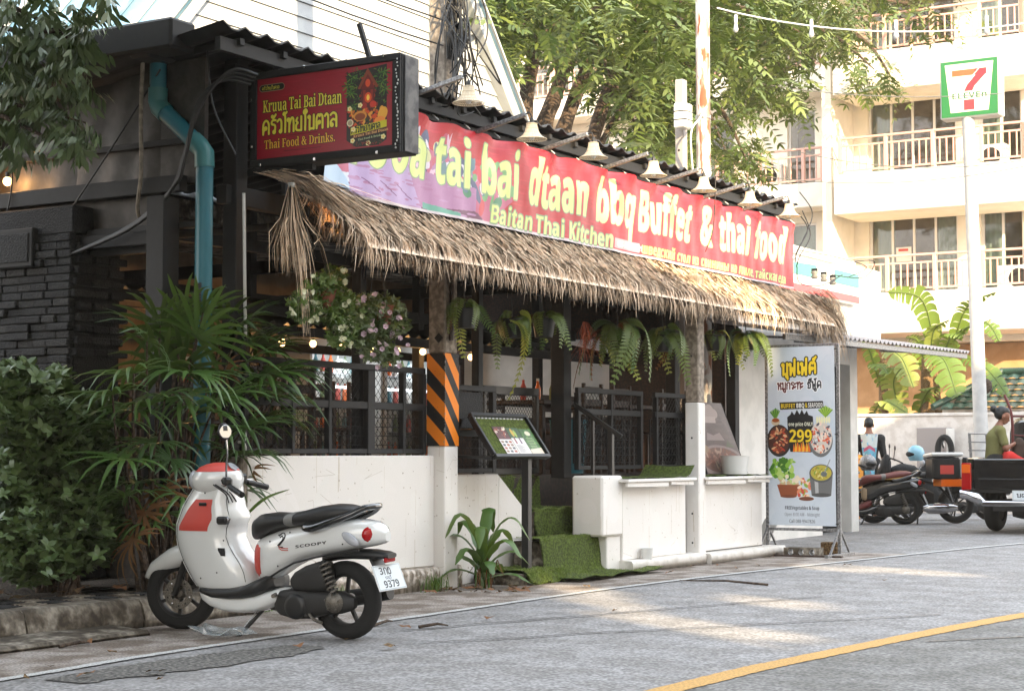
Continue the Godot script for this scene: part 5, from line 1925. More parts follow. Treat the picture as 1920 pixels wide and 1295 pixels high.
func gable_house() -> void:
	mottled("siding_white", Color(0.62, 0.635, 0.65), Color(0.67, 0.685, 0.69), 2.0, 0.7, 0.012, 0.0, true, 51, 4)
	mottled("blue_roof_metal", Color(0.34, 0.48, 0.58), Color(0.46, 0.58, 0.66), 2.5, 0.45, 0.012, 0.0, true, 52, 4)
	var t := thing("gable_house", "steep gabled upper house with white siding and pale blue metal roof", "house", V(0, 0, -11.5))
	var ax := 15.92
	var ay := 8.8
	var lx := func(y: float) -> float: return ax - (ay - y) / 1.10
	var rx := func(y: float) -> float: return ax + (ay - y) / 1.20
	var y := 3.62
	while y < ay - 0.2:
		var h := 0.165
		var g := mb()
		var a0: float = lx.call(y)
		var a1: float = lx.call(y + h)
		var b0: float = rx.call(y)
		var b1: float = rx.call(y + h)
		# lapped board: foot stands proud of the head
		g.quad(V(a0, y + 0.006, 0.03), V(a1, y + h, 0.012), V(b1, y + h, 0.012), V(b0, y + 0.006, 0.03))
		g.quad(V(a0, y + 0.006, 0.0), V(a0, y + 0.006, 0.03), V(b0, y + 0.006, 0.03), V(b0, y + 0.006, 0.0))
		obj("siding_board", g, M.siding_white, t)
		y += h
	var g := mb()
	g.bb(V(lx.call(3.6), 3.42, -8.0), V(rx.call(3.6), 3.6, -0.01))
	obj("floor_slab", g, M.concrete, t)
	g = mb()
	g.tri(V(lx.call(3.6), 3.6, -0.02), V(ax, ay, -0.02), V(rx.call(3.6), 3.6, -0.02))
	obj("gable_backing", g, M.slate, t)
	for s in [0, 1]:
		var foot := V(lx.call(3.5) if s == 0 else rx.call(3.5), 3.5, 0)
		var top := V(ax, ay + 0.05, 0)
		var out := V(-0.06 if s == 0 else 0.06, 0.05, 0)
		g = mb()
		g.bar(foot + out + V(0, 0, 0.08), top + out + V(0, 0, 0.08), 0.16, 0.17, 0.006)
		obj("bargeboard", g, M.siding_white, t)
		g = mb()
		var o1 := out * 1.9
		g.quad(foot + o1 + V(0, 0, 0.2), top + o1 + V(0, 0, 0.2), top + o1 + V(0, 0, -8), foot + o1 + V(0, 0, -8))
		obj("roof_sheet", g, M.blue_roof_metal, t)
		g = mb()
		g.bar(foot + o1 * 1.35 + V(0, 0, 0.1), top + o1 * 1.35 + V(0, 0, 0.1), 0.22, 0.03, 0.004)
		obj("verge_cap", g, M.siding_white, t)
		for k in 22:
			g = mb()
			g.bar(foot + o1 * 1.2 + V(0, 0, -0.35 - k * 0.34), top + o1 * 1.2 + V(0, 0, -0.35 - k * 0.34), 0.05, 0.05, 0.01)
			obj("roof_rib", g, M.siding_white if k % 2 == 0 else M.blue_roof_metal, t)
	# the white corner post in front of the gable
	g = mb()
	g.bb(V(17.05, 3.6, 0.03), V(17.25, 7.2, 0.09), 0.006)
	obj("corner_post", g, M.siding_white, t)

# upright wall slab in the plane x (thickness to +x), with openings [z0, z1, y0, y1]
func wall_x(g: MB, x: float, thick: float, z0: float, z1: float, y0: float, y1: float, holes: Array) -> void:
	var zs := [z0, z1]
	var ys := [y0, y1]
	for h in holes:
		zs.append_array([h[0], h[1]])
		ys.append_array([h[2], h[3]])
	zs.sort()
	ys.sort()
	for i in zs.size() - 1:
		var run := -1.0
		for j in ys.size() - 1:
			var zc: float = (zs[i] + zs[i + 1]) / 2
			var yc: float = (ys[j] + ys[j + 1]) / 2
			var open := false
			for h in holes:
				if zc > h[0] and zc < h[1] and yc > h[2] and yc < h[3]:
					open = true
			if zs[i + 1] - zs[i] > 0.001 and ys[j + 1] - ys[j] > 0.001 and not open:
				g.bb(V(x, ys[j], zs[i]), V(x + thick, ys[j + 1], zs[i + 1]))

func window_x(t: Node3D, x: float, z0: float, z1: float, y0: float, y1: float, panes: int, curtain: Array) -> void:
	var w: Node3D = obj("window", mb().bb(V(x + 0.10, y0, z0), V(x + 0.14, y0 + 0.06, z1)), M.frame_white, t)
	obj("frame", mb().bb(V(x + 0.10, y1 - 0.06, z0), V(x + 0.14, y1, z1)), M.frame_white, w)
	for k in panes + 1:
		var z := lerpf(z0 + 0.03, z1 - 0.03, float(k) / panes)
		obj("frame", mb().bb(V(x + 0.10, y0 + 0.06, z - 0.03), V(x + 0.14, y1 - 0.06, z + 0.03)), M.frame_white, w)
	for k in panes:
		var a := lerpf(z0 + 0.03, z1 - 0.03, float(k) / panes) + 0.03
		var b := lerpf(z0 + 0.03, z1 - 0.03, float(k + 1) / panes) - 0.03
		obj("pane", mb().bb(V(x + 0.115, y0 + 0.06, a), V(x + 0.122, y1 - 0.06, b)), M.dark_pane, w)
		if curtain.has(k):
			var rows := []
			for i in 2:
				var r := PackedVector3Array()
				for j in 13:
					r.append(V(x + 0.30 + 0.03 * sin(j * 2.1), y0 + 0.05 if i == 1 else y1 - 0.05, lerpf(a - 0.03, b + 0.03, j / 12.0)))
				rows.append(r)
			obj("curtain", mb().grid(rows, false, false), M.curtain_green, w)
	obj("room_back", mb().bb(V(x + 1.2, y0 - 0.1, z0 - 0.2), V(x + 1.25, y1 + 0.1, z1 + 0.2)), M.beige_wall, w)

# railing along z at x, or along x at z
func railing(t: Node3D, a: Vector3, b: Vector3, h := 0.85) -> void:
	var r: Node3D = obj("railing", mb().bar(a + V(0, h, 0), b + V(0, h, 0), 0.07, 0.05, 0.006), M.rail_pink, t)
	obj("rail", mb().bar(a + V(0, h - 0.18, 0), b + V(0, h - 0.18, 0), 0.04, 0.04), M.rail_pink, r)
	obj("rail", mb().bar(a + V(0, 0.08, 0), b + V(0, 0.08, 0), 0.04, 0.04), M.rail_pink, r)
	var l := a.distance_to(b)
	var k := int(l / 0.16)
	var bal := mb().box(V(0, h / 2 - 0.05, 0), V(0.028, h - 0.27, 0.028)).mesh()
	var big := mb().box(V(0, h / 2 - 0.0, 0), V(0.085, h - 0.05, 0.085), 0.008).mesh()
	for i in k + 1:
		var p := a.lerp(b, float(i) / k)
		if i % 7 == 0 or i == k:
			obj("rail_post", big, M.rail_pink, r, Transform3D(Basis(), p))
		else:
			obj("baluster", bal, M.rail_pink, r, Transform3D(Basis(), p))

func apartment_block() -> void:
	mottled("apartment_paint", Color(0.89, 0.86, 0.80), Color(0.915, 0.885, 0.83), 3.0, 0.85, 0.012, 0.0, true, 53, 4)
	mottled("apartment_tan", Color(0.70, 0.53, 0.36), Color(0.75, 0.58, 0.41), 3.0, 0.85, 0.012, 0.0, true, 54, 4)
	plain("frame_white", Color(0.86, 0.85, 0.83), 0.5)
	plain("rail_pink", Color(0.82, 0.64, 0.58), 0.55)
	plain("curtain_green", Color(0.62, 0.72, 0.66), 0.8)
	plain("curtain_tan", Color(0.62, 0.52, 0.36), 0.8)
	var dp := plain("dark_pane", Color(0.12, 0.13, 0.13, 0.25), 0.05)
	dp.transparency = BaseMaterial3D.TRANSPARENCY_ALPHA
	var t := thing("apartment_block", "sunlit cream apartment block with pink balcony railings", "building", V(0, 0, 0))
	var X := 41.0
	var holes := []
	var wins := []
	for f in 3:
		var y := 4.85 + f * 2.85
		wins.append([-14.65, -12.45, y + 0.05, y + 2.05, 4, [0, 3] if f == 0 else [0]])
		wins.append([-11.9, -10.9, y + 0.05, y + 2.05, 2, [0]])
		wins.append([-16.75, -16.0, y + 0.1, y + 2.0, 1, [0] if f == 0 else []])
		wins.append([-20.3, -18.2, y + 0.05, y + 2.05, 3, [1]])
		wins.append([-24.3, -22.4, y + 0.05, y + 2.05, 3, [2]])
	for w in wins:
		holes.append(w.slice(0, 4))
	var g := mb()
	wall_x(g, X, 0.25, -28.0, -9.6, 3.75, 14.5, holes)
	obj("wall", g, M.apartment_paint, t)
	g = mb()
	g.bb(V(X + 1.3, 0, -28.0), V(X + 9, 14.5, -9.62))
	obj("core", g, M.apartment_paint, t)
	g = mb()
	g.bb(V(X + 0.6, 0, -28.0), V(X + 1.29, 3.74, -7.0))
	obj("ground_floor_wall", g, M.apartment_tan, t)
	for w in wins:
		window_x(t, X, w[0], w[1], w[2], w[3], w[4], w[5])
	for f in 4:
		var y := 4.85 + f * 2.85
		# balcony bay with its deep fascia
		g = mb()
		g.bb(V(39.3, y - 0.95, -14.9), V(X - 0.002, y, -10.35), 0.02)
		obj("balcony_slab", g, M.apartment_paint, t)
		g = mb()
		g.bb(V(40.1, y - 0.6, -18.4), V(X - 0.002, y, -15.4), 0.02)
		obj("balcony_slab", g, M.apartment_paint, t)
		g = mb()
		g.bb(V(40.1, y - 0.6, -25.4), V(X - 0.002, y, -18.9), 0.02)
		obj("balcony_slab", g, M.apartment_paint, t)
		if f < 3:
			railing(t, V(39.36, y, -14.75), V(39.36, y, -10.42))
			railing(t, V(39.36, y, -10.42), V(X, y, -10.42))
			railing(t, V(40.16, y, -18.3), V(40.16, y, -15.5))
			railing(t, V(40.16, y, -25.3), V(40.16, y, -19.0))
		# side fin between the bays and end wall
		g = mb()
		g.bb(V(39.5, y - 2.85 + 0.0, -15.25), V(X - 0.001, y - 0.002, -15.02))
		if f > 0:
			obj("fin_wall", g, M.apartment_paint, t)
	g = mb()
	g.bb(V(X + 0.0, 3.75, -9.6), V(X + 4, 14.5, -7.0))
	obj("end_wall", g, M.apartment_paint, t)
	for f in 2:
		g = mb()
		g.bb(V(X - 0.05, 4.9 + f * 2.85, -9.4), V(X - 0.004, 6.8 + f * 2.85, -8.4))
		obj("shutter", g, M.curtain_tan, t)
	for q in [[40.5, 4.86, -11.4], [40.6, 7.71, -17.6], [40.6, 10.56, -20.8], [40.5, 7.71, -12.0]]:
		var ac: Node3D = obj("air_conditioner", mb().bb(V(q[0], q[1], q[2]), V(q[0] + 0.35, q[1] + 0.6, q[2] + 0.85), 0.02), M.frame_white, t)
		obj("fan_grille", mb().at(V(q[0] - 0.006, q[1] + 0.3, q[2] + 0.5), Basis(V(0, 0, 1), PI / 2)).lathe([Vector2(0.01, 0.005), Vector2(0.22, 0.005), Vector2(0.23, -0.005)], 20), M.slate, ac)
	# notice in the lower window
	g = mb()
	g.bb(V(X + 0.09, 5.75, -14.0), V(X + 0.098, 6.1, -13.62))
	var o: Node3D = obj("notice", g, M.frame_white, t)
	obj("notice_header", mb().bb(V(X + 0.084, 6.0, -13.94), V(X + 0.089, 6.06, -13.7)), M.coral, o)

func corner_store() -> void:
	mottled("store_paint", Color(0.83, 0.82, 0.80), Color(0.88, 0.87, 0.85), 2.4, 0.8, 0.012, 0.0, true, 55, 4)
	plain("stripe_teal", Color(0.20, 0.52, 0.48), 0.4)
	plain("stripe_red", Color(0.78, 0.20, 0.22), 0.4)
	var t := thing("corner_store", "white store building next to the restaurant with striped fascia", "building", V(0, 0, 0))
	obj("wall", mb().bb(V(20.4, 0, -13.2), V(23.3, 3.85, -9.05)), M.store_paint, t)
	obj("wall", mb().bb(V(23.301, 2.42, -13.2), V(24.75, 2.849, -9.05)), M.store_paint, t)
	obj("wall", mb().bb(V(23.301, 2.85, -13.2), V(24.6, 3.85, -9.05)), M.store_paint, t)
	obj("wall", mb().bb(V(24.601, 2.85, -13.2), V(25.8, 3.9, -9.05)), M.apartment_paint, t)
	obj("wall", mb().bb(V(24.45, 0, -13.2), V(24.75, 2.419, -9.05)), M.store_paint, t)
	obj("parapet", mb().bb(V(20.35, 3.851, -13.2), V(24.6, 3.95, -9.0)), M.store_paint, t)
	var f: Node3D = obj("fascia", mb().bb(V(20.4, 3.30, -9.045), V(24.6, 3.78, -8.95), 0.01), M.frame_white, t)
	obj("stripe", mb().bb(V(20.42, 3.55, -8.948), V(22.9, 3.74, -8.94)), M.stripe_teal, f)
	obj("stripe", mb().bb(V(23.6, 3.55, -8.948), V(24.58, 3.74, -8.94)), M.stripe_teal, f)
	obj("stripe", mb().bb(V(20.42, 3.32, -8.948), V(24.58, 3.42, -8.94)), M.stripe_red, f)
	var d: Node3D = obj("door", mb().bb(V(23.36, 0.06, -9.3), V(24.44, 2.40, -9.26)), M.dark_steel, t)
	obj("pane", mb().bb(V(23.44, 0.2, -9.25), V(24.36, 2.3, -9.245)), M.dark_pane, d)
	obj("notice", mb().bb(V(23.95, 1.55, -9.24), V(24.25, 1.95, -9.235)), M.frame_white, d)
	obj("notice", mb().bb(V(23.6, 0.9, -9.24), V(24.3, 1.4, -9.235)), M.curtain_green, d)
	# sheet awning
	t = thing("store_awning", "thin corrugated sheet awning past the end of the thatch", "awning", V(0, 0, 0))
	var g := mb()
	corrugated(g, V(19.3, 2.56, -7.9), V(26.5, 2.66, -7.9), V(19.3, 2.74, -9.0), V(26.5, 2.84, -9.0), 0.16, 0.018)
	obj("sheet", g, M.cabinet_grey, t)
	obj("edge_beam", mb().bar(V(19.3, 2.51, -7.95), V(26.5, 2.61, -7.95), 0.04, 0.07, 0.004), M.grey_steel, t)
	for k in 4:
		obj("arm", mb().bar(V(20.5 + k * 1.7, 2.55 + k * 0.02, -7.95), V(20.5 + k * 1.7, 2.62 + k * 0.02, -9.0), 0.03, 0.03), M.grey_steel, t)

func yard_wall() -> void:
	mottled("yard_paint", Color(0.80, 0.77, 0.74), Color(0.87, 0.845, 0.82), 1.6, 0.85, 0.012, 0.1, true, 56, 4)
	mottled("green_tile", Color(0.10, 0.19, 0.16), Color(0.20, 0.31, 0.25), 0.4, 0.4, 0.03, 0.0, true, 57, 4)
	mottled("green_tile_pale", Color(0.22, 0.33, 0.28), Color(0.36, 0.46, 0.40), 0.4, 0.4, 0.03, 0.0, true, 58, 4)
	var t := thing("yard_wall", "white painted block wall behind the row of parked motorbikes", "wall", V(33, 0, 0))
	obj("wall", mb().bb(V(0, 0, -16), V(0.2, 1.84, -4.0)), M.yard_paint, t)
	obj("coping", mb().bb(V(-0.03, 1.842, -16), V(0.23, 1.9, -4.0), 0.01), M.yard_paint, t)
	# low tiled roof behind it
	t = thing("tiled_roof", "low green tiled hip roof behind the white yard wall", "roof", V(33.7, 1.98, 0))
	obj("fascia", mb().bb(V(0.02, -0.12, -10.6), V(0.1, 0.0, -4.0)), M.yard_paint, t)
	obj("wall", mb().bb(V(0.3, -1.98, -10.4), V(3.5, -0.02, -4.0)), M.yard_paint, t)
	var tile := mb()
	var rows := []
	for i in 5:
		var r := PackedVector3Array()
		for j in 9:
			var u := j / 8.0
			r.append(V(i * 0.06, 0.028 * (0.5 - 0.5 * cos(u * TAU)) + (0.012 if i < 4 else 0.0) + 0.02 * (1.0 - i / 4.0), -u * 0.205))
		rows.append(r)
	tile.grid(rows, false, false)
	tile.quad(V(0, 0.0, 0), V(0, 0.035, 0), V(0, 0.035, -0.205), V(0, 0.0, -0.205))
	var tm := tile.mesh()
	var slope := Basis(V(0, 0, 1), 0.55)
	for row in 6:
		var zl := -10.7 + row * 0.155
		var k := 0
		while true:
			var z := -4.2 - k * 0.206
			if z - 0.2 < zl:
				break
			obj("tile", tm, M.green_tile if (k * 7 + row * 3) % 5 != 0 else M.green_tile_pale, t, Transform3D(slope, V(-0.1 + row * 0.19, row * 0.117, z)))
			k += 1
	obj("hip_cap", mb().tube([V(-0.12, 0.05, -10.75), V(1.05, 0.78, -9.7)], 0.07, 8), M.green_tile, t)
	obj("ridge_cap", mb().tube([V(1.05, 0.76, -9.75), V(1.05, 0.76, -4.0)], 0.08, 8), M.green_tile, t)
	obj("hip_slope", mb().tri_mesh([V(-0.1, 0.0, -10.72), V(1.05, 0.7, -9.72), V(3.0, 0.0, -10.72)]), M.green_tile, t)
	# cabinet, lamp and bumper on the wall
	t = thing("wall_cabinet", "grey meter cabinet standing before the white yard wall", "cabinet", on_x(1762, 900, 32.7) * V(1, 0, 1))
	obj("case", mb().bb(V(-0.1, 0.5, -0.4), V(0.2, 1.62, 0.2), 0.01), M.cabinet_grey, t)
	obj("open_door", mb().bb(V(-0.25, 0.5, 0.22), V(0.15, 1.6, 0.26), 0.005), M.store_paint, t)
	t = thing("spare_tyre", "black tyre leaning upright before the grey meter cabinet", "tyre", on_x(1772, 845, 32.3))
	var ring := []
	for k in 25:
		ring.append(V(0.0, sin(TAU * k / 24) * 0.25, cos(TAU * k / 24) * 0.13))
	obj("tyre", mb().tube(ring, 0.06, 8, false), M.rubber, t)
	t = thing("wall_lamp", "brown shell wall lamp high on the white yard wall", "lamp", on_x(1850, 724, 32.97))
	obj("shade", mb().ball(V(-0.05, 0, 0), V(0.1, 0.15, 0.13), 12, 8), M.bark, t)
	# banana plants
	var leaves := [
		[[1752, 640], [1728, 560], [1665, 548], 34.6, 24], [[1790, 640], [1815, 575], [1868, 548], 34.6, 20], [[1800, 620], [1850, 606], [1875, 640], 34.4, 16],
		[[1662, 652], [1692, 672], [1714, 726], 34.2, 26], [[1742, 664], [1772, 676], [1796, 744], 34.1, 32], [[1690, 780], [1676, 720], [1690, 690], 34.3, 26],
		[[1636, 782], [1658, 752], [1704, 776], 34.1, 16], [[1632, 684], [1652, 686], [1668, 704], 34.4, 14], [[1806, 668], [1850, 690], [1892, 745], 34.3, 18],
		[[1740, 700], [1722, 640], [1700, 632], 34.8, 18], [[1760, 690], [1785, 630], [1812, 626], 34.8, 22], [[1650, 720], [1632, 660], [1618, 640], 34.6, 14], [[1720, 780], [1740, 735], [1762, 724], 34.5, 22],
		[[1650, 730], [1672, 690], [1700, 700], 34.5, 16], [[1745, 680], [1752, 620], [1780, 600], 34.7, 16]]
	t = thing("banana_plant", "banana plants with broad torn leaves behind the white yard wall", "banana plant", V(0, 0, 0))
	for s in [[1730, 1738, 34.5, 0.16], [1648, 1656, 34.5, 0.12], [1765, 1750, 34.8, 0.1]]:
		var a := on_x(s[0], 800, s[2])
		var b := on_x(s[1], 672, s[2])
		a.y = 0.0
		obj("trunk", mb().tube(curve([a, a.lerp(b, 0.5) + V(0, 0, 0.05), b], 5), [s[3], s[3], s[3], s[3], s[3], s[3] * .95, s[3] * .9, s[3] * .85, s[3] * .8, s[3] * .7, s[3] * .6], 10), M.dry_sheath, t)
	for l in leaves:
		var a := on_x(l[0][0], l[0][1], l[3])
		var b := on_x(l[1][0], l[1][1], l[3] - 0.3)
		var c := on_x(l[2][0], l[2][1], l[3] - 0.5)
		banana_leaf(t, curve([a, b, c], 9), l[4] / 92.0)

func banana_leaf(t: Node3D, pts: Array, half: float) -> void:
	var g := mb()
	var n := pts.size()
	var across := V(0.25, 0.25, 1).normalized()
	var frame := func(u: float) -> Array:
		var k := clampf(u, 0, 1) * (n - 1)
		var i := mini(int(k), n - 2)
		var p: Vector3 = pts[i].lerp(pts[i + 1], k - i)
		var d: Vector3 = (pts[i + 1] - pts[i]).normalized()
		var a := (across - d * across.dot(d)).normalized()
		return [p, a, d, half * pow(sin(PI * clampf(0.06 + u * 0.93, 0, 1)), 0.55)]
	# blade in ribs that have torn apart here and there
	for s in [-1.0, 1.0]:
		var u := 0.04
		while u < 0.98:
			var du := rng.randf_range(0.03, 0.13)
			var fall := rng.randf_range(0.12, 0.5)
			var reach := rng.randf_range(0.86, 1.05)
			var rows := []
			for e in 4:
				var f: Array = frame.call(minf(u + du * e / 3.0, 1.0))
				var r := PackedVector3Array()
				for j in 5:
					var q := j / 4.0
					r.append(f[0] + f[1] * f[3] * q * reach * s + V(0, 0.16 * f[3] * sin(q * 2.2) - fall * f[3] * q * q, 0) + f[2] * (q * 0.10 * f[3] - q * 0.012 * e))
				rows.append(r)
			g.grid(rows, false, false)
			u += du
	var o: Node3D = obj("leaf", g, M.leaf_banana if rng.randf() < 0.65 else M.leaf_banana_pale, t)
	obj("midrib", mb().tube(pts, 0.014, 5), M.leaf_fern, o)

func sprig_mesh(pairs: int, length: float, leaf: float, half: float, droop: float) -> Mesh:
	var g := mb()
	var pts := []
	for i in pairs + 1:
		var u := float(i) / pairs
		pts.append(V(u * length, -droop * u * u * length, 0))
	g.tube([pts[0], pts[pairs / 2], pts[pairs]], [0.004, 0.003, 0.002], 3, false)
	for i in range(1, pairs + 1):
		for s in [-1.0, 1.0]:
			var d := V(0.45, -0.28 - 0.1 * s * sin(i * 2.3), s * 0.85).normalized() * leaf * (1.0 - 0.15 * absf(i - pairs * 0.5) / pairs)
			leaf_blade(g, pts[i], pts[i] + d, half, V(0.85, 0.1, -0.45 * s), 0.006)
	leaf_blade(g, pts[pairs], pts[pairs] + V(0.8, -0.5, 0).normalized() * leaf, half, V(0, 0, 1), 0.006)
	return g.mesh()

func street_tree() -> void:
	var t := thing("leafy_tree", "big tree with fanning trunks and feathery leaves behind the restaurant roof", "tree", V(0, 0, 0))
	var Z := -13.5
	var stems := [[[1030, 330], [974, 238], [927, 103], [905, 30], [890, -40]], [[1036, 330], [986, 229], [998, 117], [1010, 40], [1015, -60]], [[1040, 330], [1018, 250], [1042, 176], [1083, 50], [1110, -60]], [[1044, 330], [1051, 261], [1092, 147], [1148, 12], [1180, -60]], [[1060, 340], [1104, 279], [1133, 191], [1165, 123], [1250, 50], [1330, 10]], [[1070, 340], [1120, 280], [1180, 180], [1240, 120], [1300, 90]]]
	var w0 := [0.11, 0.15, 0.17, 0.15, 0.14, 0.07]
	for i in stems.size():
		var pts := []
		for q in stems[i]:
			pts.append(on_z(q[0], q[1], Z + 0.12 * i - 0.3))
		pts = curve(pts, 5)
		var r := []
		for k in pts.size():
			r.append(w0[i] * (1.0 - 0.65 * k / pts.size()) * (1.0 + 0.06 * sin(k * 2.0 + i)))
		obj("stem", mb().tube(pts, r, 10), M.bark, t)
	var base := on_z(1042, 330, Z)
	obj("trunk", mb().tube([V(base.x, 0, Z), V(base.x, 2, Z), base + V(0, 0.1, 0)], [0.5, 0.42, 0.36], 12), M.bark, t)
	for q in [[1148, 12, 1260, 120], [1083, 50, 1200, 250], [1165, 123, 1260, 230], [1250, 50, 1400, 130], [1330, 10, 1500, 60], [1500, 40, 1640, 130], [1250, 60, 1360, 280], [1148, 12, 1020, 60], [1640, 0, 1800, 50], [1600, 60, 1680, 160], [1110, -40, 1240, 60], [1240, 60, 1330, 180], [1180, -60, 1390, 40], [1390, 40, 1480, 150], [1260, 0, 1450, 90], [1083, 50, 1150, 150], [1010, 40, 940, 80], [1330, 180, 1400, 300], [1200, 120, 1280, 290]]:
		obj("branch", mb().tube(curve([on_z(q[0], q[1], Z), on_z((q[0] + q[2]) / 2.0, (q[1] + q[3]) / 2.0 - 15, Z + 0.4), on_z(q[2], q[3], Z + 0.7)], 4), [0.06, 0.055, 0.05, 0.045, 0.04, 0.033, 0.027, 0.02, 0.012], 6), M.bark, t)
	var clumps := [[900, 30, 48], [940, 70, 38], [905, 108, 28], [960, 15, 55], [1040, 20, 60], [1110, 25, 55], [1010, 75, 26], [1080, 88, 22], [955, 120, 18], [1180, 60, 80], [1150, 150, 46], [1230, 130, 70], [1260, 60, 80], [1200, 200, 60], [1220, 270, 45], [1260, 240, 60], [1290, 290, 40], [1270, 180, 60], [1330, 60, 60], [1390, 60, 70], [1380, 140, 50], [1440, 50, 70], [1430, 130, 55], [1400, 190, 36], [1490, 60, 60], [1470, 160, 42], [1505, 188, 22], [1540, 60, 50], [1570, 40, 50], [1590, 80, 28], [1360, 290, 32], [1400, 300, 32], [1420, 270, 22], [1345, 240, 22], [1380, 330, 16], [1640, 140, 44], [1680, 150, 30], [1610, 150, 24], [1760, 20, 55], [1800, 50, 42], [1830, 60, 28], [1710, 20, 36], [1090, -40, 90], [1250, -50, 100], [1420, -50, 100], [1600, -40, 90], [960, -50, 80]]
	var m := [sprig_mesh(5, 0.36, 0.17, 0.03, 0.6), sprig_mesh(6, 0.42, 0.16, 0.027, 1.0), sprig_mesh(4, 0.3, 0.19, 0.034, 0.4)]
	var places := [[], [], []]
	var cols := [[], [], []]
	for c in clumps:
		var n := int(c[2] * c[2] * 0.034)
		if c[0] > 1590:
			n = int(n * 0.75)
		for i in n:
			var a := rng.randf() * TAU
			var rr: float = sqrt(rng.randf()) * c[2]
			var dz := rng.randfn() * 0.9
			var p := on_z(c[0] + cos(a) * rr, c[1] + sin(a) * rr, Z + dz)
			var k := rng.randi() % 3
			var b := Basis.from_euler(V(rng.randf_range(-0.6, 0.6), rng.randf() * TAU, rng.randf_range(-0.7, 0.45))).scaled(Vector3.ONE * rng.randf_range(0.65, 1.25))
			places[k].append(Transform3D(b, p))
			cols[k].append(Color(0.055, 0.09, 0.016).lerp(Color(0.17, 0.21, 0.05), rng.randf() * rng.randf()))
	var crown := Node3D.new()
	crown.name = "crown"
	t.add_child(crown)
	for k in 3:
		multi("leaf_sprigs", m[k], M.leaf_tree, places[k], crown, cols[k])

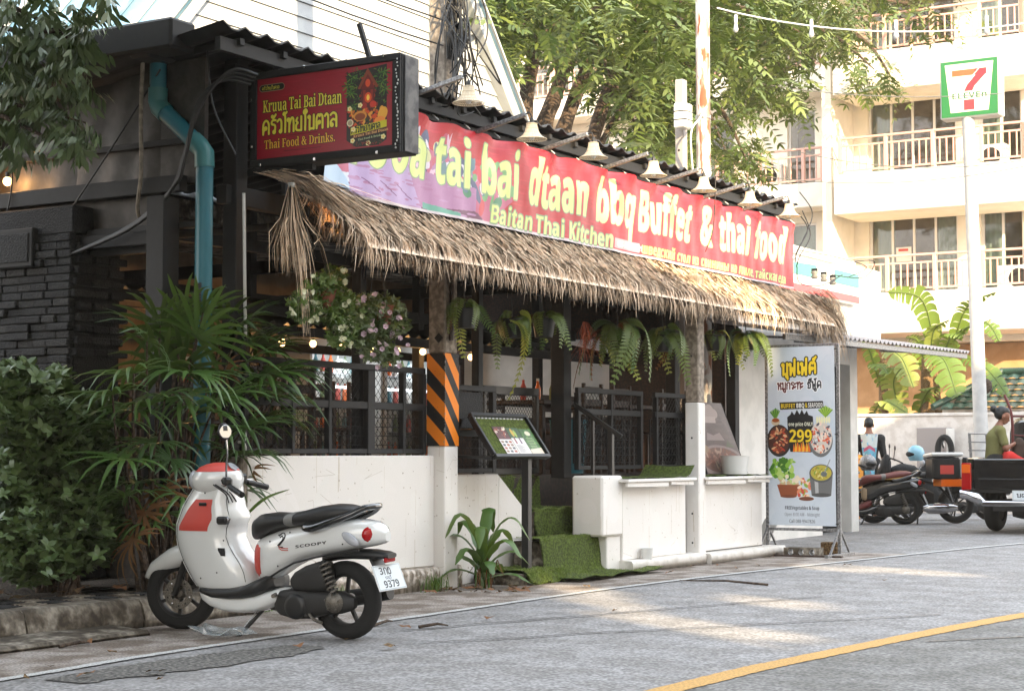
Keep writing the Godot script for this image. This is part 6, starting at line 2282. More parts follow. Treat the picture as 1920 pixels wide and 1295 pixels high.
func left_side_plants() -> void:
	# overhanging branch at the upper left
	var t := thing("overhanging_tree", "dark leafed tree branches hanging in front of the grey side screen", "tree", V(0, 0, 0))
	var base := on_x(-160, 1100, 8.7)
	base.y = 0.2
	var top := on_x(-150, -80, 8.7)
	obj("trunk", mb().tube(curve([base, base.lerp(top, 0.5) + V(0.06, 0, 0.05), top], 6), 0.09, 10), M.bark, t)
	for q in [[-150, -60, 60, 30, 150, 90], [-155, 60, 40, 150, 150, 170], [-150, 180, 20, 195, 160, 230], [-150, 20, 60, 60, 180, 40], [-152, 140, 30, 230, 130, 280]]:
		obj("branch", mb().tube(curve([on_x(q[0], q[1], 8.7), on_x(q[2], q[3], 8.75), on_x(q[4], q[5], 8.8)], 5), [0.03, 0.028, 0.026, 0.024, 0.02, 0.016, 0.014, 0.012, 0.01, 0.008, 0.006], 6), M.bark, t)
	var lm := mb()
	for k in 4:
		var a := V(k * 0.035, -0.012 * k, 0)
		leaf_blade(lm, a, a + V(0.055, -0.10, 0.03 * (1 if k % 2 else -1)), 0.018, V(0.6, 0.2, 0.7))
	var places := []
	var cols := []
	for c in [[40, 30, 60], [110, 50, 55], [60, 110, 60], [135, 100, 42], [160, 70, 30], [150, 165, 28], [30, 190, 60], [100, 230, 40], [155, 235, 26], [20, 260, 40], [135, 275, 26], [80, 170, 40], [180, 15, 30], [-40, 100, 90]]:
		for i in int(c[2] * c[2] * 0.022):
			var a := rng.randf() * TAU
			var rr: float = sqrt(rng.randf()) * c[2]
			places.append(Transform3D(Basis.from_euler(V(rng.randf_range(-.5, .5), rng.randf() * TAU, rng.randf_range(-.5, .4))).scaled(Vector3.ONE * rng.randf_range(0.7, 1.15)), on_x(c[0] + cos(a) * rr, c[1] + sin(a) * rr, 8.75 + rng.randfn() * 0.12)))
			cols.append(Color(0.08, 0.12, 0.045).lerp(Color(0.11, 0.155, 0.06), rng.randf()))
	for i in 5600:
		var p := V(rng.randf_range(2.0, 8.9), rng.randf_range(4.7, 6.8), rng.randf_range(-11.0, -3.2))
		if Vector2((p.x - 5.5) / 3.5, (p.z + 7.1) / 3.9).length() < 1.0 and p.y > 1.5 + 0.3 * Vector2(p.x, p.z).length():
			places.append(Transform3D(Basis.from_euler(V(rng.randf_range(-.5, .5), rng.randf() * TAU, rng.randf_range(-.5, .4))).scaled(Vector3.ONE * rng.randf_range(2.2, 3.2)), p))
			cols.append(Color(0.08, 0.12, 0.045).lerp(Color(0.11, 0.155, 0.06), rng.randf()))
	multi("leaves", lm.mesh(), M.leaf_dark, places, t, cols)
	# the row of pavement trees goes on outside the frame
	var row := thing("pavement_tree", "dense tree further along the planted pavement beyond the bushes", "tree", V(4.9, 0.18, -8.7))
	obj("trunk", mb().tube([V(0, 0, 0), V(0.05, 1.5, 0), V(0, 4.5, 0)], [0.14, 0.12, 0.05], 10), M.bark, row)
	var rp := []
	var rc := []
	for i in 3600:
		var q := V(rng.randf_range(-1.7, 1.5), rng.randf_range(0.3, 5.6), rng.randf_range(-1.4, 1.0))
		rp.append(Transform3D(Basis.from_euler(V(rng.randf_range(-.5, .5), rng.randf() * TAU, rng.randf_range(-.5, .4))).scaled(Vector3.ONE * rng.randf_range(1.8, 2.6)), q))
		rc.append(Color(0.08, 0.12, 0.045).lerp(Color(0.11, 0.155, 0.06), rng.randf()))
	multi("leaves", lm.mesh(), M.leaf_dark, rp, row, rc)
	# bushes on the pavement
	var sm := mb()
	for k in 5:
		var a := k * 1.257
		leaf_blade(sm, V(0, 0.0, 0), V(cos(a) * 0.07, 0.015 + 0.02 * (k % 2), sin(a) * 0.07), 0.02, V(-sin(a), 0.2, cos(a)), 0.01)
	for b in [["dense dark green bush beside the slate pillar", [[60, 800, 95], [110, 900, 100], [40, 960, 90], [160, 790, 55], [30, 730, 50], [100, 730, 36], [150, 850, 60]], -8.95], ["lower green bush spreading over the pavement", [[150, 990, 80], [60, 1030, 70], [205, 970, 42], [110, 1050, 40], [10, 1020, 60]], -8.75]]:
		t = thing("bush", b[0], "bush", V(0, 0, 0))
		for k in 6:
			var f := on_y(60 + k * 20, 1085, 0.2)
			f = V(f.x * 0.9, 0.18, b[2])
			obj("stem", mb().tube(curve([f, f + V(0.1 * sin(k), 0.35, 0.05), f + V(0.25 * sin(k * 2.0), 0.8, 0.1 * cos(k))], 4), [0.02, 0.018, 0.016, 0.014, 0.012, 0.01, 0.009, 0.008, 0.006], 6), M.bark, t)
		places = []
		cols = []
		for c in b[1]:
			for i in int(c[2] * c[2] * 0.075):
				var a := rng.randf() * TAU
				var rr: float = sqrt(rng.randf()) * c[2]
				var p := on_z(c[0] + cos(a) * rr, c[1] + sin(a) * rr, b[2] + rng.randfn() * 0.16)
				if p.y < 0.2:
					continue
				places.append(Transform3D(Basis.from_euler(V(rng.randf_range(-.8, .8), rng.randf() * TAU, rng.randf_range(-.8, .8))).scaled(Vector3.ONE * rng.randf_range(0.7, 1.2)), p))
				cols.append(Color(0.075, 0.12, 0.04).lerp(Color(0.11, 0.165, 0.055), rng.randf()))
		multi("foliage", sm.mesh(), M.leaf_dark, places, t, cols)
	# fan palm clump
	t = thing("fan_palm", "clump of fan palms between the bush and the white wall", "palm", V(0, 0, 0))
	var fans := []
	for k in 4:
		fans.append(fan_mesh(12 + k, 0.47 + 0.035 * k, k))
	var spots := [[300, 690, 1.0], [345, 745, 0.9], [420, 640, 1.0], [368, 632, 1.0], [478, 645, 1.0], [248, 770, 0.95], [290, 830, 0.9], [452, 745, 1.0], [400, 700, 1.0], [500, 700, 1.0], [330, 800, 0.9], [235, 860, 0.85], [478, 790, 0.95], [400, 800, 0.9], [270, 905, 0.8], [350, 880, 0.8], [430, 850, 0.85], [310, 960, 0.75], [385, 950, 0.75], [250, 700, 0.85], [330, 650, 0.9], [450, 690, 1.0], [515, 745, 0.95], [385, 750, 0.9], [310, 740, 0.9], [220, 800, 0.8], [440, 920, 0.7], [350, 700, 1.0], [425, 600, 0.85], [380, 585, 0.8], [275, 640, 0.8], [500, 780, 0.9], [460, 800, 0.9], [440, 660, 0.9], [340, 690, 0.9], [280, 760, 0.9], [360, 830, 0.8], [410, 745, 0.9], [470, 720, 0.9], [395, 660, 0.9], [320, 860, 0.8], [260, 850, 0.8], [530, 700, 0.8], [210, 740, 0.8], [215, 900, 0.8], [240, 930, 0.7], [300, 610, 0.8], [345, 600, 0.8], [450, 610, 0.85], [500, 650, 0.85], [460, 850, 0.8], [370, 770, 0.9], [300, 870, 0.8], [340, 930, 0.75], [420, 900, 0.75], [280, 980, 0.65]]
	for i in spots.size():
		var s: Array = spots[i]
		var z := -8.36 + 0.14 * sin(i * 2.4)
		var p := on_z(s[0], s[1], z)
		var foot := V(lerpf(9.35, p.x, 0.3), 0.18, -8.5 + 0.06 * sin(i * 1.3))
		var lean: float = (s[0] - 370.0) / 170.0
		obj("cane", mb().tube(curve([foot, foot.lerp(p, 0.6) + V(0, 0.1, -0.04), p], 4), [0.016, 0.015, 0.014, 0.013, 0.011, 0.009, 0.008, 0.007, 0.006], 6), M.bark, t)
		# the fan leans outward from the clump and a little towards the street
		var out := V(0.52 * lean, 0.35 if s[1] < 700 else -0.05, 0.85 * lean + 0.25).normalized()
		out = (out + V(-0.35, 0, 0.3)).normalized()
		var side := out.cross(Vector3.UP).normalized()
		var b := Basis(out, side.cross(out), side)
		b = b.rotated(out, rng.randf_range(-0.5, 0.5))
		obj("fan_leaf", fans[i % 4], [M.leaf_palm, M.leaf_palm_b][i % 2], t, Transform3D(b.scaled(Vector3.ONE * s[2]), p))
	for q in [[420, 690, 0.5], [300, 920, 0.7], [345, 990, 0.7], [270, 960, 0.6], [400, 1000, 0.6], [250, 1010, 0.6], [470, 880, 0.5]]:
		var b := Basis.from_euler(V(rng.randf_range(-.4, .4), rng.randf_range(2.5, 4.5), -1.1))
		obj("dead_leaf", fans[q[0] % 4], M.leaf_dead, t, Transform3D(b.scaled(Vector3.ONE * q[2]), on_z(q[0], q[1], -8.35)))

# a fan of ribbed leaflets; x is outward, y up
func fan_mesh(n: int, length: float, k: int) -> Mesh:
	var g := mb()
	for i in n:
		var a := lerpf(-2.3, 2.3, float(i) / (n - 1)) + 0.06 * sin(i * 3.1 + k)
		var l := length * (1.0 - 0.13 * absf(a)) * (0.94 + 0.08 * sin(i * 5.3 + k))
		var d := V(cos(a), 0.25, sin(a)).normalized()
		var pts := []
		for j in 6:
			var u := j / 5.0
			pts.append(d * l * u + V(0, -0.42 * l * u * u * u * (1.0 + 0.5 * sin(i + k)), 0))
		g.strip(pts, [0.005, 0.015, 0.020, 0.019, 0.013, 0.002], V(-sin(a), 0, cos(a)), 0.35)
	return g.mesh()

func hazard_print() -> Image:
	# diagonal bands round two faces of the pole: left face 0..0.45, front face 0.45..1
	var p := sheet(256, 512, Color(0.05, 0.05, 0.055))
	for k in 7:
		var y := -190.0 + k * 176.0
		p.shape([0, y, 128, y + 118, 256, y + 300, 256, y + 395, 128, y + 205, 0, y + 88], Color(0.90, 0.50, 0.05))
	var r := RandomNumberGenerator.new()
	r.seed = 4
	for i in 60:
		p.ell(126 + r.randf_range(-5, 5), r.randf() * 512, r.randf_range(1, 4), r.randf_range(1, 5), Color(0.55, 0.52, 0.48))
	for i in 30:
		p.ell(r.randf() * 256, r.randf() * 512, r.randf_range(1, 3), r.randf_range(1, 3), Color(0.45, 0.30, 0.15))
	return p.im

func poles_and_cables() -> void:
	# striped concrete pole
	var t := thing("utility_pole", "square concrete utility pole with orange and black warning stripes", "pole", V(12.54, 0, -8.285))
	obj("shaft", mb().bb(V(-0.1, 1.99, -0.085), V(0.1, 9.6, 0.085), 0.012), M.pole_concrete, t)
	obj("painted_base", mb().bb(V(-0.105, 0.0, -0.09), V(0.105, 1.205, 0.09), 0.01), M.white_wall_paint, t)
	var g := mb()
	g.quad(V(-0.108, 1.205, -0.093), V(-0.108, 1.99, -0.093), V(-0.108, 1.99, 0.093), V(-0.108, 1.205, 0.093), Vector2(0, 0), Vector2(0.5, 1))
	g.quad(V(-0.108, 1.205, 0.093), V(-0.108, 1.99, 0.093), V(0.108, 1.99, 0.093), V(0.108, 1.205, 0.093), Vector2(0.5, 0), Vector2(1, 1))
	g.quad(V(0.108, 1.205, 0.093), V(0.108, 1.99, 0.093), V(0.108, 1.99, -0.093), V(0.108, 1.205, -0.093), Vector2(0, 0), Vector2(0.5, 1))
	g.quad(V(0.108, 1.205, -0.093), V(0.108, 1.99, -0.093), V(-0.108, 1.99, -0.093), V(-0.108, 1.205, -0.093), Vector2(0.5, 0), Vector2(1, 1))
	obj("stripe_band", g, printed("hazard_print", hazard_print(), 0.65), t)
	g = mb()
	g.at(V(-0.112, 2.12, 0.03), Basis(V(1, 0, 0), PI / 4)).box(V(0, 0, 0), V(0.008, 0.06, 0.06))
	obj("tag_plate", g, M.slate_dark, t)
	for k in 4:
		obj("bolt_hole", mb().ball(V(-0.101, 0.5 + k * 0.0 + 2.2 * k, -0.02), V(0.004, 0.013, 0.013), 8, 5), M.black_plastic, t)
	obj("side_tube", mb().tube([V(-0.04, 2.1, 0.11), V(-0.03, 3.2, 0.12)], 0.02, 8), M.dark_wood, t)
	for y in [5.2, 5.75]:
		obj("clamp", mb().bb(V(-0.13, y, -0.115), V(0.13, y + 0.05, 0.115), 0.008), M.rust_paint, t)
	# hanging wires round its head
	var w := thing("pole_wires", "tangle of black telephone wires looped round the concrete pole head", "wires", V(0, 0, 0))
	var r := RandomNumberGenerator.new()
	r.seed = 91
	var c := V(12.45, 0, -8.2)
	for i in 26:
		var a := c + V(r.randf_range(-0.25, 0.1), r.randf_range(4.7, 5.6), r.randf_range(0.0, 0.15))
		var b := c + V(r.randf_range(-0.5, 0.4), r.randf_range(3.95, 4.6), r.randf_range(0.0, 0.25))
		var m := (a + b) / 2 + V(r.randf_range(-0.3, 0.3), r.randf_range(-0.5, 0.0), r.randf_range(0, 0.25))
		obj("wire", mb().tube(curve([a, a.lerp(m, 0.5) + V(r.randf_range(-.1, .1), 0, 0.05), m, b], 5), r.randf_range(0.004, 0.009), 5), M.black_cable, w)
	for i in 3:
		obj("wire", mb().tube(sag(V(12.4, 4.62 + i * 0.22, -8.2), V(2.0, 5.2 + i * 0.45, -7.4 - i * 0.1), 0.3 + i * 0.05, 14), 0.007, 5), M.black_cable, w)
	g = mb()
	for i in 5:
		g.tube(sag(c + V(-0.06 + i * 0.025, 5.5, 0.02 + 0.02 * i), c + V(-0.05 + i * 0.03, 4.5, 0.05), 0.02, 5), 0.012, 5)
	obj("wire_bunch", g, M.black_cable, w)
	var coil := thing("cable_coil", "black coil of spare cable hanging beside the pole wires", "cable", on_z(851, 70, -8.1))
	for i in 5:
		var ring := []
		for k in 25:
			ring.append(V(cos(TAU * k / 24) * (0.075 + i * 0.006), sin(TAU * k / 24) * (0.10 + i * 0.004), 0.01 * i + 0.012 * sin(k)))
		obj("loop", mb().tube(ring, 0.009, 5, false), M.black_cable, coil)
	obj("hanger", mb().tube([V(0, 0.1, 0.02), V(0.01, 0.6, 0.02)], 0.006, 4), M.black_cable, coil)
	# cables over the grey side screen
	w = thing("cable_bundle", "thick black cable bundle drooping from the sign box to the side screen", "cable", V(0, 0, 0))
	for i in 4:
		var o := V(0, 0.02 * i, 0.02 * i)
		obj("cable", mb().tube(curve([on_x(470, 158, 9.75) + o, on_x(418, 150, 9.6) + o, on_x(372, 190 + i * 5, 9.5), on_x(345, 290 + i * 4, 9.48), on_x(315, 365, 9.48) + o, on_x(240, 430, 9.5) + o * 0.5, on_x(120, 482, 9.5)], 5), 0.014, 6), M.black_cable, w)
	for q in [[[300, 130], [200, 290], [80, 470], "thin black cable slanting across the grey side screen"], [[388, 95], [400, 200], [442, 290], "thin black cable hanging from the roof corner beside the sign box"], [[22, 290], [20, 360], [2, 440], "short black cable hanging at the end of the side screen"]]:
		tag(obj("thin_cable", mb().tube(curve([on_x(q[0][0], q[0][1], 9.55), on_x(q[1][0], q[1][1], 9.55), on_x(q[2][0], q[2][1], 9.5)], 6), 0.007, 5), M.black_cable), q[3], "cable")
	tag(obj("thin_cable", mb().tube(curve([on_z(1342, 330, -7.7), on_z(1340, 400, -7.7), on_z(1335, 440, -7.7), on_z(1323, 472, -7.75)], 6), 0.006, 5), M.black_cable), "loose black wire hanging across the ampersand of the banner", "cable")
	# second pole pair: round rusty pole and slotted concrete pole
	t = thing("rusty_pole", "round white steel pole streaked with rust behind the banner", "pole", V(19.3, 0, -9.0))
	obj("shaft", mb().tube([V(0.06, 0, 0), V(0.06, 4.3, 0), V(0.06, 9.5, 0)], [0.085, 0.085, 0.085], 16), M.rust_paint, t)
	obj("strap", mb().at(V(0.06, 5.2, 0)).lathe([Vector2(0.095, 0), Vector2(0.095, 0.04)], 16), M.grey_steel, t)
	t = thing("slotted_pole", "slim grey concrete pole with bolt holes beside the rusty pole", "pole", V(18.95, 0, -9.1))
	obj("shaft", mb().bb(V(-0.05, 0, -0.06), V(0.07, 5.62, 0.05), 0.01), M.cabinet_grey, t)
	for k in 6:
		obj("bolt_hole", mb().ball(V(-0.05, 3.95 + k * 0.27, -0.01), V(0.006, 0.016, 0.016), 8, 5), M.black_plastic, t)
	t = thing("junction_box", "pale grey junction box strapped to the slotted concrete pole", "box", on_z(1281, 218, -9.0))
	obj("case", mb().box(V(0, 0, 0), V(0.2, 0.3, 0.16), 0.015), M.white_plastic, t)
	for y in [-0.05, 0.05]:
		obj("strap", mb().box(V(0, y, 0), V(0.206, 0.012, 0.166)), M.black_cable, t)
	tag(obj("loose_cable", mb().tube(curve([on_z(1300, 330, -8.9), on_z(1296, 250, -8.85), on_z(1312, 222, -8.8), on_z(1325, 200, -8.8)], 5), 0.012, 6), M.white_plastic), "white cord curving over the rusty pole beside the junction box", "cord")
	# fairy bulbs on a wire over the road
	var a := on_x(1345, 15, 24.0)
	var b := on_x(1960, 38, 24.0)
	tag(obj("festoon_wire", mb().tube(sag(a, b, 0.25, 18), 0.012, 5), M.white_plastic), "white festoon wire stretched in front of the apartment block", "wire")
	for q in [[1380, 45, "nearest the rusty pole"], [1522, 54, "under the thick foliage"], [1681, 56, "before the top balcony"], [1851, 48, "above the store sign"]]:
		var f := thing("festoon_bulb", "unlit white bulb on the festoon wire " + q[2], "light bulb", on_x(q[0], q[1], 24.0), 0.0, "festoon bulbs")
		obj("holder", mb().at(V(0, 0.02, 0)).lathe([Vector2(0.022, 0.12), Vector2(0.026, 0.09), Vector2(0.026, 0.0)], 10), M.white_plastic, f)
		obj("bulb", mb().at(V(0, -0.01, 0)).lathe([Vector2(0.022, 0.03), Vector2(0.032, -0.03), Vector2(0.042, -0.07), Vector2(0.03, -0.105), Vector2(0.004, -0.12)], 12), M.clear_lens, f)
	for q in [[1340, 140, 1880, 175], [1500, 285, 1920, 300], [1430, 330, 1920, 312]]:
		tag(obj("far_wire", mb().tube(sag(on_x(q[0], q[1], 30.0), on_x(q[2], q[3], 30.0), 0.2, 12), 0.008, 4), M.grey_cable), "thin wire crossing the apartment front " + ["above the store sign pole", "along the middle balcony", "below the middle balcony"][[140, 285, 330].find(q[1])], "wire")
	# insulator rack at the end of the banner
	t = thing("insulator_rack", "rack of three insulators with looping wires past the banner end", "insulators", on_z(1545, 515, -8.3))
	for k in 3:
		var p := on_z(1528 + k * 17, 515 + k * 6, -8.3) - t.position
		obj("insulator", mb().at(p).lathe([Vector2(0.03, -0.05), Vector2(0.05, -0.03), Vector2(0.03, 0.0), Vector2(0.05, 0.03), Vector2(0.03, 0.05)], 10), M.grey_cable, t)
		obj("hook", mb().at(p).box(V(0, 0.06, 0), V(0.02, 0.04, 0.08)), M.black_cable, t)
	obj("bar", mb().bar(on_z(1490, 487, -8.3) - t.position, on_z(1600, 505, -8.3) - t.position, 0.03, 0.05), M.white_plastic, t)
	for q in [[1500, 470, 1560, 480, 1625, 500, 1590, 520], [1495, 500, 1500, 530, 1540, 535, 1580, 515], [1600, 490, 1640, 490, 1620, 520, 1560, 515], [1498, 400, 1515, 430, 1495, 470, 1492, 490], [1505, 395, 1520, 440, 1500, 480, 1494, 500], [1500, 360, 1524, 400, 1506, 450, 1492, 480]]:
		obj("wire", mb().tube(curve([on_z(q[0], q[1], -8.2) - t.position, on_z(q[2], q[3], -8.15) - t.position, on_z(q[4], q[5], -8.15) - t.position, on_z(q[6], q[7], -8.2) - t.position], 6), 0.007, 5), M.black_cable, t)
	# store sign on its mast
	t = thing("store_sign", "tall green and white store sign on a round steel mast", "sign", V(32.4, 0, 0))
	var foot := on_x(1842, 800, 32.4)
	var head := on_x(1816, 225, 32.4)
	obj("mast", mb().tube([V(0, 0, foot.z + 0.02), V(0, head.y + 0.05, head.z)], [0.135, 0.115], 18), M.mast_grey, t)
	var p0 := on_x(1766, 116, 32.4)
	var p1 := on_x(1879, 216, 32.4)
	obj("case", mb().bb(V(-0.12, p1.y, p0.z), V(0.22, p0.y, p1.z), 0.02), M.mast_grey, t)
	g = mb()
	g.quad(V(-0.13, p1.y + 0.03, p0.z + 0.03), V(-0.13, p0.y - 0.03, p0.z + 0.03), V(-0.13, p0.y - 0.03, p1.z - 0.03), V(-0.13, p1.y + 0.03, p1.z - 0.03))
	obj("face", g, printed("store_print", store_print(), 0.4), t)

func store_print() -> Image:
	var p := sheet(320, 330, Color(0.12, 0.42, 0.20))
	p.rect(0, 0, 320, 6, Color(0.75, 0.75, 0.72))
	p.shape([22, 24, 298, 24, 268, 306, 52, 306], Color(0.86, 0.84, 0.78))
	p.shape([62, 60, 258, 60, 258, 96, 62, 96], Color(0.80, 0.34, 0.18))
	p.shape([190, 60, 258, 60, 258, 90, 190, 160, 176, 190, 128, 190, 148, 150, 196, 96], Color(0.76, 0.16, 0.20))
	p.shape([128, 236, 188, 236, 188, 296, 128, 296], Color(0.76, 0.20, 0.22))
	p.stroke(PackedVector2Array([Vector2(150, 130), Vector2(215, 62)]), 5.0, Color(0.86, 0.84, 0.78))
	p.rect(54, 186, 266, 234, Color(0.86, 0.84, 0.78))
	var n := p.text("ELEVEn", -900, 0, 34, Color.BLACK)
	p.text("ELEVEn", 62, 228, 34, Color(0.12, 0.36, 0.20), 0.0, 196.0 / n)
	return p.im

func frond_mesh(pairs: int, length: float, leaf: float, seed_: int) -> Mesh:
	var g := mb()
	var pts := []
	for i in pairs + 1:
		var u := float(i) / pairs
		pts.append(V(length * 0.45 * sin(u * 1.5), length * (0.12 * sin(u * 3.0) - u * u * 0.85), 0.02 * sin(u * 4.0 + seed_)))
	g.tube(pts, 0.004, 3, false)
	for i in range(1, pairs + 1):
		var u := float(i) / pairs
		var d: Vector3 = (pts[i] - pts[i - 1]).normalized()
		for s in [-1.0, 1.0]:
			var l := leaf * (0.45 + 0.9 * sin(PI * clampf(u * 0.9 + 0.1, 0, 1)))
			leaf_blade(g, pts[i], pts[i] + (V(0, 0, s) + d * 0.35 + V(0, -0.15, 0)).normalized() * l, leaf * 0.16, d)
	return g.mesh()

func hanging_plants() -> void:
	var fr := []
	for k in 4:
		fr.append(frond_mesh(17 + 2 * k, 0.38 + k * 0.09, 0.07 + 0.006 * k, k))
	var ferns := [[872, 580, 0.65, 10, "behind the striped pole"], [962, 600, 0.7, 14, "beside the stair gate"], [1160, 620, 1.1, 30, "with long drooping fronds above the counter"], [1245, 630, 0.85, 20, "beside the white post"], [1340, 630, 0.65, 14, "past the white post"], [1400, 630, 0.85, 22, "above the leaning poster"], [1020, 600, 0.7, 10, "beside the door post"]]
	for f in ferns:
		var c := on_z(f[0], f[1], -8.02)
		var t := thing("hanging_fern", "green fern in a hanging pot " + f[4], "fern", c, 0.0, "ferns hanging under the thatch")
		obj("pot", mb().lathe([Vector2(0.08, -0.16), Vector2(0.11, 0.0), Vector2(0.12, 0.01), Vector2(0.1, 0.01)], 14), M.black_plastic, t)
		obj("hanger", mb().tube([V(0, 0.0, 0), V(0, 0.5, -0.05)], 0.005, 4), M.black_cable, t)
		for i in f[3]:
			var a: float = i * 2.399
			var b := Basis(Vector3.UP, a + rng.randf_range(-.4, .4)) * Basis(V(1, 0, 0), rng.randf_range(-0.6, 0.6)) * Basis(V(0, 0, 1), rng.randf_range(-0.45, 0.25))
			obj("frond", fr[i % 4], [M.leaf_fern, M.leaf_palm_b, M.leaf_fern, M.leaf_fern_pale, M.leaf_fern, M.leaf_palm_b, M.leaf_dead][i % 7], t, Transform3D(b.scaled(Vector3.ONE * f[2] * 0.88 * rng.randf_range(0.55, 1.25)), V(cos(a) * 0.05, rng.randf_range(-0.02, 0.08), -sin(a) * 0.05)))
	# long single frond
	var t2 := thing("fern_frond", "long yellowish fern frond hanging beside the stair gate", "fern frond", on_z(955, 600, -7.95))
	obj("frond", frond_mesh(22, 0.72, 0.075, 9), M.leaf_fern_pale, t2, Transform3D(Basis(Vector3.UP, -0.6) * Basis(V(0, 0, 1), -0.5), Vector3.ZERO))
	# petunia baskets
	var lm := mb()
	for k in 5:
		var a := k * 1.257
		leaf_blade(lm, V(0, 0, 0), V(cos(a) * 0.045, 0.01 - 0.02 * (k % 2), sin(a) * 0.045), 0.012, V(-sin(a), 0.2, cos(a)), 0.006)
	var fl := mb()
	var ring := PackedVector3Array()
	var cen := PackedVector3Array()
	for k in 12:
		var a := TAU * k / 12
		var rr := 0.024 if k % 2 else 0.019
		ring.append(V(cos(a) * rr, 0.012, sin(a) * rr))
		cen.append(V(cos(a) * 0.004, -0.012, sin(a) * 0.004))
	fl.grid([cen, ring], true, false, false)
	var flm := fl.mesh()
	for b in [["basket of white petunias hanging under the thatch beside the sign", [[605, 560, 46], [650, 590, 40], [570, 575, 30], [625, 520, 24], [640, 625, 30]], M.petal_white, 46, Color(0.05, 0.10, 0.02), Color(0.14, 0.20, 0.05)], ["basket of pink petunias trailing beside the striped pole", [[715, 590, 40], [700, 640, 36], [740, 600, 28], [690, 580, 30], [725, 665, 22]], M.petal_pink, 36, Color(0.05, 0.08, 0.025), Color(0.12, 0.15, 0.05)]]:
		var c := on_z(b[1][0][0], b[1][0][1], -8.0)
		var t := thing("flower_basket", b[0], "flower basket", c)
		obj("pot", mb().lathe([Vector2(0.07, -0.08), Vector2(0.1, 0.06), Vector2(0.11, 0.07), Vector2(0.09, 0.07)], 14), M.terracotta, t)
		for k in 3:
			obj("hanger", mb().tube([V(cos(k * 2.1) * 0.1, 0.06, sin(k * 2.1) * 0.1), V(0, 0.55, -0.05)], 0.004, 4), M.black_cable, t)
		var places := []
		var cols := []
		for q in b[1]:
			for i in int(q[2] * q[2] * 0.16):
				var a := rng.randf() * TAU
				var rr: float = sqrt(rng.randf()) * q[2]
				places.append(Transform3D(Basis.from_euler(V(rng.randf() * TAU, rng.randf() * TAU, 0)).scaled(Vector3.ONE * rng.randf_range(0.6, 1.1)), on_z(q[0] + cos(a) * rr, q[1] + sin(a) * rr, -8.0 + rng.randfn() * 0.07) - c))
				cols.append(b[4].lerp(b[5], rng.randf()))
		multi("foliage", lm.mesh(), M.leaf_tree, places, t, cols)
		for i in b[3]:
			var q: Array = b[1][rng.randi() % b[1].size()]
			var a := rng.randf() * TAU
			var rr: float = sqrt(rng.randf()) * q[2] * 1.15
			var low := 0.0
			if b[2] == M.petal_pink and i % 2 == 0:
				low = rng.randf_range(20, 70)
			var p := on_z(q[0] + cos(a) * rr, q[1] + sin(a) * rr + low, -7.9 + rng.randfn() * 0.05) - c
			var bs := Basis.from_euler(V(rng.randf_range(0.6, 1.8), rng.randf_range(-1.6, 0.4), rng.randf_range(-.4, .4)), EULER_ORDER_YXZ)
			obj("flower", flm, b[2], t, Transform3D(bs.scaled(Vector3.ONE * rng.randf_range(0.8, 1.3)), p))
	# dry red bundle hanging at the door post
	var t := thing("dried_bundle", "rusty red dried roots hanging beside the door post", "dried plant", on_z(1098, 615, -8.1))
	var g := mb()
	g.tinted = true
	for i in 90:
		var s := rng.randfn() * 0.045
		straw_line(g, [V(s * 0.4, 0.06, 0), V(s, -0.05, rng.randfn() * 0.04), V(s * 1.6 + 0.02, -rng.randf_range(0.12, 0.4), rng.randfn() * 0.06)])
	var o: Node3D = obj("roots", g, M.red_roots, t)
	o.set_meta("kind", "stuff")

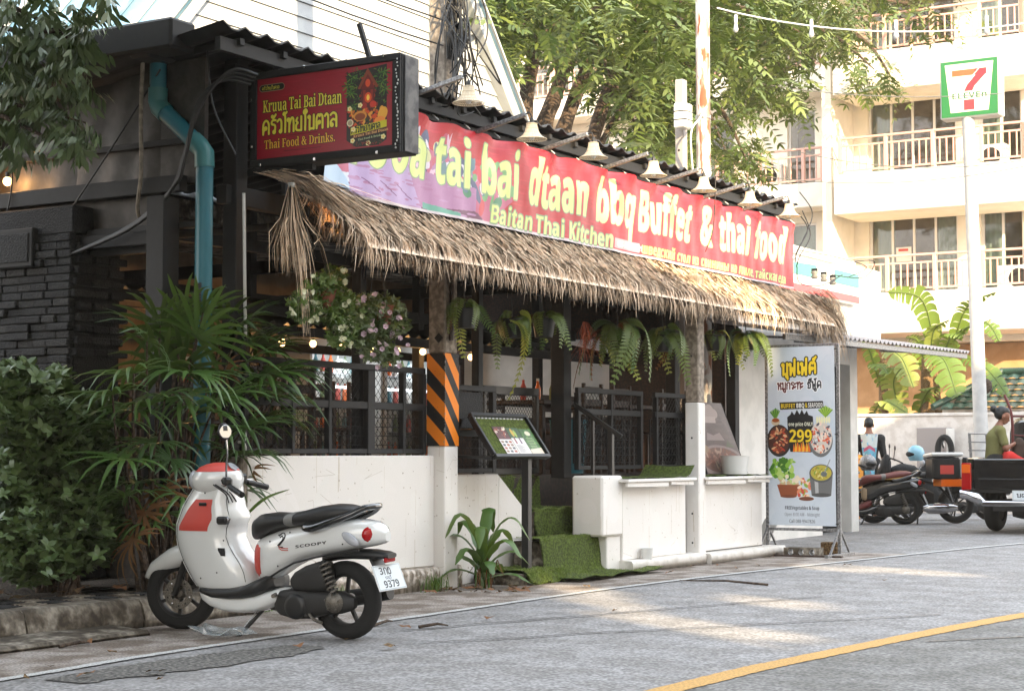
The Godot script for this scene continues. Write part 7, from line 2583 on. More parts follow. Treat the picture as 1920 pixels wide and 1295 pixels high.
func street_objects() -> void:
	# white concrete post between the counters
	var t := thing("white_post", "square concrete post painted white below, between the two counters", "post", V(16.66, 0, -7.86))
	obj("upper", mb().bb(V(-0.08, 1.665, -0.075), V(0.08, 3.0, 0.075), 0.01), M.pole_concrete, t)
	obj("painted_base", mb().bb(V(-0.083, 0.1, -0.078), V(0.083, 1.665, 0.078), 0.01), M.white_wall_paint, t)
	for y in [0.22, 0.52, 1.3, 2.15]:
		obj("bolt_hole", mb().ball(V(-0.083, y, 0.0), V(0.003, 0.011, 0.011), 8, 5), M.black_plastic, t)
	# slanted menu stand
	t = thing("menu_stand", "black menu stand with slanted turf board and pinned menus", "menu stand", V(12.72, 0, -8.0))
	var tilt := Basis(V(1, 0, 0), -0.62)
	var at := V(0.46, 1.28, -0.02)
	var brd := Node3D.new()
	var o: Node3D = obj("board", mb().box(V(0, 0, 0), V(0.92, 0.44, 0.02)), M.dark_steel, t, Transform3D(tilt, at))
	var g := mb()
	g.quad(V(-0.44, -0.2, 0.014), V(-0.44, 0.2, 0.014), V(0.44, 0.2, 0.014), V(0.44, -0.2, 0.014))
	obj("turf_face", g, M.turf, o)
	for q in [[V(-0.46, 0.2, 0), V(0.46, 0.235, 0.045)], [V(-0.46, -0.235, 0), V(0.46, -0.2, 0.045)], [V(-0.47, -0.2, 0), V(-0.44, 0.2, 0.045)], [V(0.44, -0.2, 0), V(0.47, 0.2, 0.045)]]:
		obj("frame_bar", mb().bb(q[0], q[1], 0.004), M.black_steel, o)
	for k in 3:
		g = mb()
		g.quad(V(-0.22 + k * 0.215, -0.19, 0.022), V(-0.22 + k * 0.215, 0.10 - 0.01 * k, 0.022), V(-0.012 + k * 0.215, 0.10 - 0.01 * k, 0.022), V(-0.012 + k * 0.215, -0.19, 0.022))
		obj("menu_sheet", g, printed("menu_print_%d" % k, menu_print(k), 0.3), o)
	g = mb()
	for k in 14:
		g.box(V(-0.4 + k * 0.06, 0.19, 0.02), V(0.035, 0.012, 0.01), 0.003)
	obj("staples", g, M.white_plastic, o)
	obj("post", mb().bb(V(0.68, 0.12, -0.02), V(0.75, 1.12, 0.05), 0.005), M.black_steel, t)
	for x in [-0.02, 0.9]:
		obj("strut", mb().bar(V(x, 1.1, 0.1), V(x, 1.12, -0.3), 0.025, 0.025), M.black_steel, t)
		obj("strut", mb().bar(V(x, 1.12, -0.3), V(x, 1.44, -0.2), 0.025, 0.025), M.black_steel, t)
	# blackboard behind it
	tag(obj("blackboard", mb().at(V(13.0, 1.52, -8.36), Basis(V(1, 0, 0), -0.1)).box(V(0, 0, 0), V(0.55, 0.32, 0.02), 0.004), M.slate), "small dark chalkboard leaning on the fence above the menu stand", "chalkboard")
	# leaning food poster on the second counter
	t = thing("food_poster", "grey faded food poster leaning on the turf counter", "poster", V(17.3, 0.92, -8.02))
	g = mb()
	g.quad(V(0.0, 0.0, 0.0), V(0.0, 0.78, -0.2), V(0.80, 0.78, -0.2), V(1.06, 0.0, 0.0))
	obj("print", g, printed("food_poster_print", food_poster_print(), 0.5), t)
	g = mb()
	g.quad(V(1.06, 0.0, -0.02), V(0.80, 0.78, -0.22), V(0.0, 0.78, -0.22), V(0.0, 0.0, -0.02))
	obj("back", g, M.slate, t)
	obj("edge_bar", mb().bar(V(0.0, 0, -0.01), V(0.0, 0.78, -0.21), 0.018, 0.022), M.slate, t)
	obj("edge_bar", mb().bar(V(1.06, 0, -0.01), V(0.80, 0.78, -0.21), 0.018, 0.022), M.slate, t)
	t = thing("white_tub", "white plastic tub standing before the grey food poster", "tub", V(17.66, 0.915, -7.86))
	obj("tub", mb().lathe([Vector2(0.13, 0.0), Vector2(0.155, 0.19), Vector2(0.165, 0.2), Vector2(0.15, 0.2), Vector2(0.12, 0.03)], 20), M.white_plastic, t)
	t = thing("white_cup", "small white plastic cup on the footing under the counter", "cup", V(15.36, 0.12, -7.77))
	obj("cup", mb().lathe([Vector2(0.05, 0.0), Vector2(0.06, 0.1), Vector2(0.063, 0.105), Vector2(0.054, 0.1), Vector2(0.045, 0.02)], 16), M.white_plastic, t)
	# standing banner
	t = thing("standing_banner", "pale blue standing banner advertising buffet on a steel frame", "banner", V(18.6, 0, -7.45))
	g = mb()
	var rows := []
	for i in 11:
		var r := PackedVector3Array()
		for j in 9:
			var u := j / 8.0
			r.append(V(-0.035 + 0.006 * sin(i * 0.9 + j * 0.5), lerpf(2.335, 0.335, i / 10.0), lerpf(-0.40, 0.40, u)))
		rows.append(r)
	g.grid(rows, false, false)
	obj("cloth", g, printed("standee_print", standee_print(), 0.45), t)
	for z in [-0.425, 0.425]:
		obj("upright", mb().bb(V(-0.02, 0.03, z - 0.018), V(0.016, 2.36, z + 0.018), 0.003), M.grey_steel, t)
		obj("foot", mb().bb(V(-0.42, 0.0, z - 0.02), V(0.42, 0.035, z + 0.02), 0.003), M.grey_steel, t)
		for s in [-0.3, 0.3]:
			obj("brace", mb().bar(V(s, 0.03, z), V(0, 0.32, z), 0.02, 0.02), M.grey_steel, t)
		for y in [0.36, 1.35, 2.3]:
			obj("tie", mb().tube([V(-0.04, y, z * 0.93), V(-0.02, y, z)], 0.006, 4), M.black_cable, t)
	for y in [0.29, 2.35]:
		obj("crossbar", mb().bb(V(-0.018, y - 0.015, -0.407), V(0.014, y + 0.015, 0.407), 0.003), M.grey_steel, t)
	# concrete block with three holes, brick and plank holding it down
	var blk := CSGBox3D.new()
	blk.size = V(0.19, 0.1, 0.40)
	for k in 3:
		var h := CSGCylinder3D.new()
		h.radius = 0.032
		h.height = 0.4
		h.sides = 16
		h.rotation = V(0, 0, PI / 2)
		h.position = V(0, 0.005, -0.12 + k * 0.12)
		h.operation = CSGShape3D.OPERATION_SUBTRACTION
		blk.add_child(h)
	blk.name = numbered("hollow_block")
	blk.material = M.concrete
	add_child(blk)
	blk.position = V(18.42, 0.05, -7.38)
	blk.rotation.y = 0.12
	tag(blk, "hollow concrete block with three holes weighing down the banner foot", "block")
	tag(obj("brick", mb().at(V(18.78, 0.075, -7.2)).box(V(0, 0, 0), V(0.12, 0.15, 0.2), 0.01), M.dry_sheath), "brown brick behind the hollow block at the banner foot", "brick")
	tag(obj("plank", mb().at(V(18.3, 0.012, -7.45), Basis(Vector3.UP, 0.1)).box(V(0, 0, 0), V(0.07, 0.024, 1.1), 0.004), M.dark_wood), "weathered plank lying on the road before the standing banner", "plank")
	tag(obj("board_offcut", mb().at(V(18.75, 0.18, -8.0), Basis(V(1, 0, 0), 0.5)).box(V(0, 0, 0), V(0.02, 0.42, 0.16), 0.003), M.white_plastic), "white board offcut leaning beside the standing banner", "board")
	# plant at the foot of the stairs
	t = thing("broadleaf_plant", "broad leafed green plant growing beside the turf block", "plant", V(12.70, 0.0, -7.98))
	t.scale = Vector3.ONE * 0.88
	obj("stalk", mb().tube([V(0, 0, 0), V(0.01, 0.2, 0.0), V(0, 0.36, 0)], [0.035, 0.03, 0.022], 10), M.leaf_lily, t)
	for i in 16:
		var a := i * 2.399 + 0.3
		var up := 0.80 - 0.045 * i
		var l := 0.34 + 0.03 * (i % 4)
		var d := V(cos(a), 0, -sin(a))
		var y0 := 0.36 - 0.018 * i
		var pts := curve([V(0, y0, 0), d * l * 0.4 + V(0, y0 + up * 0.42, 0), d * l * 0.8 + V(0, y0 + up * 0.5, 0), d * l * 1.15 + V(0, y0 + up * 0.28 - 0.06, 0)], 4)
		var w := []
		for k in pts.size():
			w.append((0.06 + 0.012 * sin(k * 2.4 + i)) * pow(sin(PI * clampf(0.1 + 0.9 * float(k) / (pts.size() - 1), 0, 0.995)), 0.7) + 0.002)
		obj("leaf", mb().strip(pts, w, d.cross(Vector3.UP), 0.25), M.leaf_lily if i % 3 else M.leaf_palm_b, t)
	for i in 26:
		var a := rng.randf() * TAU
		var d := V(cos(a), 0, sin(a)) * rng.randf_range(0.08, 0.22)
		var p := V(rng.randf_range(-.12, .06), 0.0, rng.randf_range(-.06, .1))
		obj("dry_blade", mb().strip([p, p + d * 0.5 + V(0, rng.randf_range(0.15, 0.3), 0), p + d + V(0, rng.randf_range(0.0, 0.15), 0)], [0.006, 0.007, 0.002], d.cross(Vector3.UP)), M.leaf_dead if i % 2 else M.leaf_palm_b, t)
	# single broad leaf behind the scooter and weeds
	t = thing("broad_leaf", "single broad green leaf rising behind the scooter seat", "leaf", V(9.35, 0.2, -8.0))
	var q := curve([V(0.1, 0, 0), V(0.12, 0.4, 0.05), V(0.25, 0.60, 0.15), V(0.42, 0.69, 0.26)], 5)
	var ww := []
	for k in q.size():
		ww.append(0.012 if k < 6 else 0.05 * sin(PI * clampf((k - 5.0) / 10.5, 0, 1)) + 0.003)
	obj("leaf", mb().strip(q, ww, V(0.4, 0, -0.6), 0.25), M.leaf_lily, t)
	for wq in [[9.95, -8.2, "weeds growing at the corner of the white wall"], [12.2, -8.18, "grass tuft growing at the foot of the plinth"], [10.9, -8.2, "weeds growing at the wall behind the scooter"]]:
		t = thing("weed_tuft", wq[2], "weeds", V(wq[0], 0.0, wq[1]))
		g = mb()
		for i in 70:
			var a := rng.randf() * TAU
			var p := V(rng.randfn() * 0.09, 0, rng.randf() * 0.1)
			var d := V(cos(a), 0, sin(a)) * rng.randf_range(0.01, 0.08)
			g.strip([p, p + d * 0.4 + V(0, rng.randf_range(0.04, 0.12), 0), p + d + V(0, rng.randf_range(0.05, 0.16), 0)], [0.004, 0.004, 0.001], V(-sin(a), 0, cos(a)))
		o = obj("blades", g, M.leaf_lily, t)
		o.set_meta("kind", "stuff")
	# white letters on the wall end beside the palm
	t = thing("wall_letters", "white painted letters standing at the end of the low wall", "letters", V(9.98, 1.13, -8.36))
	g = mb()
	for y in [0.05, 0.14]:
		var ring := []
		for k in 12:
			var a := -2.2 + 4.4 * k / 11.0
			ring.append(V(cos(a) * 0.035, y + sin(a) * 0.05, 0.0) * V(0.5, 1, 1) + V(0, 0, cos(a) * 0.03))
		g.tube(ring, 0.008, 6)
	obj("digit", g, M.white_plastic, t)
	g = mb()
	g.bar(V(0, 0, -0.12), V(0, 0.09, -0.12), 0.012, 0.012)
	g.bar(V(0, 0.06, -0.12), V(0, 0.06, -0.06), 0.012, 0.012)
	g.bar(V(0, 0.0, -0.075), V(0, 0.06, -0.06), 0.012, 0.012)
	obj("letter", g, M.white_plastic, t)

func food_poster_print() -> Image:
	var p := sheet(320, 400, Color(0.36, 0.31, 0.30))
	var r := RandomNumberGenerator.new()
	r.seed = 6
	for i in 200:
		p.ell(r.randf() * 320, r.randf() * 400, r.randf_range(10, 40), r.randf_range(4, 14), Color(0.34, 0.29, 0.285).lerp(Color(0.40, 0.345, 0.33), r.randf()))
	# a plain chef's hat and scarf, no figure
	for q in [[90, 60, 34], [130, 44, 40], [180, 42, 40], [218, 62, 34], [150, 72, 52]]:
		p.ell(q[0], q[1], q[2], q[2] * 0.8, Color(0.58, 0.52, 0.50))
	p.shape([92, 80, 220, 80, 212, 116, 100, 116], Color(0.62, 0.56, 0.54))
	p.shape([96, 170, 156, 186, 216, 170, 236, 214, 78, 214], Color(0.52, 0.46, 0.45))
	p.ell(150, 330, 190, 90, Color(0.50, 0.44, 0.43))
	p.ell(150, 326, 160, 72, Color(0.40, 0.30, 0.27))
	for i in 90:
		var a := r.randf() * TAU
		var rr: float = sqrt(r.randf())
		p.ell(150 + cos(a) * rr * 140, 322 + sin(a) * rr * 58, r.randf_range(8, 22), r.randf_range(4, 9), [Color(0.52, 0.38, 0.32), Color(0.46, 0.30, 0.25), Color(0.58, 0.48, 0.42), Color(0.36, 0.24, 0.21)][i % 4], r.randf() * 3)
	p.ell(40, 262, 34, 22, Color(0.52, 0.44, 0.36))
	for k in 6:
		p.stroke(PackedVector2Array([Vector2(230, 250), Vector2(260 + k * 8, 215 + k * 7)]), 5.0, Color(0.34, 0.35, 0.27))
	p.rect(190, 372, 320, 400, Color(0.18, 0.17, 0.17))
	p.thai("ครัว", 220, 394, 12, Color(0.6, 0.58, 0.55), 2.5, TH)
	return p.im

func litter() -> void:
	var lv := mb()
	lv.strip([V(-0.05, 0.004, 0), V(-0.02, 0.018, 0.006), V(0.02, 0.012, 0.0), V(0.055, 0.022, -0.004)], [0.004, 0.02, 0.022, 0.002], V(0, 0.2, 1))
	var lm := lv.mesh()
	var lw := mb()
	lw.strip([V(-0.04, 0.012, 0), V(-0.01, 0.004, 0.01), V(0.03, 0.02, 0.0)], [0.004, 0.016, 0.003], V(0, -0.3, 1))
	var lm2 := lw.mesh()
	var g := "dead leaves on the road and pavement"
	var k := 0
	var spots := []
	for q in [[45, 1272], [160, 1268], [165, 1205], [290, 1262], [300, 1275], [620, 1160], [700, 1172], [760, 1177], [640, 1200], [730, 1215], [560, 1212], [1040, 1088], [1155, 1146], [1345, 1060], [1380, 1066], [1300, 1062], [1420, 1060], [1255, 1075], [90, 1250], [210, 1225], [540, 1150], [1100, 1100], [920, 1160], [1590, 1060], [1660, 1088]]:
		spots.append(on_y(q[0], q[1], 0.012))
	for i in 60:
		var p := on_y(rng.randf_range(730, 1000), rng.randf_range(1098, 1112), 0.01)
		if p.z > -8.2 and p.x < 13.1:
			spots.append(p)
	for i in 40:
		spots.append(V(rng.randf_range(7.0, 9.9), 0.225, rng.randf_range(-8.95, -8.45)))
	for p in spots:
		var o := obj("dead_leaf", lm if k % 2 else lm2, M.leaf_dead if k % 3 else M.dry_sheath, null, Transform3D(Basis(Vector3.UP, rng.randf() * TAU).scaled(Vector3.ONE * rng.randf_range(0.6, 1.3)), p))
		tag(o, "curled brown dead leaf " + ("on the planted pavement" if p.y > 0.1 else "on the road by the wall" if p.z < -7.2 else "on the asphalt"), "leaf", g)
		k += 1
	# clear plastic bag by the front wheel
	var t := thing("plastic_bag", "crumpled clear plastic bag on the road under the front wheel", "plastic bag", V(8.5, 0.01, -7.28))
	var rows := []
	for i in 7:
		var r := PackedVector3Array()
		for j in 12:
			var a := TAU * j / 12
			var rr := 0.16 * sin(PI * (i + 0.3) / 6.6) * rng.randf_range(0.6, 1.15)
			r.append(V(cos(a) * rr, 0.045 * sin(PI * i / 6.0) * rng.randf_range(0.3, 1.5) * (0.5 + 0.5 * sin(j * 2.0)) + 0.004 * i, sin(a) * rr * 1.5))
		rows.append(r)
	obj("film", mb().grid(rows, true, false), M.clear_plastic, t)
	for q in [[[1200 + 240, 1096], [1275, 1088], "thin twig lying on the asphalt past the standing banner"], [[700, 1172], [735, 1164], "dark twig lying beside the rear wheel"], [[785, 1175], [840, 1172], "flat brown bark strip lying on the asphalt"], [[110, 1212], [168, 1204], "brown stick lying in the gutter"]]:
		var a := on_y(q[0][0], q[0][1], 0.015)
		var b := on_y(q[1][0], q[1][1], 0.015)
		if a.distance_to(b) > 1.5:
			b = a + (b - a).normalized() * 0.5
		tag(obj("twig", mb().tube([a, (a + b) / 2 + V(0.02, 0.015, 0.02), b], [0.012, 0.01, 0.005], 6), M.bark), q[2], "twig")

# a wheel lying in the plane x = 0, axle along x
func wheel(parent: Node3D, called: String, at: Vector3, r: float, half: float, spokes: int, tyre: Material, rim: Material, disc := true) -> Node3D:
	var w := Node3D.new()
	w.name = called
	parent.add_child(w, true)
	w.position = at
	var turn := Basis(V(0, 0, 1), PI / 2)
	var prof := []
	var ri := r * 0.66
	for k in 15:
		var a := lerpf(-2.2, 2.2, k / 14.0)
		prof.append(Vector2(r - half * 0.95 + cos(a) * half * 0.95 + (0.0 if absf(a) < 1.5 else -0.012 * (absf(a) - 1.5)), sin(a) * half))
	prof.append(Vector2(ri, half * 0.75))
	prof.append(Vector2(ri, -half * 0.75))
	prof.append(prof[0])
	obj("tyre", mb().at(V(0, 0, 0), turn).lathe(prof, 36, false), tyre, w)
	var g := mb()
	g.at(V(0, 0, 0), turn).lathe([Vector2(ri + 0.006, -half * 0.72), Vector2(ri - 0.012, -half * 0.66), Vector2(ri - 0.016, 0), Vector2(ri - 0.012, half * 0.66), Vector2(ri + 0.006, half * 0.72)], 32, false)
	obj("rim", g, rim, w)
	for k in spokes:
		var a := TAU * k / spokes
		g = mb()
		g.bar(V(0, cos(a) * 0.03, sin(a) * 0.03), V(0, cos(a + 0.12) * (ri - 0.012), sin(a + 0.12) * (ri - 0.012)), 0.026 if spokes < 12 else 0.006, 0.022 if spokes < 12 else 0.006, 0.004 if spokes < 12 else 0.0)
		obj("spoke", g, rim, w)
	obj("hub", mb().at(V(0, 0, 0), turn).lathe([Vector2(0.02, -0.055), Vector2(0.038, -0.045), Vector2(0.04, 0.045), Vector2(0.02, 0.055)], 16), M.engine_metal, w)
	if disc:
		g = mb()
		g.at(V(-0.058, 0, 0), turn).lathe([Vector2(0.055, -0.002), Vector2(0.098, -0.002), Vector2(0.098, 0.002), Vector2(0.055, 0.002), Vector2(0.055, -0.002)], 28, false)
		obj("brake_disc", g, M.engine_metal, w)
		for k in 10:
			obj("disc_hole", mb().ball(V(-0.0605, cos(k * 0.628) * 0.078, sin(k * 0.628) * 0.078), V(0.002, 0.007, 0.007), 6, 4), M.chrome if k % 3 == 0 else M.engine_dark, w)
	return w

var BODY := [[0.0, .36, .60, .07], [.04, .335, .625, .092], [.10, .345, .645, .11], [.17, .38, .668, .122], [.25, .43, .688, .132], [.33, .468, .70, .139], [.42, .497, .71, .144], [.52, .518, .722, .146], [.62, .538, .733, .144], [.72, .556, .742, .135], [.80, .57, .742, .12], [.87, .583, .732, .098], [.92, .596, .705, .066], [.95, .612, .672, .03]]

func body_x(z: float, y: float) -> float:
	for i in BODY.size() - 1:
		if z <= BODY[i + 1][0]:
			var t: float = (z - BODY[i][0]) / (BODY[i + 1][0] - BODY[i][0])
			var lo := lerpf(BODY[i][1], BODY[i + 1][1], t)
			var hi := lerpf(BODY[i][2], BODY[i + 1][2], t)
			var w := lerpf(BODY[i][3], BODY[i + 1][3], t)
			var u := clampf(absf(y - (lo + hi) / 2) / ((hi - lo) / 2), 0, 0.999)
			return -w * pow(1.0 - pow(u, 2.6), 1.0 / 2.6)
	return 0.0

# heading -z; x = -1 is its left side
func scooter(called: String, label: String, at: Vector3, turn: float, lean: float, paint: Material, accent: Material, seat: Material, floor_: Material, plate: Image, rim: Material, inner: Material, group := "") -> Node3D:
	var t := thing(called, label, "scooter", at, turn, group)
	t.rotation = V(0, turn, lean)
	# wheels
	wheel(t, "rear_wheel", V(0, 0.243, 0.64), 0.243, 0.054, 5, M.rubber, rim, false)
	var fw := wheel(t, "front_wheel", V(0, 0.24, -0.65), 0.24, 0.048, 6, M.rubber, rim, true)
	fw.rotation.y = 0.3
	# fork
	for s in [-0.075, 0.075]:
		obj("fork_leg", mb().tube([V(s, 0.235, -0.65), V(s, 0.6, -0.50)], 0.02, 8), M.engine_dark, t)
	# front mudguard
	obj("front_mudguard", mb().slices_z([[-.925, .335, .35, .02], [-.91, .318, .378, .055], [-.875, .318, .415, .078], [-.84, .335, .458, .09], [-.77, .36, .50, .096], [-.70, .385, .54, .098], [-.62, .41, .57, .096], [-.53, .43, .60, .09], [-.46, .46, .60, .07]], 2.3, 22), paint, t)
	# leg shield
	var SH := [[.245, -.40, -.02, .12], [.28, -.45, -.02, .145], [.33, -.50, -.02, .156], [.40, -.545, -.03, .162], [.46, -.58, -.06, .166], [.54, -.61, -.125, .168], [.61, -.625, -.165, .168], [.69, -.622, -.155, .168], [.74, -.602, -.125, .164], [.80, -.575, -.16, .154], [.86, -.535, -.175, .142], [.92, -.49, -.175, .126], [.97, -.45, -.175, .108], [1.02, -.42, -.19, .085]]
	obj("leg_shield", mb().slices_y(SH, 2.7, 32), paint, t)
	var shield := func(y: float, u: float, lift: float) -> Vector3:
		for i in SH.size() - 1:
			if y <= SH[i + 1][0]:
				var k: float = (y - SH[i][0]) / (SH[i + 1][0] - SH[i][0])
				var zf := lerpf(SH[i][1], SH[i + 1][1], k)
				var zr := lerpf(SH[i][2], SH[i + 1][2], k)
				var w := lerpf(SH[i][3], SH[i + 1][3], k)
				# u runs 0 (front) to 1 (rear) along the left side
				var v := clampf(absf(2.0 * u - 1.0), 0, 0.9999)
				return V(-w * pow(1.0 - pow(v, 2.7), 1.0 / 2.7) - lift, y, lerpf(zf, zr, u))
		return Vector3.ZERO
	# trim strip round the shield edge
	var edge := []
	for i in 13:
		edge.append(shield.call(lerpf(0.30, 0.98, i / 12.0), 0.035, 0.002))
	obj("shield_trim", mb().tube(edge, 0.006, 6), M.chrome if paint != M.paint_white else M.white_plastic, t)
	for q in [0.10, 0.93]:
		var seam := []
		for i in 12:
			seam.append(shield.call(lerpf(0.34, 0.96, i / 11.0), q, 0.0005))
		obj("panel_seam", mb().tube(seam, 0.0022, 5), M.engine_dark, t)
	for k in 3:
		obj("control_cable", mb().tube(curve([V(-.16 + k * .02, .955, -.25), V(-.17 + k * .05, .90, -.15 - k * .02), V(-.11 + k * .04, .84, -.17)], 5), 0.005, 5), M.black_plastic, t)
	# inner storage panel
	var rows := []
	for i in 9:
		var y := lerpf(0.66, 0.86, i / 8.0)
		var z0 := lerpf(0.17, 0.36, pow(i / 8.0, 1.8))
		var r := PackedVector3Array()
		for j in 11:
			var e := 0.0045 if (i > 0 and i < 8 and j > 0 and j < 10) else 0.0015
			r.append(shield.call(y, lerpf(z0, 0.72 - 0.03 * (8 - i) / 8.0, j / 10.0), e))
		rows.append(r)
	obj("glove_panel", mb().grid(rows, false, false), accent, t)
	obj("panel_latch", mb().at(shield.call(0.83, 0.55, 0.008)).box(V(0, 0, 0), V(0.014, 0.022, 0.06), 0.005), M.black_plastic, t)
	obj("shop_hook", mb().at(shield.call(0.73, 0.88, 0.02)).box(V(0, 0, 0), V(0.05, 0.05, 0.085), 0.012), M.black_plastic, t)
	obj("lock_ring", mb().at(shield.call(0.735, 0.93, 0.045)).ball(V(0, 0, 0), V(0.008, 0.018, 0.02), 10, 6), M.chrome, t)
	obj("warning_sticker", mb().at(shield.call(0.53, 0.82, 0.004)).box(V(0, 0, 0), V(0.004, 0.05, 0.055), 0.001), M.slate, t)
	# everything that turns with the bars
	var head := Node3D.new()
	head.name = "steering_head"
	t.add_child(head, true)
	head.transform = Transform3D(Basis(), V(0, 0, -.3)) * Transform3D(Basis(Vector3.UP, 0.42), Vector3.ZERO) * Transform3D(Basis(), V(0, 0, .3))
	obj("headlight_cowl", mb().slices_y([[.90, -.455, -.185, .11], [.935, -.49, -.17, .142], [.975, -.50, -.165, .156], [1.01, -.49, -.17, .153], [1.035, -.472, -.185, .14]], 2.3, 26), paint, head)
	obj("dash_visor", mb().slices_y([[1.036, -.468, -.19, .138], [1.06, -.445, -.215, .115], [1.078, -.40, -.25, .08], [1.086, -.36, -.28, .03]], 2.2, 26), accent, head)
	obj("dash_glass", mb().at(V(0, 1.058, -.225), Basis(V(1, 0, 0), 0.7)).ball(V(0, 0, 0), V(0.085, 0.008, 0.045), 16, 6), M.clear_lens, head)
	obj("headlight", mb().ball(V(0, 0.98, -.485), V(0.085, 0.06, 0.03), 16, 8), M.clear_lens, head)
	# handlebar, grips, levers, mirrors
	obj("handlebar", mb().tube(curve([V(-.30, .925, -.16), V(-.17, .965, -.24), V(0, .985, -.29), V(.17, .965, -.24), V(.30, .925, -.16)], 5), 0.013, 8), M.engine_dark, head)
	for s in [1.0, -1.0]:
		obj("grip", mb().tube([V(s * .24, .945, -.195), V(s * .33, .915, -.125), V(s * .37, .90, -.09)], [0.017, 0.019, 0.02], 12), M.black_plastic, head)
		obj("switch_pod", mb().at(V(s * .20, .972, -.225), Basis(Vector3.UP, -s * 0.6)).box(V(0, 0, 0), V(0.075, 0.062, 0.06), 0.015), M.black_plastic, head)
		obj("brake_lever", mb().tube(curve([V(s * .19, .975, -.255), V(s * .27, .962, -.24), V(s * .36, .95, -.19)], 4), 0.007, 6), M.chrome, head)
		if s > 0:
			continue
		var mir := head
		obj("mirror_stem", mb().tube(curve([V(s * .17, .985, -.235), V(s * .2, 1.09, -.225), V(s * .235, 1.16, -.21), V(s * .24, 1.25, -.215)], 5), 0.007, 6), M.chrome, mir)
		var b := Basis(V(1, 0, 0), PI / 2 - 0.1) * Basis(V(0, 0, 1), s * 0.15)
		b = Basis(Vector3.UP, s * 0.95) * b
		obj("mirror_housing", mb().at(V(s * .245, 1.29, -.222), b).ball(V(0, -0.006, 0), V(0.045, 0.02, 0.06), 16, 8), M.black_plastic, mir)
		obj("mirror_glass", mb().at(V(s * .245, 1.29, -.222), b).lathe([Vector2(0.001, 0.0145), Vector2(0.04, 0.0145), Vector2(0.042, 0.0125)], 20), M.mirror, mir)
	# footboard and belly
	obj("belly_fairing", mb().slices_z([[-.43, .24, .32, .10], [-.38, .195, .31, .14], [-.31, .165, .29, .158], [-.2, .142, .265, .166], [-.08, .14, .26, .168], [.05, .155, .275, .166], [.14, .185, .30, .16], [.21, .22, .315, .14], [.25, .255, .31, .10]], 3.0, 24), paint, t)
	obj("footboard", mb().slices_z([[-.41, .285, .30, .12], [-.37, .258, .305, .172], [-.28, .232, .305, .186], [-.15, .226, .31, .19], [-.05, .232, .325, .189], [.03, .245, .36, .184], [.09, .268, .385, .17], [.12, .29, .385, .12], [.13, .31, .38, .06]], 3.2, 24), floor_, t)
	# tail body
	obj("body", mb().slices_z(BODY, 2.6, 32), paint, t)
	obj("body_nose", mb().slices_z([[-.022, .40, .565, .05], [0.0, .372, .59, .082], [.03, .352, .60, .098], [.055, .36, .60, .106]], 2.6, 22), inner, t)
	# seat in two tones
	var ST := [[-.035, .60, .70, .05], [-.015, .60, .735, .085], [.04, .625, .765, .115], [.12, .65, .775, .132], [.20, .68, .772, .142], [.30, .695, .778, .146], [.40, .70, .80, .147], [.49, .705, .822, .145], [.58, .715, .834, .138], [.66, .735, .832, .12], [.72, .765, .822, .09], [.745, .785, .81, .05]]
	obj("seat", mb().slices_z(ST, 2.7, 26), seat, t)
	obj("seat_stripe", mb().slices_z([[.275, .693, .7785, .1475], [.285, .69, .782, .149], [.325, .695, .787, .1495], [.34, .70, .7885, .148]], 2.7, 26), M.vinyl_grey, t)
	for s in [-1.0, 1.0]:
		obj("grab_rail", mb().tube(curve([V(s * .155, .70, .43), V(s * .168, .695, .50), V(s * .16, .73, .62), V(s * .135, .775, .75), V(s * .09, .815, .83), V(s * .04, .822, .86), V(0.0, .822, .865)], 4), [.016, .024, .026, .026, .026, .025, .025, .024, .024, .022, .022, .02, .02, .02, .02, .02, .02, .02, .02, .02, .02, .02, .02, .02, .02], 8), M.paint_black, t)
	# lights at the rear
	obj("tail_light", mb().at(V(-0.058, .658, .868), Basis(Vector3.UP, -0.62)).ball(V(0, 0, 0), V(.066, .056, .034), 22, 10), M.red_lens, t)
	for s in [-1.0, 1.0]:
		obj("turn_signal", mb().at(V(s * .137, .632, .765), Basis(V(1, 0, 0), 0.55)).ball(V(0, 0, 0), V(.026, .03, .07), 14, 8), M.clear_lens, t)
	# rear mudguard, plate bracket and plate
	obj("rear_mudguard", mb().slices_z([[.50, .47, .52, .06], [.60, .49, .545, .075], [.72, .50, .56, .085], [.84, .50, .56, .085], [.93, .505, .55, .075], [.975, .51, .54, .05]], 3.0, 18), M.black_plastic, t)
	obj("mud_flap", mb().at(V(0, .43, .895), Basis(V(1, 0, 0), -0.5)).box(V(0, 0, 0), V(.13, .24, .02), 0.008), M.black_plastic, t)
	obj("reflector", mb().at(V(0, .505, .955)).box(V(0, 0, 0), V(.11, .04, .02), 0.006), M.red_lens, t)
	var pb := Basis(V(1, 0, 0), -0.42)
	pb = Basis(Vector3.UP, -0.18) * pb
	var pl: Node3D = obj("number_plate", mb().box(V(0, 0, 0), V(.245, .165, .006), 0.002), M.white_plastic, t, Transform3D(pb, V(-.01, .395, .955)))
	if plate:
		var pg := mb()
		pg.quad(V(-.12, -.08, .0045), V(-.12, .08, .0045), V(.12, .08, .0045), V(.12, -.08, .0045))
		obj("plate_print", pg, printed("plate_" + called + str(int(at.x)), plate, 0.4), pl)
	# engine, airbox, shock, exhaust side
	obj("airbox", mb().slices_z([[.30, .33, .38, .02], [.34, .30, .42, .045], [.42, .30, .46, .055], [.52, .30, .49, .058], [.585, .31, .49, .05], [.60, .34, .46, .02]], 3.2, 18, -.10), M.engine_dark, t)
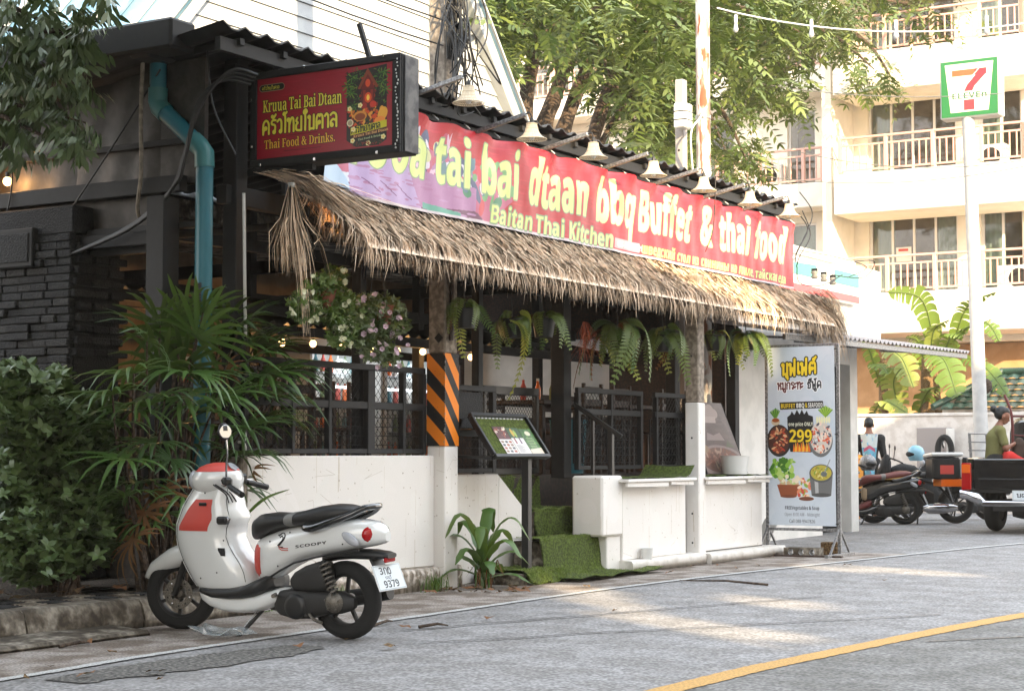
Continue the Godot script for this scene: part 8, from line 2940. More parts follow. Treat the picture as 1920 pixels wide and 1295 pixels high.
	obj("drive_case", mb().slices_z([[.18, .17, .26, .03], [.22, .145, .30, .055], [.32, .125, .315, .062], [.44, .13, .31, .064], [.55, .16, .31, .06], [.66, .17, .31, .055], [.73, .19, .29, .045], [.765, .21, .27, .02]], 2.6, 20, -.095), M.engine_dark, t)
	obj("case_cover", mb().at(V(-.165, .21, .36), Basis(V(0, 0, 1), PI / 2)).lathe([Vector2(.001, .012), Vector2(.05, .012), Vector2(.075, .004), Vector2(.08, -.01)], 24), M.black_plastic, t)
	obj("crankcase", mb().slices_z([[.05, .19, .27, .06], [.10, .16, .30, .08], [.22, .15, .32, .085], [.30, .17, .30, .07]], 3.0, 18), M.engine_dark, t)
	obj("hub_gear", mb().at(V(-.155, .245, .64), Basis(V(0, 0, 1), PI / 2)).lathe([Vector2(.001, .03), Vector2(.03, .028), Vector2(.052, .01), Vector2(.066, -.01)], 20), M.engine_metal, t)
	for k in 5:
		obj("case_bolt", mb().ball(V(-.17, .245 + cos(k * 1.26) * .05, .64 + sin(k * 1.26) * .05), V(.008, .008, .008), 6, 4), M.engine_metal, t)
	obj("kick_lever", mb().tube(curve([V(-.165, .17, .47), V(-.185, .14, .52), V(-.19, .125, .58)], 4), 0.01, 6), M.engine_metal, t)
	obj("foot_peg", mb().tube([V(-.14, .275, .20), V(-.20, .275, .225)], 0.014, 8), M.engine_metal, t)
	var helix := []
	for k in 71:
		var a := TAU * 6.5 * k / 70.0
		var c := V(-.155, .485, .575).lerp(V(-.155, .31, .645), k / 70.0)
		helix.append(c + V(cos(a) * 0.03, sin(a) * 0.01, sin(a) * 0.028))
	var sh: Node3D = obj("shock_absorber", mb().tube([V(-.155, .50, .57), V(-.155, .28, .655)], 0.014, 8), M.engine_dark, t)
	obj("spring", mb().tube(helix, 0.0075, 6), M.engine_metal, sh)
	obj("muffler", mb().tube([V(.12, .2, .30), V(.15, .23, .55), V(.15, .28, .86)], [.03, .055, .045], 14), M.engine_dark, t)
	for q in [[.47, .10], [.40, .60], [.36, .30], [.60, .90], [.90, .5]]:
		obj("screw", mb().at(shield.call(q[0], q[1], 0.001)).ball(V(0, 0, 0), V(.003, .006, .006), 8, 5), M.engine_dark, t)
	for q in [[.14, .60], [.30, .66], [.70, .60], [.20, .45]]:
		obj("screw", mb().ball(V(body_x(q[0], q[1]) - .0005, q[1], q[0]), V(.003, .006, .006), 8, 5), M.engine_dark, t)
	obj("under_trim", mb().tube([V(-.10, .37, .12), V(-.125, .42, .22), V(-.137, .475, .34), V(-.14, .51, .48), V(-.13, .54, .64), V(-.10, .565, .80)], 0.007, 6), M.black_plastic, t)
	# side stand
	obj("side_stand", mb().tube(curve([V(-.06, .17, .05), V(-.13, .09, .0), V(-.20, .012, -.05), V(-.235, .006, -.07)], 4), 0.012, 7), M.engine_dark, t)
	obj("stand_spring", mb().tube([V(-.06, .18, .02), V(-.17, .05, -.04)], 0.005, 5), M.chrome, t)
	return t

func parked_scooter() -> void:
	var t := scooter("parked_scooter", "white scooter with coral panels parked nose to the kerb", V(8.80, 0.0, -7.17), 0.05, 0.05, M.paint_white, M.coral, M.vinyl_black, M.black_plastic, plate_print("3กอ", "ชลบุรี", "9379"), M.engine_dark, M.coral)
	# lettering and number graphic along the flank, bent to the body
	var f := lettering("SCOOPY", "Droid Sans", true)
	var vv: PackedVector3Array = f[0]
	var g := mb()
	var wid: float = f[3] - f[2]
	for q in vv:
		var z: float = 0.36 + (q.x - f[2]) / wid * 0.235
		var y: float = 0.568 + (z - 0.36) * 0.14 + q.y / float(f[4]) * 0.018
		g.vert(V(body_x(z, y) - 0.0025, y, z), V(-1, 0, 0))
	g.idx = f[1]
	obj("name_letters", g, M.slate_pale, t)
	var strokes := [[.235, .69, .205, .64], [.25, .69, .222, .645], [.215, .635, .235, .655, .262, .65, .268, .625, .25, .60, .222, .572, .26, .572], [.228, .628, .243, .638, .255, .628, .25, .612, .215, .58]]
	for s in strokes:
		var pts := []
		for i in range(0, s.size(), 2):
			pts.append(V(body_x(s[i], s[i + 1]) - 0.002, s[i + 1], s[i]))
		obj("flank_graphic", mb().tube(curve(pts, 4), 0.0035, 5), M.slate, t)
	for k in 2:
		var pts := []
		for i in 4:
			var z := 0.225 + i * 0.025
			var y := 0.552 + k * 0.012 + (0.012 if i == 0 else 0.0)
			pts.append(V(body_x(z, y) - 0.002, y, z))
		obj("flank_graphic", mb().tube(pts, 0.003, 5), M.coral, t)

func far_bikes() -> void:
	var t := scooter("maroon_scooter", "black scooter with maroon seat parked beyond the standing banner", V(27.12, 0.0, -9.85), 0.45, 0.06, M.paint_black, M.beige_plastic, M.maroon, M.maroon, plate_print("1กข", "ชลบุรี", "5120"), M.chrome, M.beige_plastic, "motorbikes parked by the yard wall")
	t.scale = Vector3.ONE * 1.03
	obj("side_flash", mb().slices_z([[.30, .70, .72, .12], [.45, .70, .735, .158], [.62, .72, .755, .15], [.74, .75, .775, .11]], 3.0, 16), M.yellow_line, t)
	scooter("dark_scooter", "dark scooter half hidden between the standing banner and the maroon seat scooter", V(27.6, 0.0, -11.0), 0.5, 0.05, M.paint_black, M.paint_black, M.vinyl_black, M.black_plastic, null, M.engine_dark, M.engine_dark, "motorbikes parked by the yard wall")
	scooter("grey_scooter", "dark grey scooter parked behind the delivery motorbike", V(29.6, 0.0, -9.2), 0.45, 0.05, M.slate, M.slate, M.vinyl_black, M.black_plastic, null, M.engine_dark, M.engine_dark, "motorbikes parked by the yard wall")
	# delivery motorcycle
	t = thing("delivery_motorbike", "black delivery motorbike with a chrome engine cover", "motorbike", V(27.97, 0, -9.28), 0.5, "motorbikes parked by the yard wall")
	t.rotation.z = 0.06
	wheel(t, "rear_wheel", V(0, 0.3, 0.66), 0.3, 0.055, 8, M.rubber, M.engine_dark, false)
	wheel(t, "front_wheel", V(0, 0.3, -0.66), 0.3, 0.05, 8, M.rubber, M.engine_dark, true)
	obj("tank", mb().slices_z([[-.42, .78, .84, .04], [-.36, .72, .92, .10], [-.2, .70, .98, .14], [0.0, .70, .94, .13], [.1, .71, .86, .09]], 2.4, 22), M.slate, t)
	obj("seat", mb().slices_z([[.02, .74, .80, .08], [.1, .73, .83, .12], [.35, .74, .86, .13], [.6, .78, .90, .12], [.72, .82, .89, .06]], 2.6, 20), M.vinyl_black, t)
	obj("tail", mb().slices_z([[.3, .64, .73, .1], [.55, .68, .78, .1], [.8, .74, .82, .06]], 2.6, 16), M.paint_black, t)
	obj("engine", mb().slices_z([[-.3, .28, .55, .06], [-.2, .24, .62, .13], [.1, .22, .6, .14], [.3, .26, .5, .1]], 3.0, 18), M.engine_dark, t)
	obj("engine_cover", mb().slices_z([[.1, .22, .30, .04], [.2, .17, .34, .07], [.42, .17, .35, .075], [.58, .2, .33, .06], [.66, .23, .30, .02]], 2.4, 20, -.16), M.chrome, t)
	obj("frame", mb().tube(curve([V(-.09, .85, -.35), V(-.1, .7, .1), V(-.1, .62, .35), V(-.1, .35, .6)], 4), 0.02, 8), M.engine_dark, t)
	for s in [-.09, .09]:
		obj("fork_leg", mb().tube([V(s, .3, -.66), V(s, .95, -.42)], 0.024, 8), M.chrome, t)
		obj("shock_absorber", mb().tube([V(s * 1.3, .36, .6), V(s * 1.3, .72, .48)], 0.026, 8), M.chrome, t)
	obj("front_mudguard", mb().slices_z([[-.9, .5, .52, .03], [-.8, .58, .63, .06], [-.64, .62, .67, .065], [-.5, .58, .63, .05]], 2.4, 16), M.paint_black, t)
	obj("rear_mudguard", mb().slices_z([[.45, .6, .63, .07], [.7, .64, .68, .08], [.9, .58, .64, .07], [1.0, .5, .54, .05]], 2.4, 16), M.paint_black, t)
	obj("headlight", mb().ball(V(0, .9, -.52), V(.09, .09, .07), 14, 8), M.clear_lens, t)
	obj("fairing", mb().slices_y([[.72, -.55, -.4, .08], [.85, -.6, -.38, .15], [1.0, -.55, -.38, .12], [1.12, -.48, -.42, .04]], 2.4, 18), M.slate, t)
	obj("handlebar", mb().tube(curve([V(-.36, 1.0, -.25), V(-.2, 1.06, -.38), V(0, 1.04, -.42), V(.2, 1.06, -.38), V(.36, 1.0, -.25)], 4), 0.013, 7), M.engine_dark, t)
	for s in [-1.0, 1.0]:
		obj("mirror", mb().at(V(s * .26, 1.24, -.36)).ball(V(0, 0, 0), V(.05, .04, .015), 12, 6), M.black_plastic, t)
		obj("mirror_stem", mb().tube([V(s * .2, 1.05, -.37), V(s * .26, 1.23, -.36)], 0.007, 5), M.black_plastic, t)
		obj("turn_signal", mb().ball(V(s * .16, .70, .84), V(.035, .025, .03), 10, 6), M.amber_lens, t)
	obj("side_stand", mb().tube([V(-.06, .25, .05), V(-.24, .012, 0.0)], 0.013, 6), M.engine_dark, t)
	# insulated delivery box standing on the rear seat, and a crate below it
	var b := thing("delivery_box", "open black delivery bag with a white lid on the motorbike rack", "delivery box", on_x(1770, 900, 27.75), 0.6)
	obj("bag", mb().bb(V(-.22, .02, -.24), V(.2, .36, .22), 0.03), M.black_plastic, b)
	obj("lid", mb().at(V(0.02, .40, 0), Basis(V(0, 0, 1), -0.06)).box(V(0, 0, 0), V(.50, .06, .52), 0.02), M.white_plastic, b)
	obj("side_flap", mb().bb(V(-.18, .05, .225), V(.2, .34, .26), 0.01), M.white_plastic, b)
	obj("crate", mb().bb(V(-.2, -.1, -.1), V(.24, .018, .3), 0.01), M.amber_lens, b)
	obj("badge", mb().bb(V(-.228, .1, -.12), V(-.221, .24, .1), 0.002), M.coral, b)
	for z in [-.1, .1]:
		obj("strap", mb().bb(V(-.226, .02, z - .012), V(-.2205, .36, z + .012)), M.slate, b)
	# helmet on the handlebar mirror
	b = thing("crash_helmet", "pale blue crash helmet resting on a motorbike mirror", "helmet", on_x(1718, 850, 28.6))
	obj("shell", mb().lathe([Vector2(.10, -.12), Vector2(.135, -.06), Vector2(.142, 0.02), Vector2(.115, .09), Vector2(.06, .13), Vector2(.002, .14)], 20), M.helmet_blue, b)
	obj("visor", mb().at(V(-.03, -.01, -.05), Basis(Vector3.UP, 0.5)).ball(V(0, 0, 0), V(.13, .06, .11), 14, 8), M.slate, b)
	b = thing("crash_helmet", "grey crash helmet hung on the half hidden scooter", "helmet", on_x(1628, 868, 27.9))
	obj("shell", mb().lathe([Vector2(.10, -.12), Vector2(.135, -.06), Vector2(.142, 0.02), Vector2(.115, .09), Vector2(.06, .13), Vector2(.002, .14)], 20), M.grey_steel, b)
	obj("visor", mb().at(V(-.03, -.01, .05), Basis(Vector3.UP, 0.5)).ball(V(0, 0, 0), V(.13, .06, .11), 14, 8), M.black_plastic, b)
	# yellow street bin behind the banner
	b = thing("yellow_bin", "yellow plastic bin standing behind the standing banner", "bin", on_x(1586, 905, 29.2) * V(1, 0, 1))
	obj("body", mb().slices_y([[0.0, -.2, .2, .2], [.7, -.26, .26, .26], [1.05, -.27, .27, .27]], 6.0, 24), M.bin_yellow, b)
	obj("lid", mb().at(V(0, 1.08, 0), Basis(V(1, 0, 0), 0.35)).box(V(0, 0.06, 0), V(.5, .06, .56), 0.02), M.bin_yellow, b)

# -------------------------------------------------------------- people
# tapered capsules [a, b, ra, rb] joined smoothly and meshed as surface nets
func flesh(bones: Array, cell: float, k: float) -> MB:
	var lo := Vector3.ONE * 1e9
	var hi := Vector3.ONE * -1e9
	for b in bones:
		for e in 2:
			lo = lo.min(b[e] - Vector3.ONE * (b[2 + e] + cell * 2.5))
			hi = hi.max(b[e] + Vector3.ONE * (b[2 + e] + cell * 2.5))
	var n := Vector3i(((hi - lo) / cell).ceil()) + Vector3i.ONE
	var f := PackedFloat32Array()
	f.resize(n.x * n.y * n.z)
	f.fill(1.0)
	for b in bones:
		var a: Vector3 = b[0]
		var d: Vector3 = b[1] - b[0]
		var dd := maxf(d.length_squared(), 1e-8)
		var ra: float = b[2]
		var rb: float = b[3]
		var m := maxf(ra, rb) + k + cell * 2.0
		var i0 := Vector3i(((a.min(b[1]) - Vector3.ONE * m - lo) / cell).floor()).clamp(Vector3i.ZERO, n - Vector3i.ONE)
		var i1 := Vector3i(((a.max(b[1]) + Vector3.ONE * m - lo) / cell).ceil()).clamp(Vector3i.ZERO, n - Vector3i.ONE)
		for z in range(i0.z, i1.z + 1):
			for y in range(i0.y, i1.y + 1):
				for x in range(i0.x, i1.x + 1):
					var p := lo + V(x, y, z) * cell
					var t := clampf((p - a).dot(d) / dd, 0, 1)
					var s := (p - a - d * t).length() - lerpf(ra, rb, t)
					var q := (z * n.y + y) * n.x + x
					var o := f[q]
					var h := maxf(k - absf(o - s), 0.0) / k
					f[q] = minf(o, s) - h * h * k * 0.25
	var g := mb()
	var ids := {}
	var off := [0, 1, n.x, n.x + 1, n.x * n.y, n.x * n.y + 1, n.x * n.y + n.x, n.x * n.y + n.x + 1]
	for z in n.z - 1:
		for y in n.y - 1:
			for x in n.x - 1:
				var q := (z * n.y + y) * n.x + x
				var inside := 0
				for e in 8:
					if f[q + off[e]] < 0:
						inside += 1
				if inside == 0 or inside == 8:
					continue
				var sum := Vector3.ZERO
				var cnt := 0
				for e in [[0, 1], [2, 3], [4, 5], [6, 7], [0, 2], [1, 3], [4, 6], [5, 7], [0, 4], [1, 5], [2, 6], [3, 7]]:
					var u := f[q + off[e[0]]]
					var w := f[q + off[e[1]]]
					if (u < 0) != (w < 0):
						var c0 := V(e[0] & 1, (e[0] >> 1) & 1, e[0] >> 2)
						var c1 := V(e[1] & 1, (e[1] >> 1) & 1, e[1] >> 2)
						sum += c0.lerp(c1, u / (u - w))
						cnt += 1
				var gr := V(f[q + 1] - f[q] + f[q + off[7]] - f[q + off[6]], f[q + off[2]] - f[q] + f[q + off[7]] - f[q + off[5]], f[q + off[4]] - f[q] + f[q + off[7]] - f[q + off[3]])
				ids[q] = g.vert(lo + (V(x, y, z) + sum / cnt) * cell, gr.normalized())
	for q in ids:
		for ax in 3:
			var st: int = [1, n.x, n.x * n.y][ax]
			var s1: int = [n.x, n.x * n.y, 1][ax]
			var s2: int = [n.x * n.y, 1, n.x][ax]
			# the edge from q along ax is shared by q, q - s1, q - s2, q - s1 - s2
			if (f[q] < 0) == (f[q + st] < 0):
				continue
			if ids.has(q - s1) and ids.has(q - s2) and ids.has(q - s1 - s2):
				var a: int = ids[q]
				var b: int = ids[q - s1]
				var c: int = ids[q - s1 - s2]
				var d: int = ids[q - s2]
				if f[q] < 0:
					g.idx.append_array([a, c, b, a, d, c])
				else:
					g.idx.append_array([a, b, c, a, c, d])
	return g

# a head at h looking along `face`; returns the bones of skull, jaw, nose and ears
func head_bones(h: Vector3, face: Vector3, up: Vector3) -> Array:
	var side := face.cross(up).normalized()
	return [[h + up * 0.035 - face * 0.018, h + up * 0.03 + face * 0.012, .083, .08], [h - up * 0.02 + face * 0.03, h - up * 0.075 + face * 0.045, .06, .036],
		[h - up * 0.0 + face * 0.088, h - up * 0.028 + face * 0.104, .008, .014], [h - up * 0.058 + face * 0.078, h - up * 0.06 + face * 0.082, .016, .014],
		[h + side * 0.078 - up * 0.005, h + side * 0.08 - up * 0.035 - face * 0.005, .014, .01], [h - side * 0.078 - up * 0.005, h - side * 0.08 - up * 0.035 - face * 0.005, .014, .01],
		[h + up * 0.02 + face * 0.075 + side * .03, h + up * 0.02 + face * 0.075 - side * .03, .014, .014]]

func face_details(t: Node3D, h: Vector3, face: Vector3, up: Vector3) -> void:
	var side := face.cross(up).normalized()
	for s in [-1.0, 1.0]:
		obj("eye", mb().ball(h + up * 0.004 + face * 0.081 + side * 0.03 * s, Vector3.ONE * 0.011, 8, 6), M.black_plastic, t)
		obj("eyebrow", mb().tube([h + up * 0.026 + face * 0.086 + side * 0.014 * s, h + up * 0.028 + face * 0.078 + side * 0.046 * s], 0.005, 5), M.hair, t)
	obj("mouth", mb().tube([h - up * 0.052 + face * 0.088 - side * 0.02, h - up * 0.055 + face * 0.094, h - up * 0.052 + face * 0.088 + side * 0.02], 0.005, 5), M.lips, t)

# five fingers from the wrist w towards d, palm facing `palm`
func hand_bones(w: Vector3, d: Vector3, palm: Vector3, thumb_side: float) -> Array:
	var s := d.cross(palm).normalized() * thumb_side
	var out := [[w, w + d * 0.075, .026, .03], [w + d * 0.07 + s * 0.018, w + d * 0.07 - s * 0.022, .02, .018]]
	var l := [0.07, 0.08, 0.075, 0.058]
	for k in 4:
		var b: Vector3 = w + d * 0.082 + s * (0.028 - k * 0.019)
		var m: Vector3 = b + (d * 0.85 + palm * 0.4).normalized() * l[k] * 0.55
		out.append([b, m, .0095, .0088])
		out.append([m, m + (d * 0.3 + palm * 0.95).normalized() * l[k] * 0.5, .0088, .0075])
	var tb := w + d * 0.03 + s * 0.026
	var tm := tb + (d * 0.6 + s * 0.75 + palm * 0.25).normalized() * 0.045
	out.append([tb, tm, .013, .011])
	out.append([tm, tm + (d * 0.9 + palm * 0.4).normalized() * 0.03, .011, .009])
	return out

func pickup_and_people() -> void:
	# pickup, seen from behind; x runs forward, origin on the road under the left rear corner of the bed
	var t := thing("pickup_truck", "black pickup truck seen from behind with people riding in its bed", "pickup", V(24.8, 0, -6.62))
	var W := 0.84
	obj("tailgate", mb().bb(V(0, .62, -W + .1), V(.06, 1.06, W - .1), 0.015), M.paint_truck, t)
	obj("tailgate_recess", mb().bb(V(-.006, .66, -W + .16), V(-.001, .78, W - .16), 0.002), M.paint_truck, t)
	obj("tailgate_handle", mb().bb(V(-.02, .93, -.02), V(0, .97, .16), 0.005), M.grey_steel, t)
	for s in [-1.0, 1.0]:
		obj("bed_side", mb().bb(V(0.01, .5, s * W - .08 if s < 0 else W - .02), V(2.2, 1.08, -W + .02 if s < 0 else W + .08), 0.02), M.paint_truck, t)
		var tl: Node3D = obj("tail_lamp", mb().bb(V(-.025, .62, s * (W + .0) - .07), V(.01, 1.0, s * (W + .0) + .07), 0.012), M.red_lens, t)
		obj("signal_lens", mb().bb(V(-.032, .86, s * W - .06), V(-.026, .98, s * W + .06), 0.002), M.amber_lens, tl)
		wheel(t, "rear_wheel", V(1.0, .34, s * (W - .12)), .34, .11, 7, M.rubber, M.engine_metal, false).rotation.y = PI / 2
		wheel(t, "front_wheel", V(3.9, .34, s * (W - .12)), .34, .11, 7, M.rubber, M.engine_metal, false).rotation.y = PI / 2
	obj("bed_floor", mb().bb(V(.06, .58, -W + .03), V(2.2, .62, W - .03)), M.engine_dark, t)
	obj("bed_head", mb().bb(V(2.16, .62, -W), V(2.22, 1.1, W)), M.paint_truck, t)
	obj("cab", mb().at(V(0, 0, 0), Basis(Vector3.UP, PI / 2)).slices_z([[2.25, .5, 1.62, W], [2.35, .45, 1.7, W + .02], [3.3, .45, 1.68, W + .02], [3.75, .45, 1.1, W + .02], [4.7, .45, 1.0, W], [4.8, .5, .9, W - .1]], 8.0, 28), M.paint_truck, t)
	obj("rear_window", mb().bb(V(2.2, 1.2, -.6), V(2.235, 1.55, .6), 0.01), M.dark_pane, t)
	obj("bumper", mb().bb(V(-.16, .40, -W + .25), V(-.02, .47, W - .25), 0.015), M.chrome, t)
	for s in [-1.0, 1.0]:
		var rows := []
		for q in [[W + .06, .50, .62], [W - .05, .48, .60], [W - .2, .42, .57], [W - .3, .40, .48]]:
			rows.append(PackedVector3Array([V(-.14, q[1], s * q[0]), V(-.14, q[2], s * q[0]), V(.0, q[2], s * q[0]), V(.0, q[1], s * q[0])]))
		obj("bumper_end", mb().grid(rows), M.chrome, t)
	obj("number_plate", mb().bb(V(-.10, .48, -.17), V(-.085, .62, .17), 0.003), M.white_plastic, t)
	var g := mb()
	g.quad(V(-.102, .485, -.165), V(-.102, .615, -.165), V(-.102, .615, .165), V(-.102, .485, .165))
	obj("plate_print", g, printed("truck_plate", plate_print("บฉ", "", ""), 0.4), t)
	obj("chassis", mb().bb(V(.1, .32, -.5), V(4.6, .48, .5)), M.engine_dark, t)
	obj("spare_wheel", mb().at(V(.5, .3, 0)).lathe([Vector2(.2, -.09), Vector2(.32, -.06), Vector2(.33, .02), Vector2(.2, .06)], 24), M.rubber, t)
	# steel rack along the bed
	var r := thing("bed_rack", "thin steel rack of tubes standing on the pickup bed side", "rack", V(25.0, 1.06, -7.46))
	for x in [0.0, 0.06, 0.85]:
		obj("tube", mb().tube([V(x, 0, 0), V(x, .36, -.02)], 0.012, 6), M.grey_steel, r)
	for y in [.12, .24, .36]:
		obj("tube", mb().tube([V(0, y, -.02), V(.9, y, -.02)], 0.011, 6), M.grey_steel, r)
	r = thing("red_pole_frame", "red painted steel pole frame standing in the pickup bed", "frame", Vector3.ZERO)
	obj("pole", mb().tube(curve([on_x(1884, 740, 26.0), on_x(1898, 780, 26.0), on_x(1900, 850, 26.0)], 4), 0.022, 8), M.maroon, r)
	obj("arm", mb().tube([on_x(1900, 780, 26.0), on_x(1960, 782, 26.0)], 0.016, 6), M.maroon, r)
	obj("arm", mb().tube([on_x(1901, 815, 26.0), on_x(1960, 822, 26.0)], 0.012, 6), M.maroon, r)
	# seated woman with a bag
	var hip := V(25.35, 1.02, -7.22)
	var p := thing("person", "person in an olive shirt with dark hair in a bun, holding a brown bag", "person", Vector3.ZERO)
	var fwd := V(.45, 0, .89).normalized()
	var sd := fwd.cross(Vector3.UP).normalized()
	var up := (Vector3.UP + fwd * 0.12).normalized()
	var ch := hip + V(0, .34, 0) + fwd * .03
	var nk := hip + V(0, .5, 0) + fwd * .07
	var hd := nk + V(0, .15, 0) + fwd * .06
	var face := (fwd + V(0, -.35, 0)).normalized()
	var fup := (Vector3.UP + fwd * .35).normalized()
	var body := [[hip, ch, .12, .12], [ch, nk, .11, .05], [nk - V(0, .03, 0), hd, .045, .04]]
	var wrists := []
	var shirt := [[hip - V(0, .02, 0), ch, .135, .132], [ch, nk - V(0, .05, 0), .125, .085]]
	for s in [-1.0, 1.0]:
		var sh: Vector3 = nk + sd * .17 * s - V(0, .06, 0)
		var el: Vector3 = sh + fwd * .06 - V(0, .25, 0) + sd * .04 * s
		var wr: Vector3 = hip + fwd * .30 + V(0, .24 + .02 * s, 0) + sd * .03 * s
		body.append([nk + sd * .05 * s - V(0, .04, 0), sh, .05, .05])
		body.append([sh, el, .046, .04])
		body.append([el, wr, .038, .026])
		shirt.append([nk + sd * .06 * s - V(0, .05, 0), sh, .065, .062])
		shirt.append([sh, sh.lerp(el, .7), .06, .062])
		wrists.append([wr, (wr - el).normalized(), s])
		var kn: Vector3 = hip + fwd * .42 + sd * .1 * s + V(0, -.04, 0)
		var an: Vector3 = kn + V(0, -.34, 0) + fwd * .06
		body.append([hip + sd * .09 * s, kn, .085, .06])
		body.append([kn, an, .055, .038])
		body.append([an, an + fwd * .16 - V(0, .03, 0), .036, .03])
	obj("body", flesh(body, 0.018, 0.05), M.skin, p)
	obj("head", flesh(head_bones(hd, face, fup), 0.007, 0.03), M.skin, p)
	face_details(p, hd, face, fup)
	for w in wrists:
		obj("hand", flesh(hand_bones(w[0], w[1], V(0, -1, 0) + fwd * .3, w[2]), 0.005, 0.012), M.skin, p)
	obj("shirt", flesh(shirt, 0.018, 0.04), M.olive_shirt, p)
	var legs := []
	for s in [-1.0, 1.0]:
		var kn: Vector3 = hip + fwd * .42 + sd * .1 * s + V(0, -.04, 0)
		legs.append([hip + sd * .09 * s, kn, .1, .075])
		legs.append([kn, kn + V(0, -.28, 0) + fwd * .05, .07, .055])
	legs.append([hip - sd * .06, hip + sd * .06, .13, .13])
	obj("trousers", flesh(legs, 0.018, 0.04), M.dark_cloth, p)
	obj("hair", flesh([[hd + fup * .055 - face * .035, hd + fup * .02 - face * .045, .085, .085], [hd + fup * .075 + face * .015, hd + fup * .06 - face * .03, .068, .08], [hd - face * .155 + fup * .06, hd - face * .135 + fup * .05, .052, .045]], 0.008, 0.02), M.hair, p)
	var bag := thing("brown_bag", "brown slouching cloth bag held on the lap of the person in olive", "bag", hip + fwd * .36 + V(0, .02, 0))
	obj("sack", flesh([[V(0, .06, 0), V(0, .2, 0), .12, .09], [V(.02, .0, 0.03), V(.02, .05, .03), .12, .13], [V(0, .22, 0), V(.0, .27, 0), .07, .05]], 0.015, 0.06), M.bag_brown, bag)
	# second passenger at the frame edge: red trousers, dark sleeve
	hip = V(25.5, .84, -6.66)
	p = thing("person", "person in red trousers and a black shirt sitting in the pickup bed", "person", Vector3.ZERO)
	fwd = V(-.5, 0, -.87).normalized()
	sd = fwd.cross(Vector3.UP).normalized()
	ch = hip + V(0, .36, 0)
	nk = hip + V(0, .52, 0)
	hd = nk + V(0, .16, 0) + fwd * .02
	body = [[hip, ch, .13, .14], [ch, nk, .12, .05], [nk, hd, .05, .045]]
	shirt = [[hip, ch, .145, .155], [ch, nk - V(0, .05, 0), .14, .1]]
	legs = [[hip - sd * .08, hip + sd * .08, .14, .14]]
	wrists = []
	for s in [-1.0, 1.0]:
		var sh: Vector3 = nk + sd * .2 * s - V(0, .06, 0)
		var el: Vector3 = sh - V(0, .27, 0) + sd * .06 * s
		var wr: Vector3 = el + fwd * .16 - V(0, .16, 0)
		body.append([nk + sd * .05 * s - V(0, .05, 0), sh, .055, .06])
		body.append([sh, el, .052, .045])
		body.append([el, wr, .042, .03])
		shirt.append([nk + sd * .07 * s - V(0, .06, 0), sh, .07, .07])
		shirt.append([sh, sh.lerp(el, .75), .066, .066])
		wrists.append([wr, (wr - el).normalized(), s])
		var kn: Vector3 = hip + fwd * .4 + V(0, .24, 0) + sd * .09 * s
		var an: Vector3 = kn + V(0, -.36, 0) + fwd * .12
		body.append([hip + sd * .1 * s, kn, .09, .065])
		body.append([kn, an, .06, .04])
		body.append([an, an + fwd * .15, .036, .03])
		legs.append([hip + sd * .1 * s, kn, .105, .085])
		legs.append([kn, kn.lerp(an, .85), .08, .06])
	obj("body", flesh(body, 0.02, 0.05), M.skin, p)
	obj("head", flesh(head_bones(hd, fwd, Vector3.UP), 0.008, 0.03), M.skin, p)
	face_details(p, hd, fwd, Vector3.UP)
	for w in wrists:
		obj("hand", flesh(hand_bones(w[0], w[1], V(0, -1, 0), w[2]), 0.006, 0.012), M.skin, p)
	obj("shirt", flesh(shirt, 0.02, 0.04), M.dark_cloth, p)
	obj("trousers", flesh(legs, 0.02, 0.04), M.red_cloth, p)
	obj("hair", flesh([[hd + V(0, .05, 0) - fwd * .03, hd + V(0, .03, 0) - fwd * .04, .088, .085]], 0.01, 0.02), M.hair, p)
	# man standing with his back to us, a printed towel over his shoulders
	var ft := V(29.6, 0, -10.62)
	p = thing("person", "person with short hair standing by the wall with a printed towel on their back", "person", ft)
	fwd = V(.93, 0, -.36).normalized()
	sd = fwd.cross(Vector3.UP).normalized()
	hip = V(0, .94, 0)
	ch = V(0, 1.3, 0)
	nk = V(0, 1.46, 0)
	hd = V(0, 1.63, 0) + fwd * .03
	body = [[hip, ch, .13, .14], [ch, nk, .13, .055], [nk, hd, .055, .05]]
	shirt = [[hip + V(0, .02, 0), ch, .145, .155], [ch, nk - V(0, .06, 0), .145, .1]]
	legs = [[hip - sd * .07, hip + sd * .07, .14, .14]]
	wrists = []
	for s in [-1.0, 1.0]:
		var sh: Vector3 = nk + sd * .2 * s - V(0, .07, 0)
		var el: Vector3 = sh - V(0, .3, 0) + sd * .05 * s
		var wr: Vector3 = el - V(0, .24, 0) + fwd * .08
		body.append([nk + sd * .05 * s - V(0, .05, 0), sh, .06, .062])
		body.append([sh, el, .054, .046])
		body.append([el, wr, .042, .03])
		shirt.append([nk + sd * .07 * s - V(0, .06, 0), sh, .072, .074])
		shirt.append([sh, el, .068, .058])
		wrists.append([wr, V(0, -1, 0), s])
		var kn: Vector3 = V(0, .5, 0) + sd * .1 * s
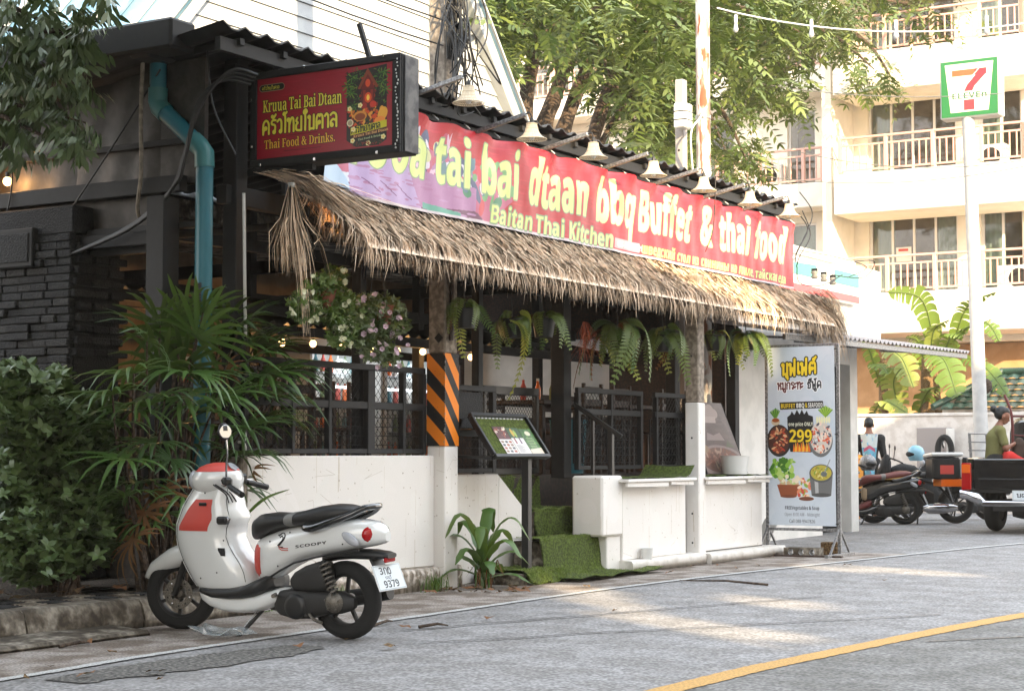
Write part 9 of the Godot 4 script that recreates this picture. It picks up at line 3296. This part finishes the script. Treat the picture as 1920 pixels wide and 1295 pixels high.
		var an: Vector3 = V(0, .08, 0) + sd * .1 * s
		body.append([hip + sd * .09 * s, kn, .09, .062])
		body.append([kn, an, .06, .04])
		body.append([an, an + fwd * .17 - V(0, .04, 0), .04, .032])
		legs.append([hip + sd * .09 * s, kn, .11, .09])
		legs.append([kn, an + V(0, .1, 0), .085, .07])
	obj("body", flesh(body, 0.02, 0.05), M.skin, p)
	obj("head", flesh(head_bones(hd, fwd, Vector3.UP), 0.008, 0.03), M.skin, p)
	face_details(p, hd, fwd, Vector3.UP)
	for w in wrists:
		obj("hand", flesh(hand_bones(w[0], w[1], fwd * -1.0, w[2]), 0.006, 0.012), M.skin, p)
	obj("shirt", flesh(shirt, 0.02, 0.04), M.dark_cloth, p)
	obj("trousers", flesh(legs, 0.02, 0.04), M.dark_cloth, p)
	obj("hair", flesh([[hd + V(0, .055, 0) - fwd * .015, hd + V(0, .03, 0) - fwd * .03, .083, .082]], 0.01, 0.02), M.hair, p)
	var tw := sheet(96, 192, Color(0.42, 0.66, 0.76))
	var rr := RandomNumberGenerator.new()
	rr.seed = 12
	tw.rect(0, 0, 96, 54, Color(0.76, 0.80, 0.80))
	for i in 40:
		tw.ell(rr.randf() * 96, rr.randf() * 192, rr.randf_range(3, 9), rr.randf_range(2, 7), [Color(0.78, 0.84, 0.86), Color(0.70, 0.40, 0.52), Color(0.32, 0.56, 0.70), Color(0.55, 0.74, 0.82)][i % 4], rr.randf() * 3)
	tw.shape([10, 60, 48, 44, 86, 60, 86, 72, 48, 58, 10, 72], Color(0.72, 0.36, 0.46))
	var tow := thing("printed_towel", "pale blue printed towel hanging down the back of the standing person", "towel", ft)
	var rows := []
	for i in 9:
		var q := PackedVector3Array()
		for j in 7:
			var a := (j - 3) / 3.0
			q.append(V(0, 1.47 - i * .105, 0) - fwd * (.175 - .03 * a * a + .012 * sin(j * 1.9 + i * .5)) + sd * a * (.15 - .01 * i) * -1.0)
		rows.append(q)
	obj("cloth", mb().grid(rows, false, false), printed("towel_print", tw.im, 0.9), tow)
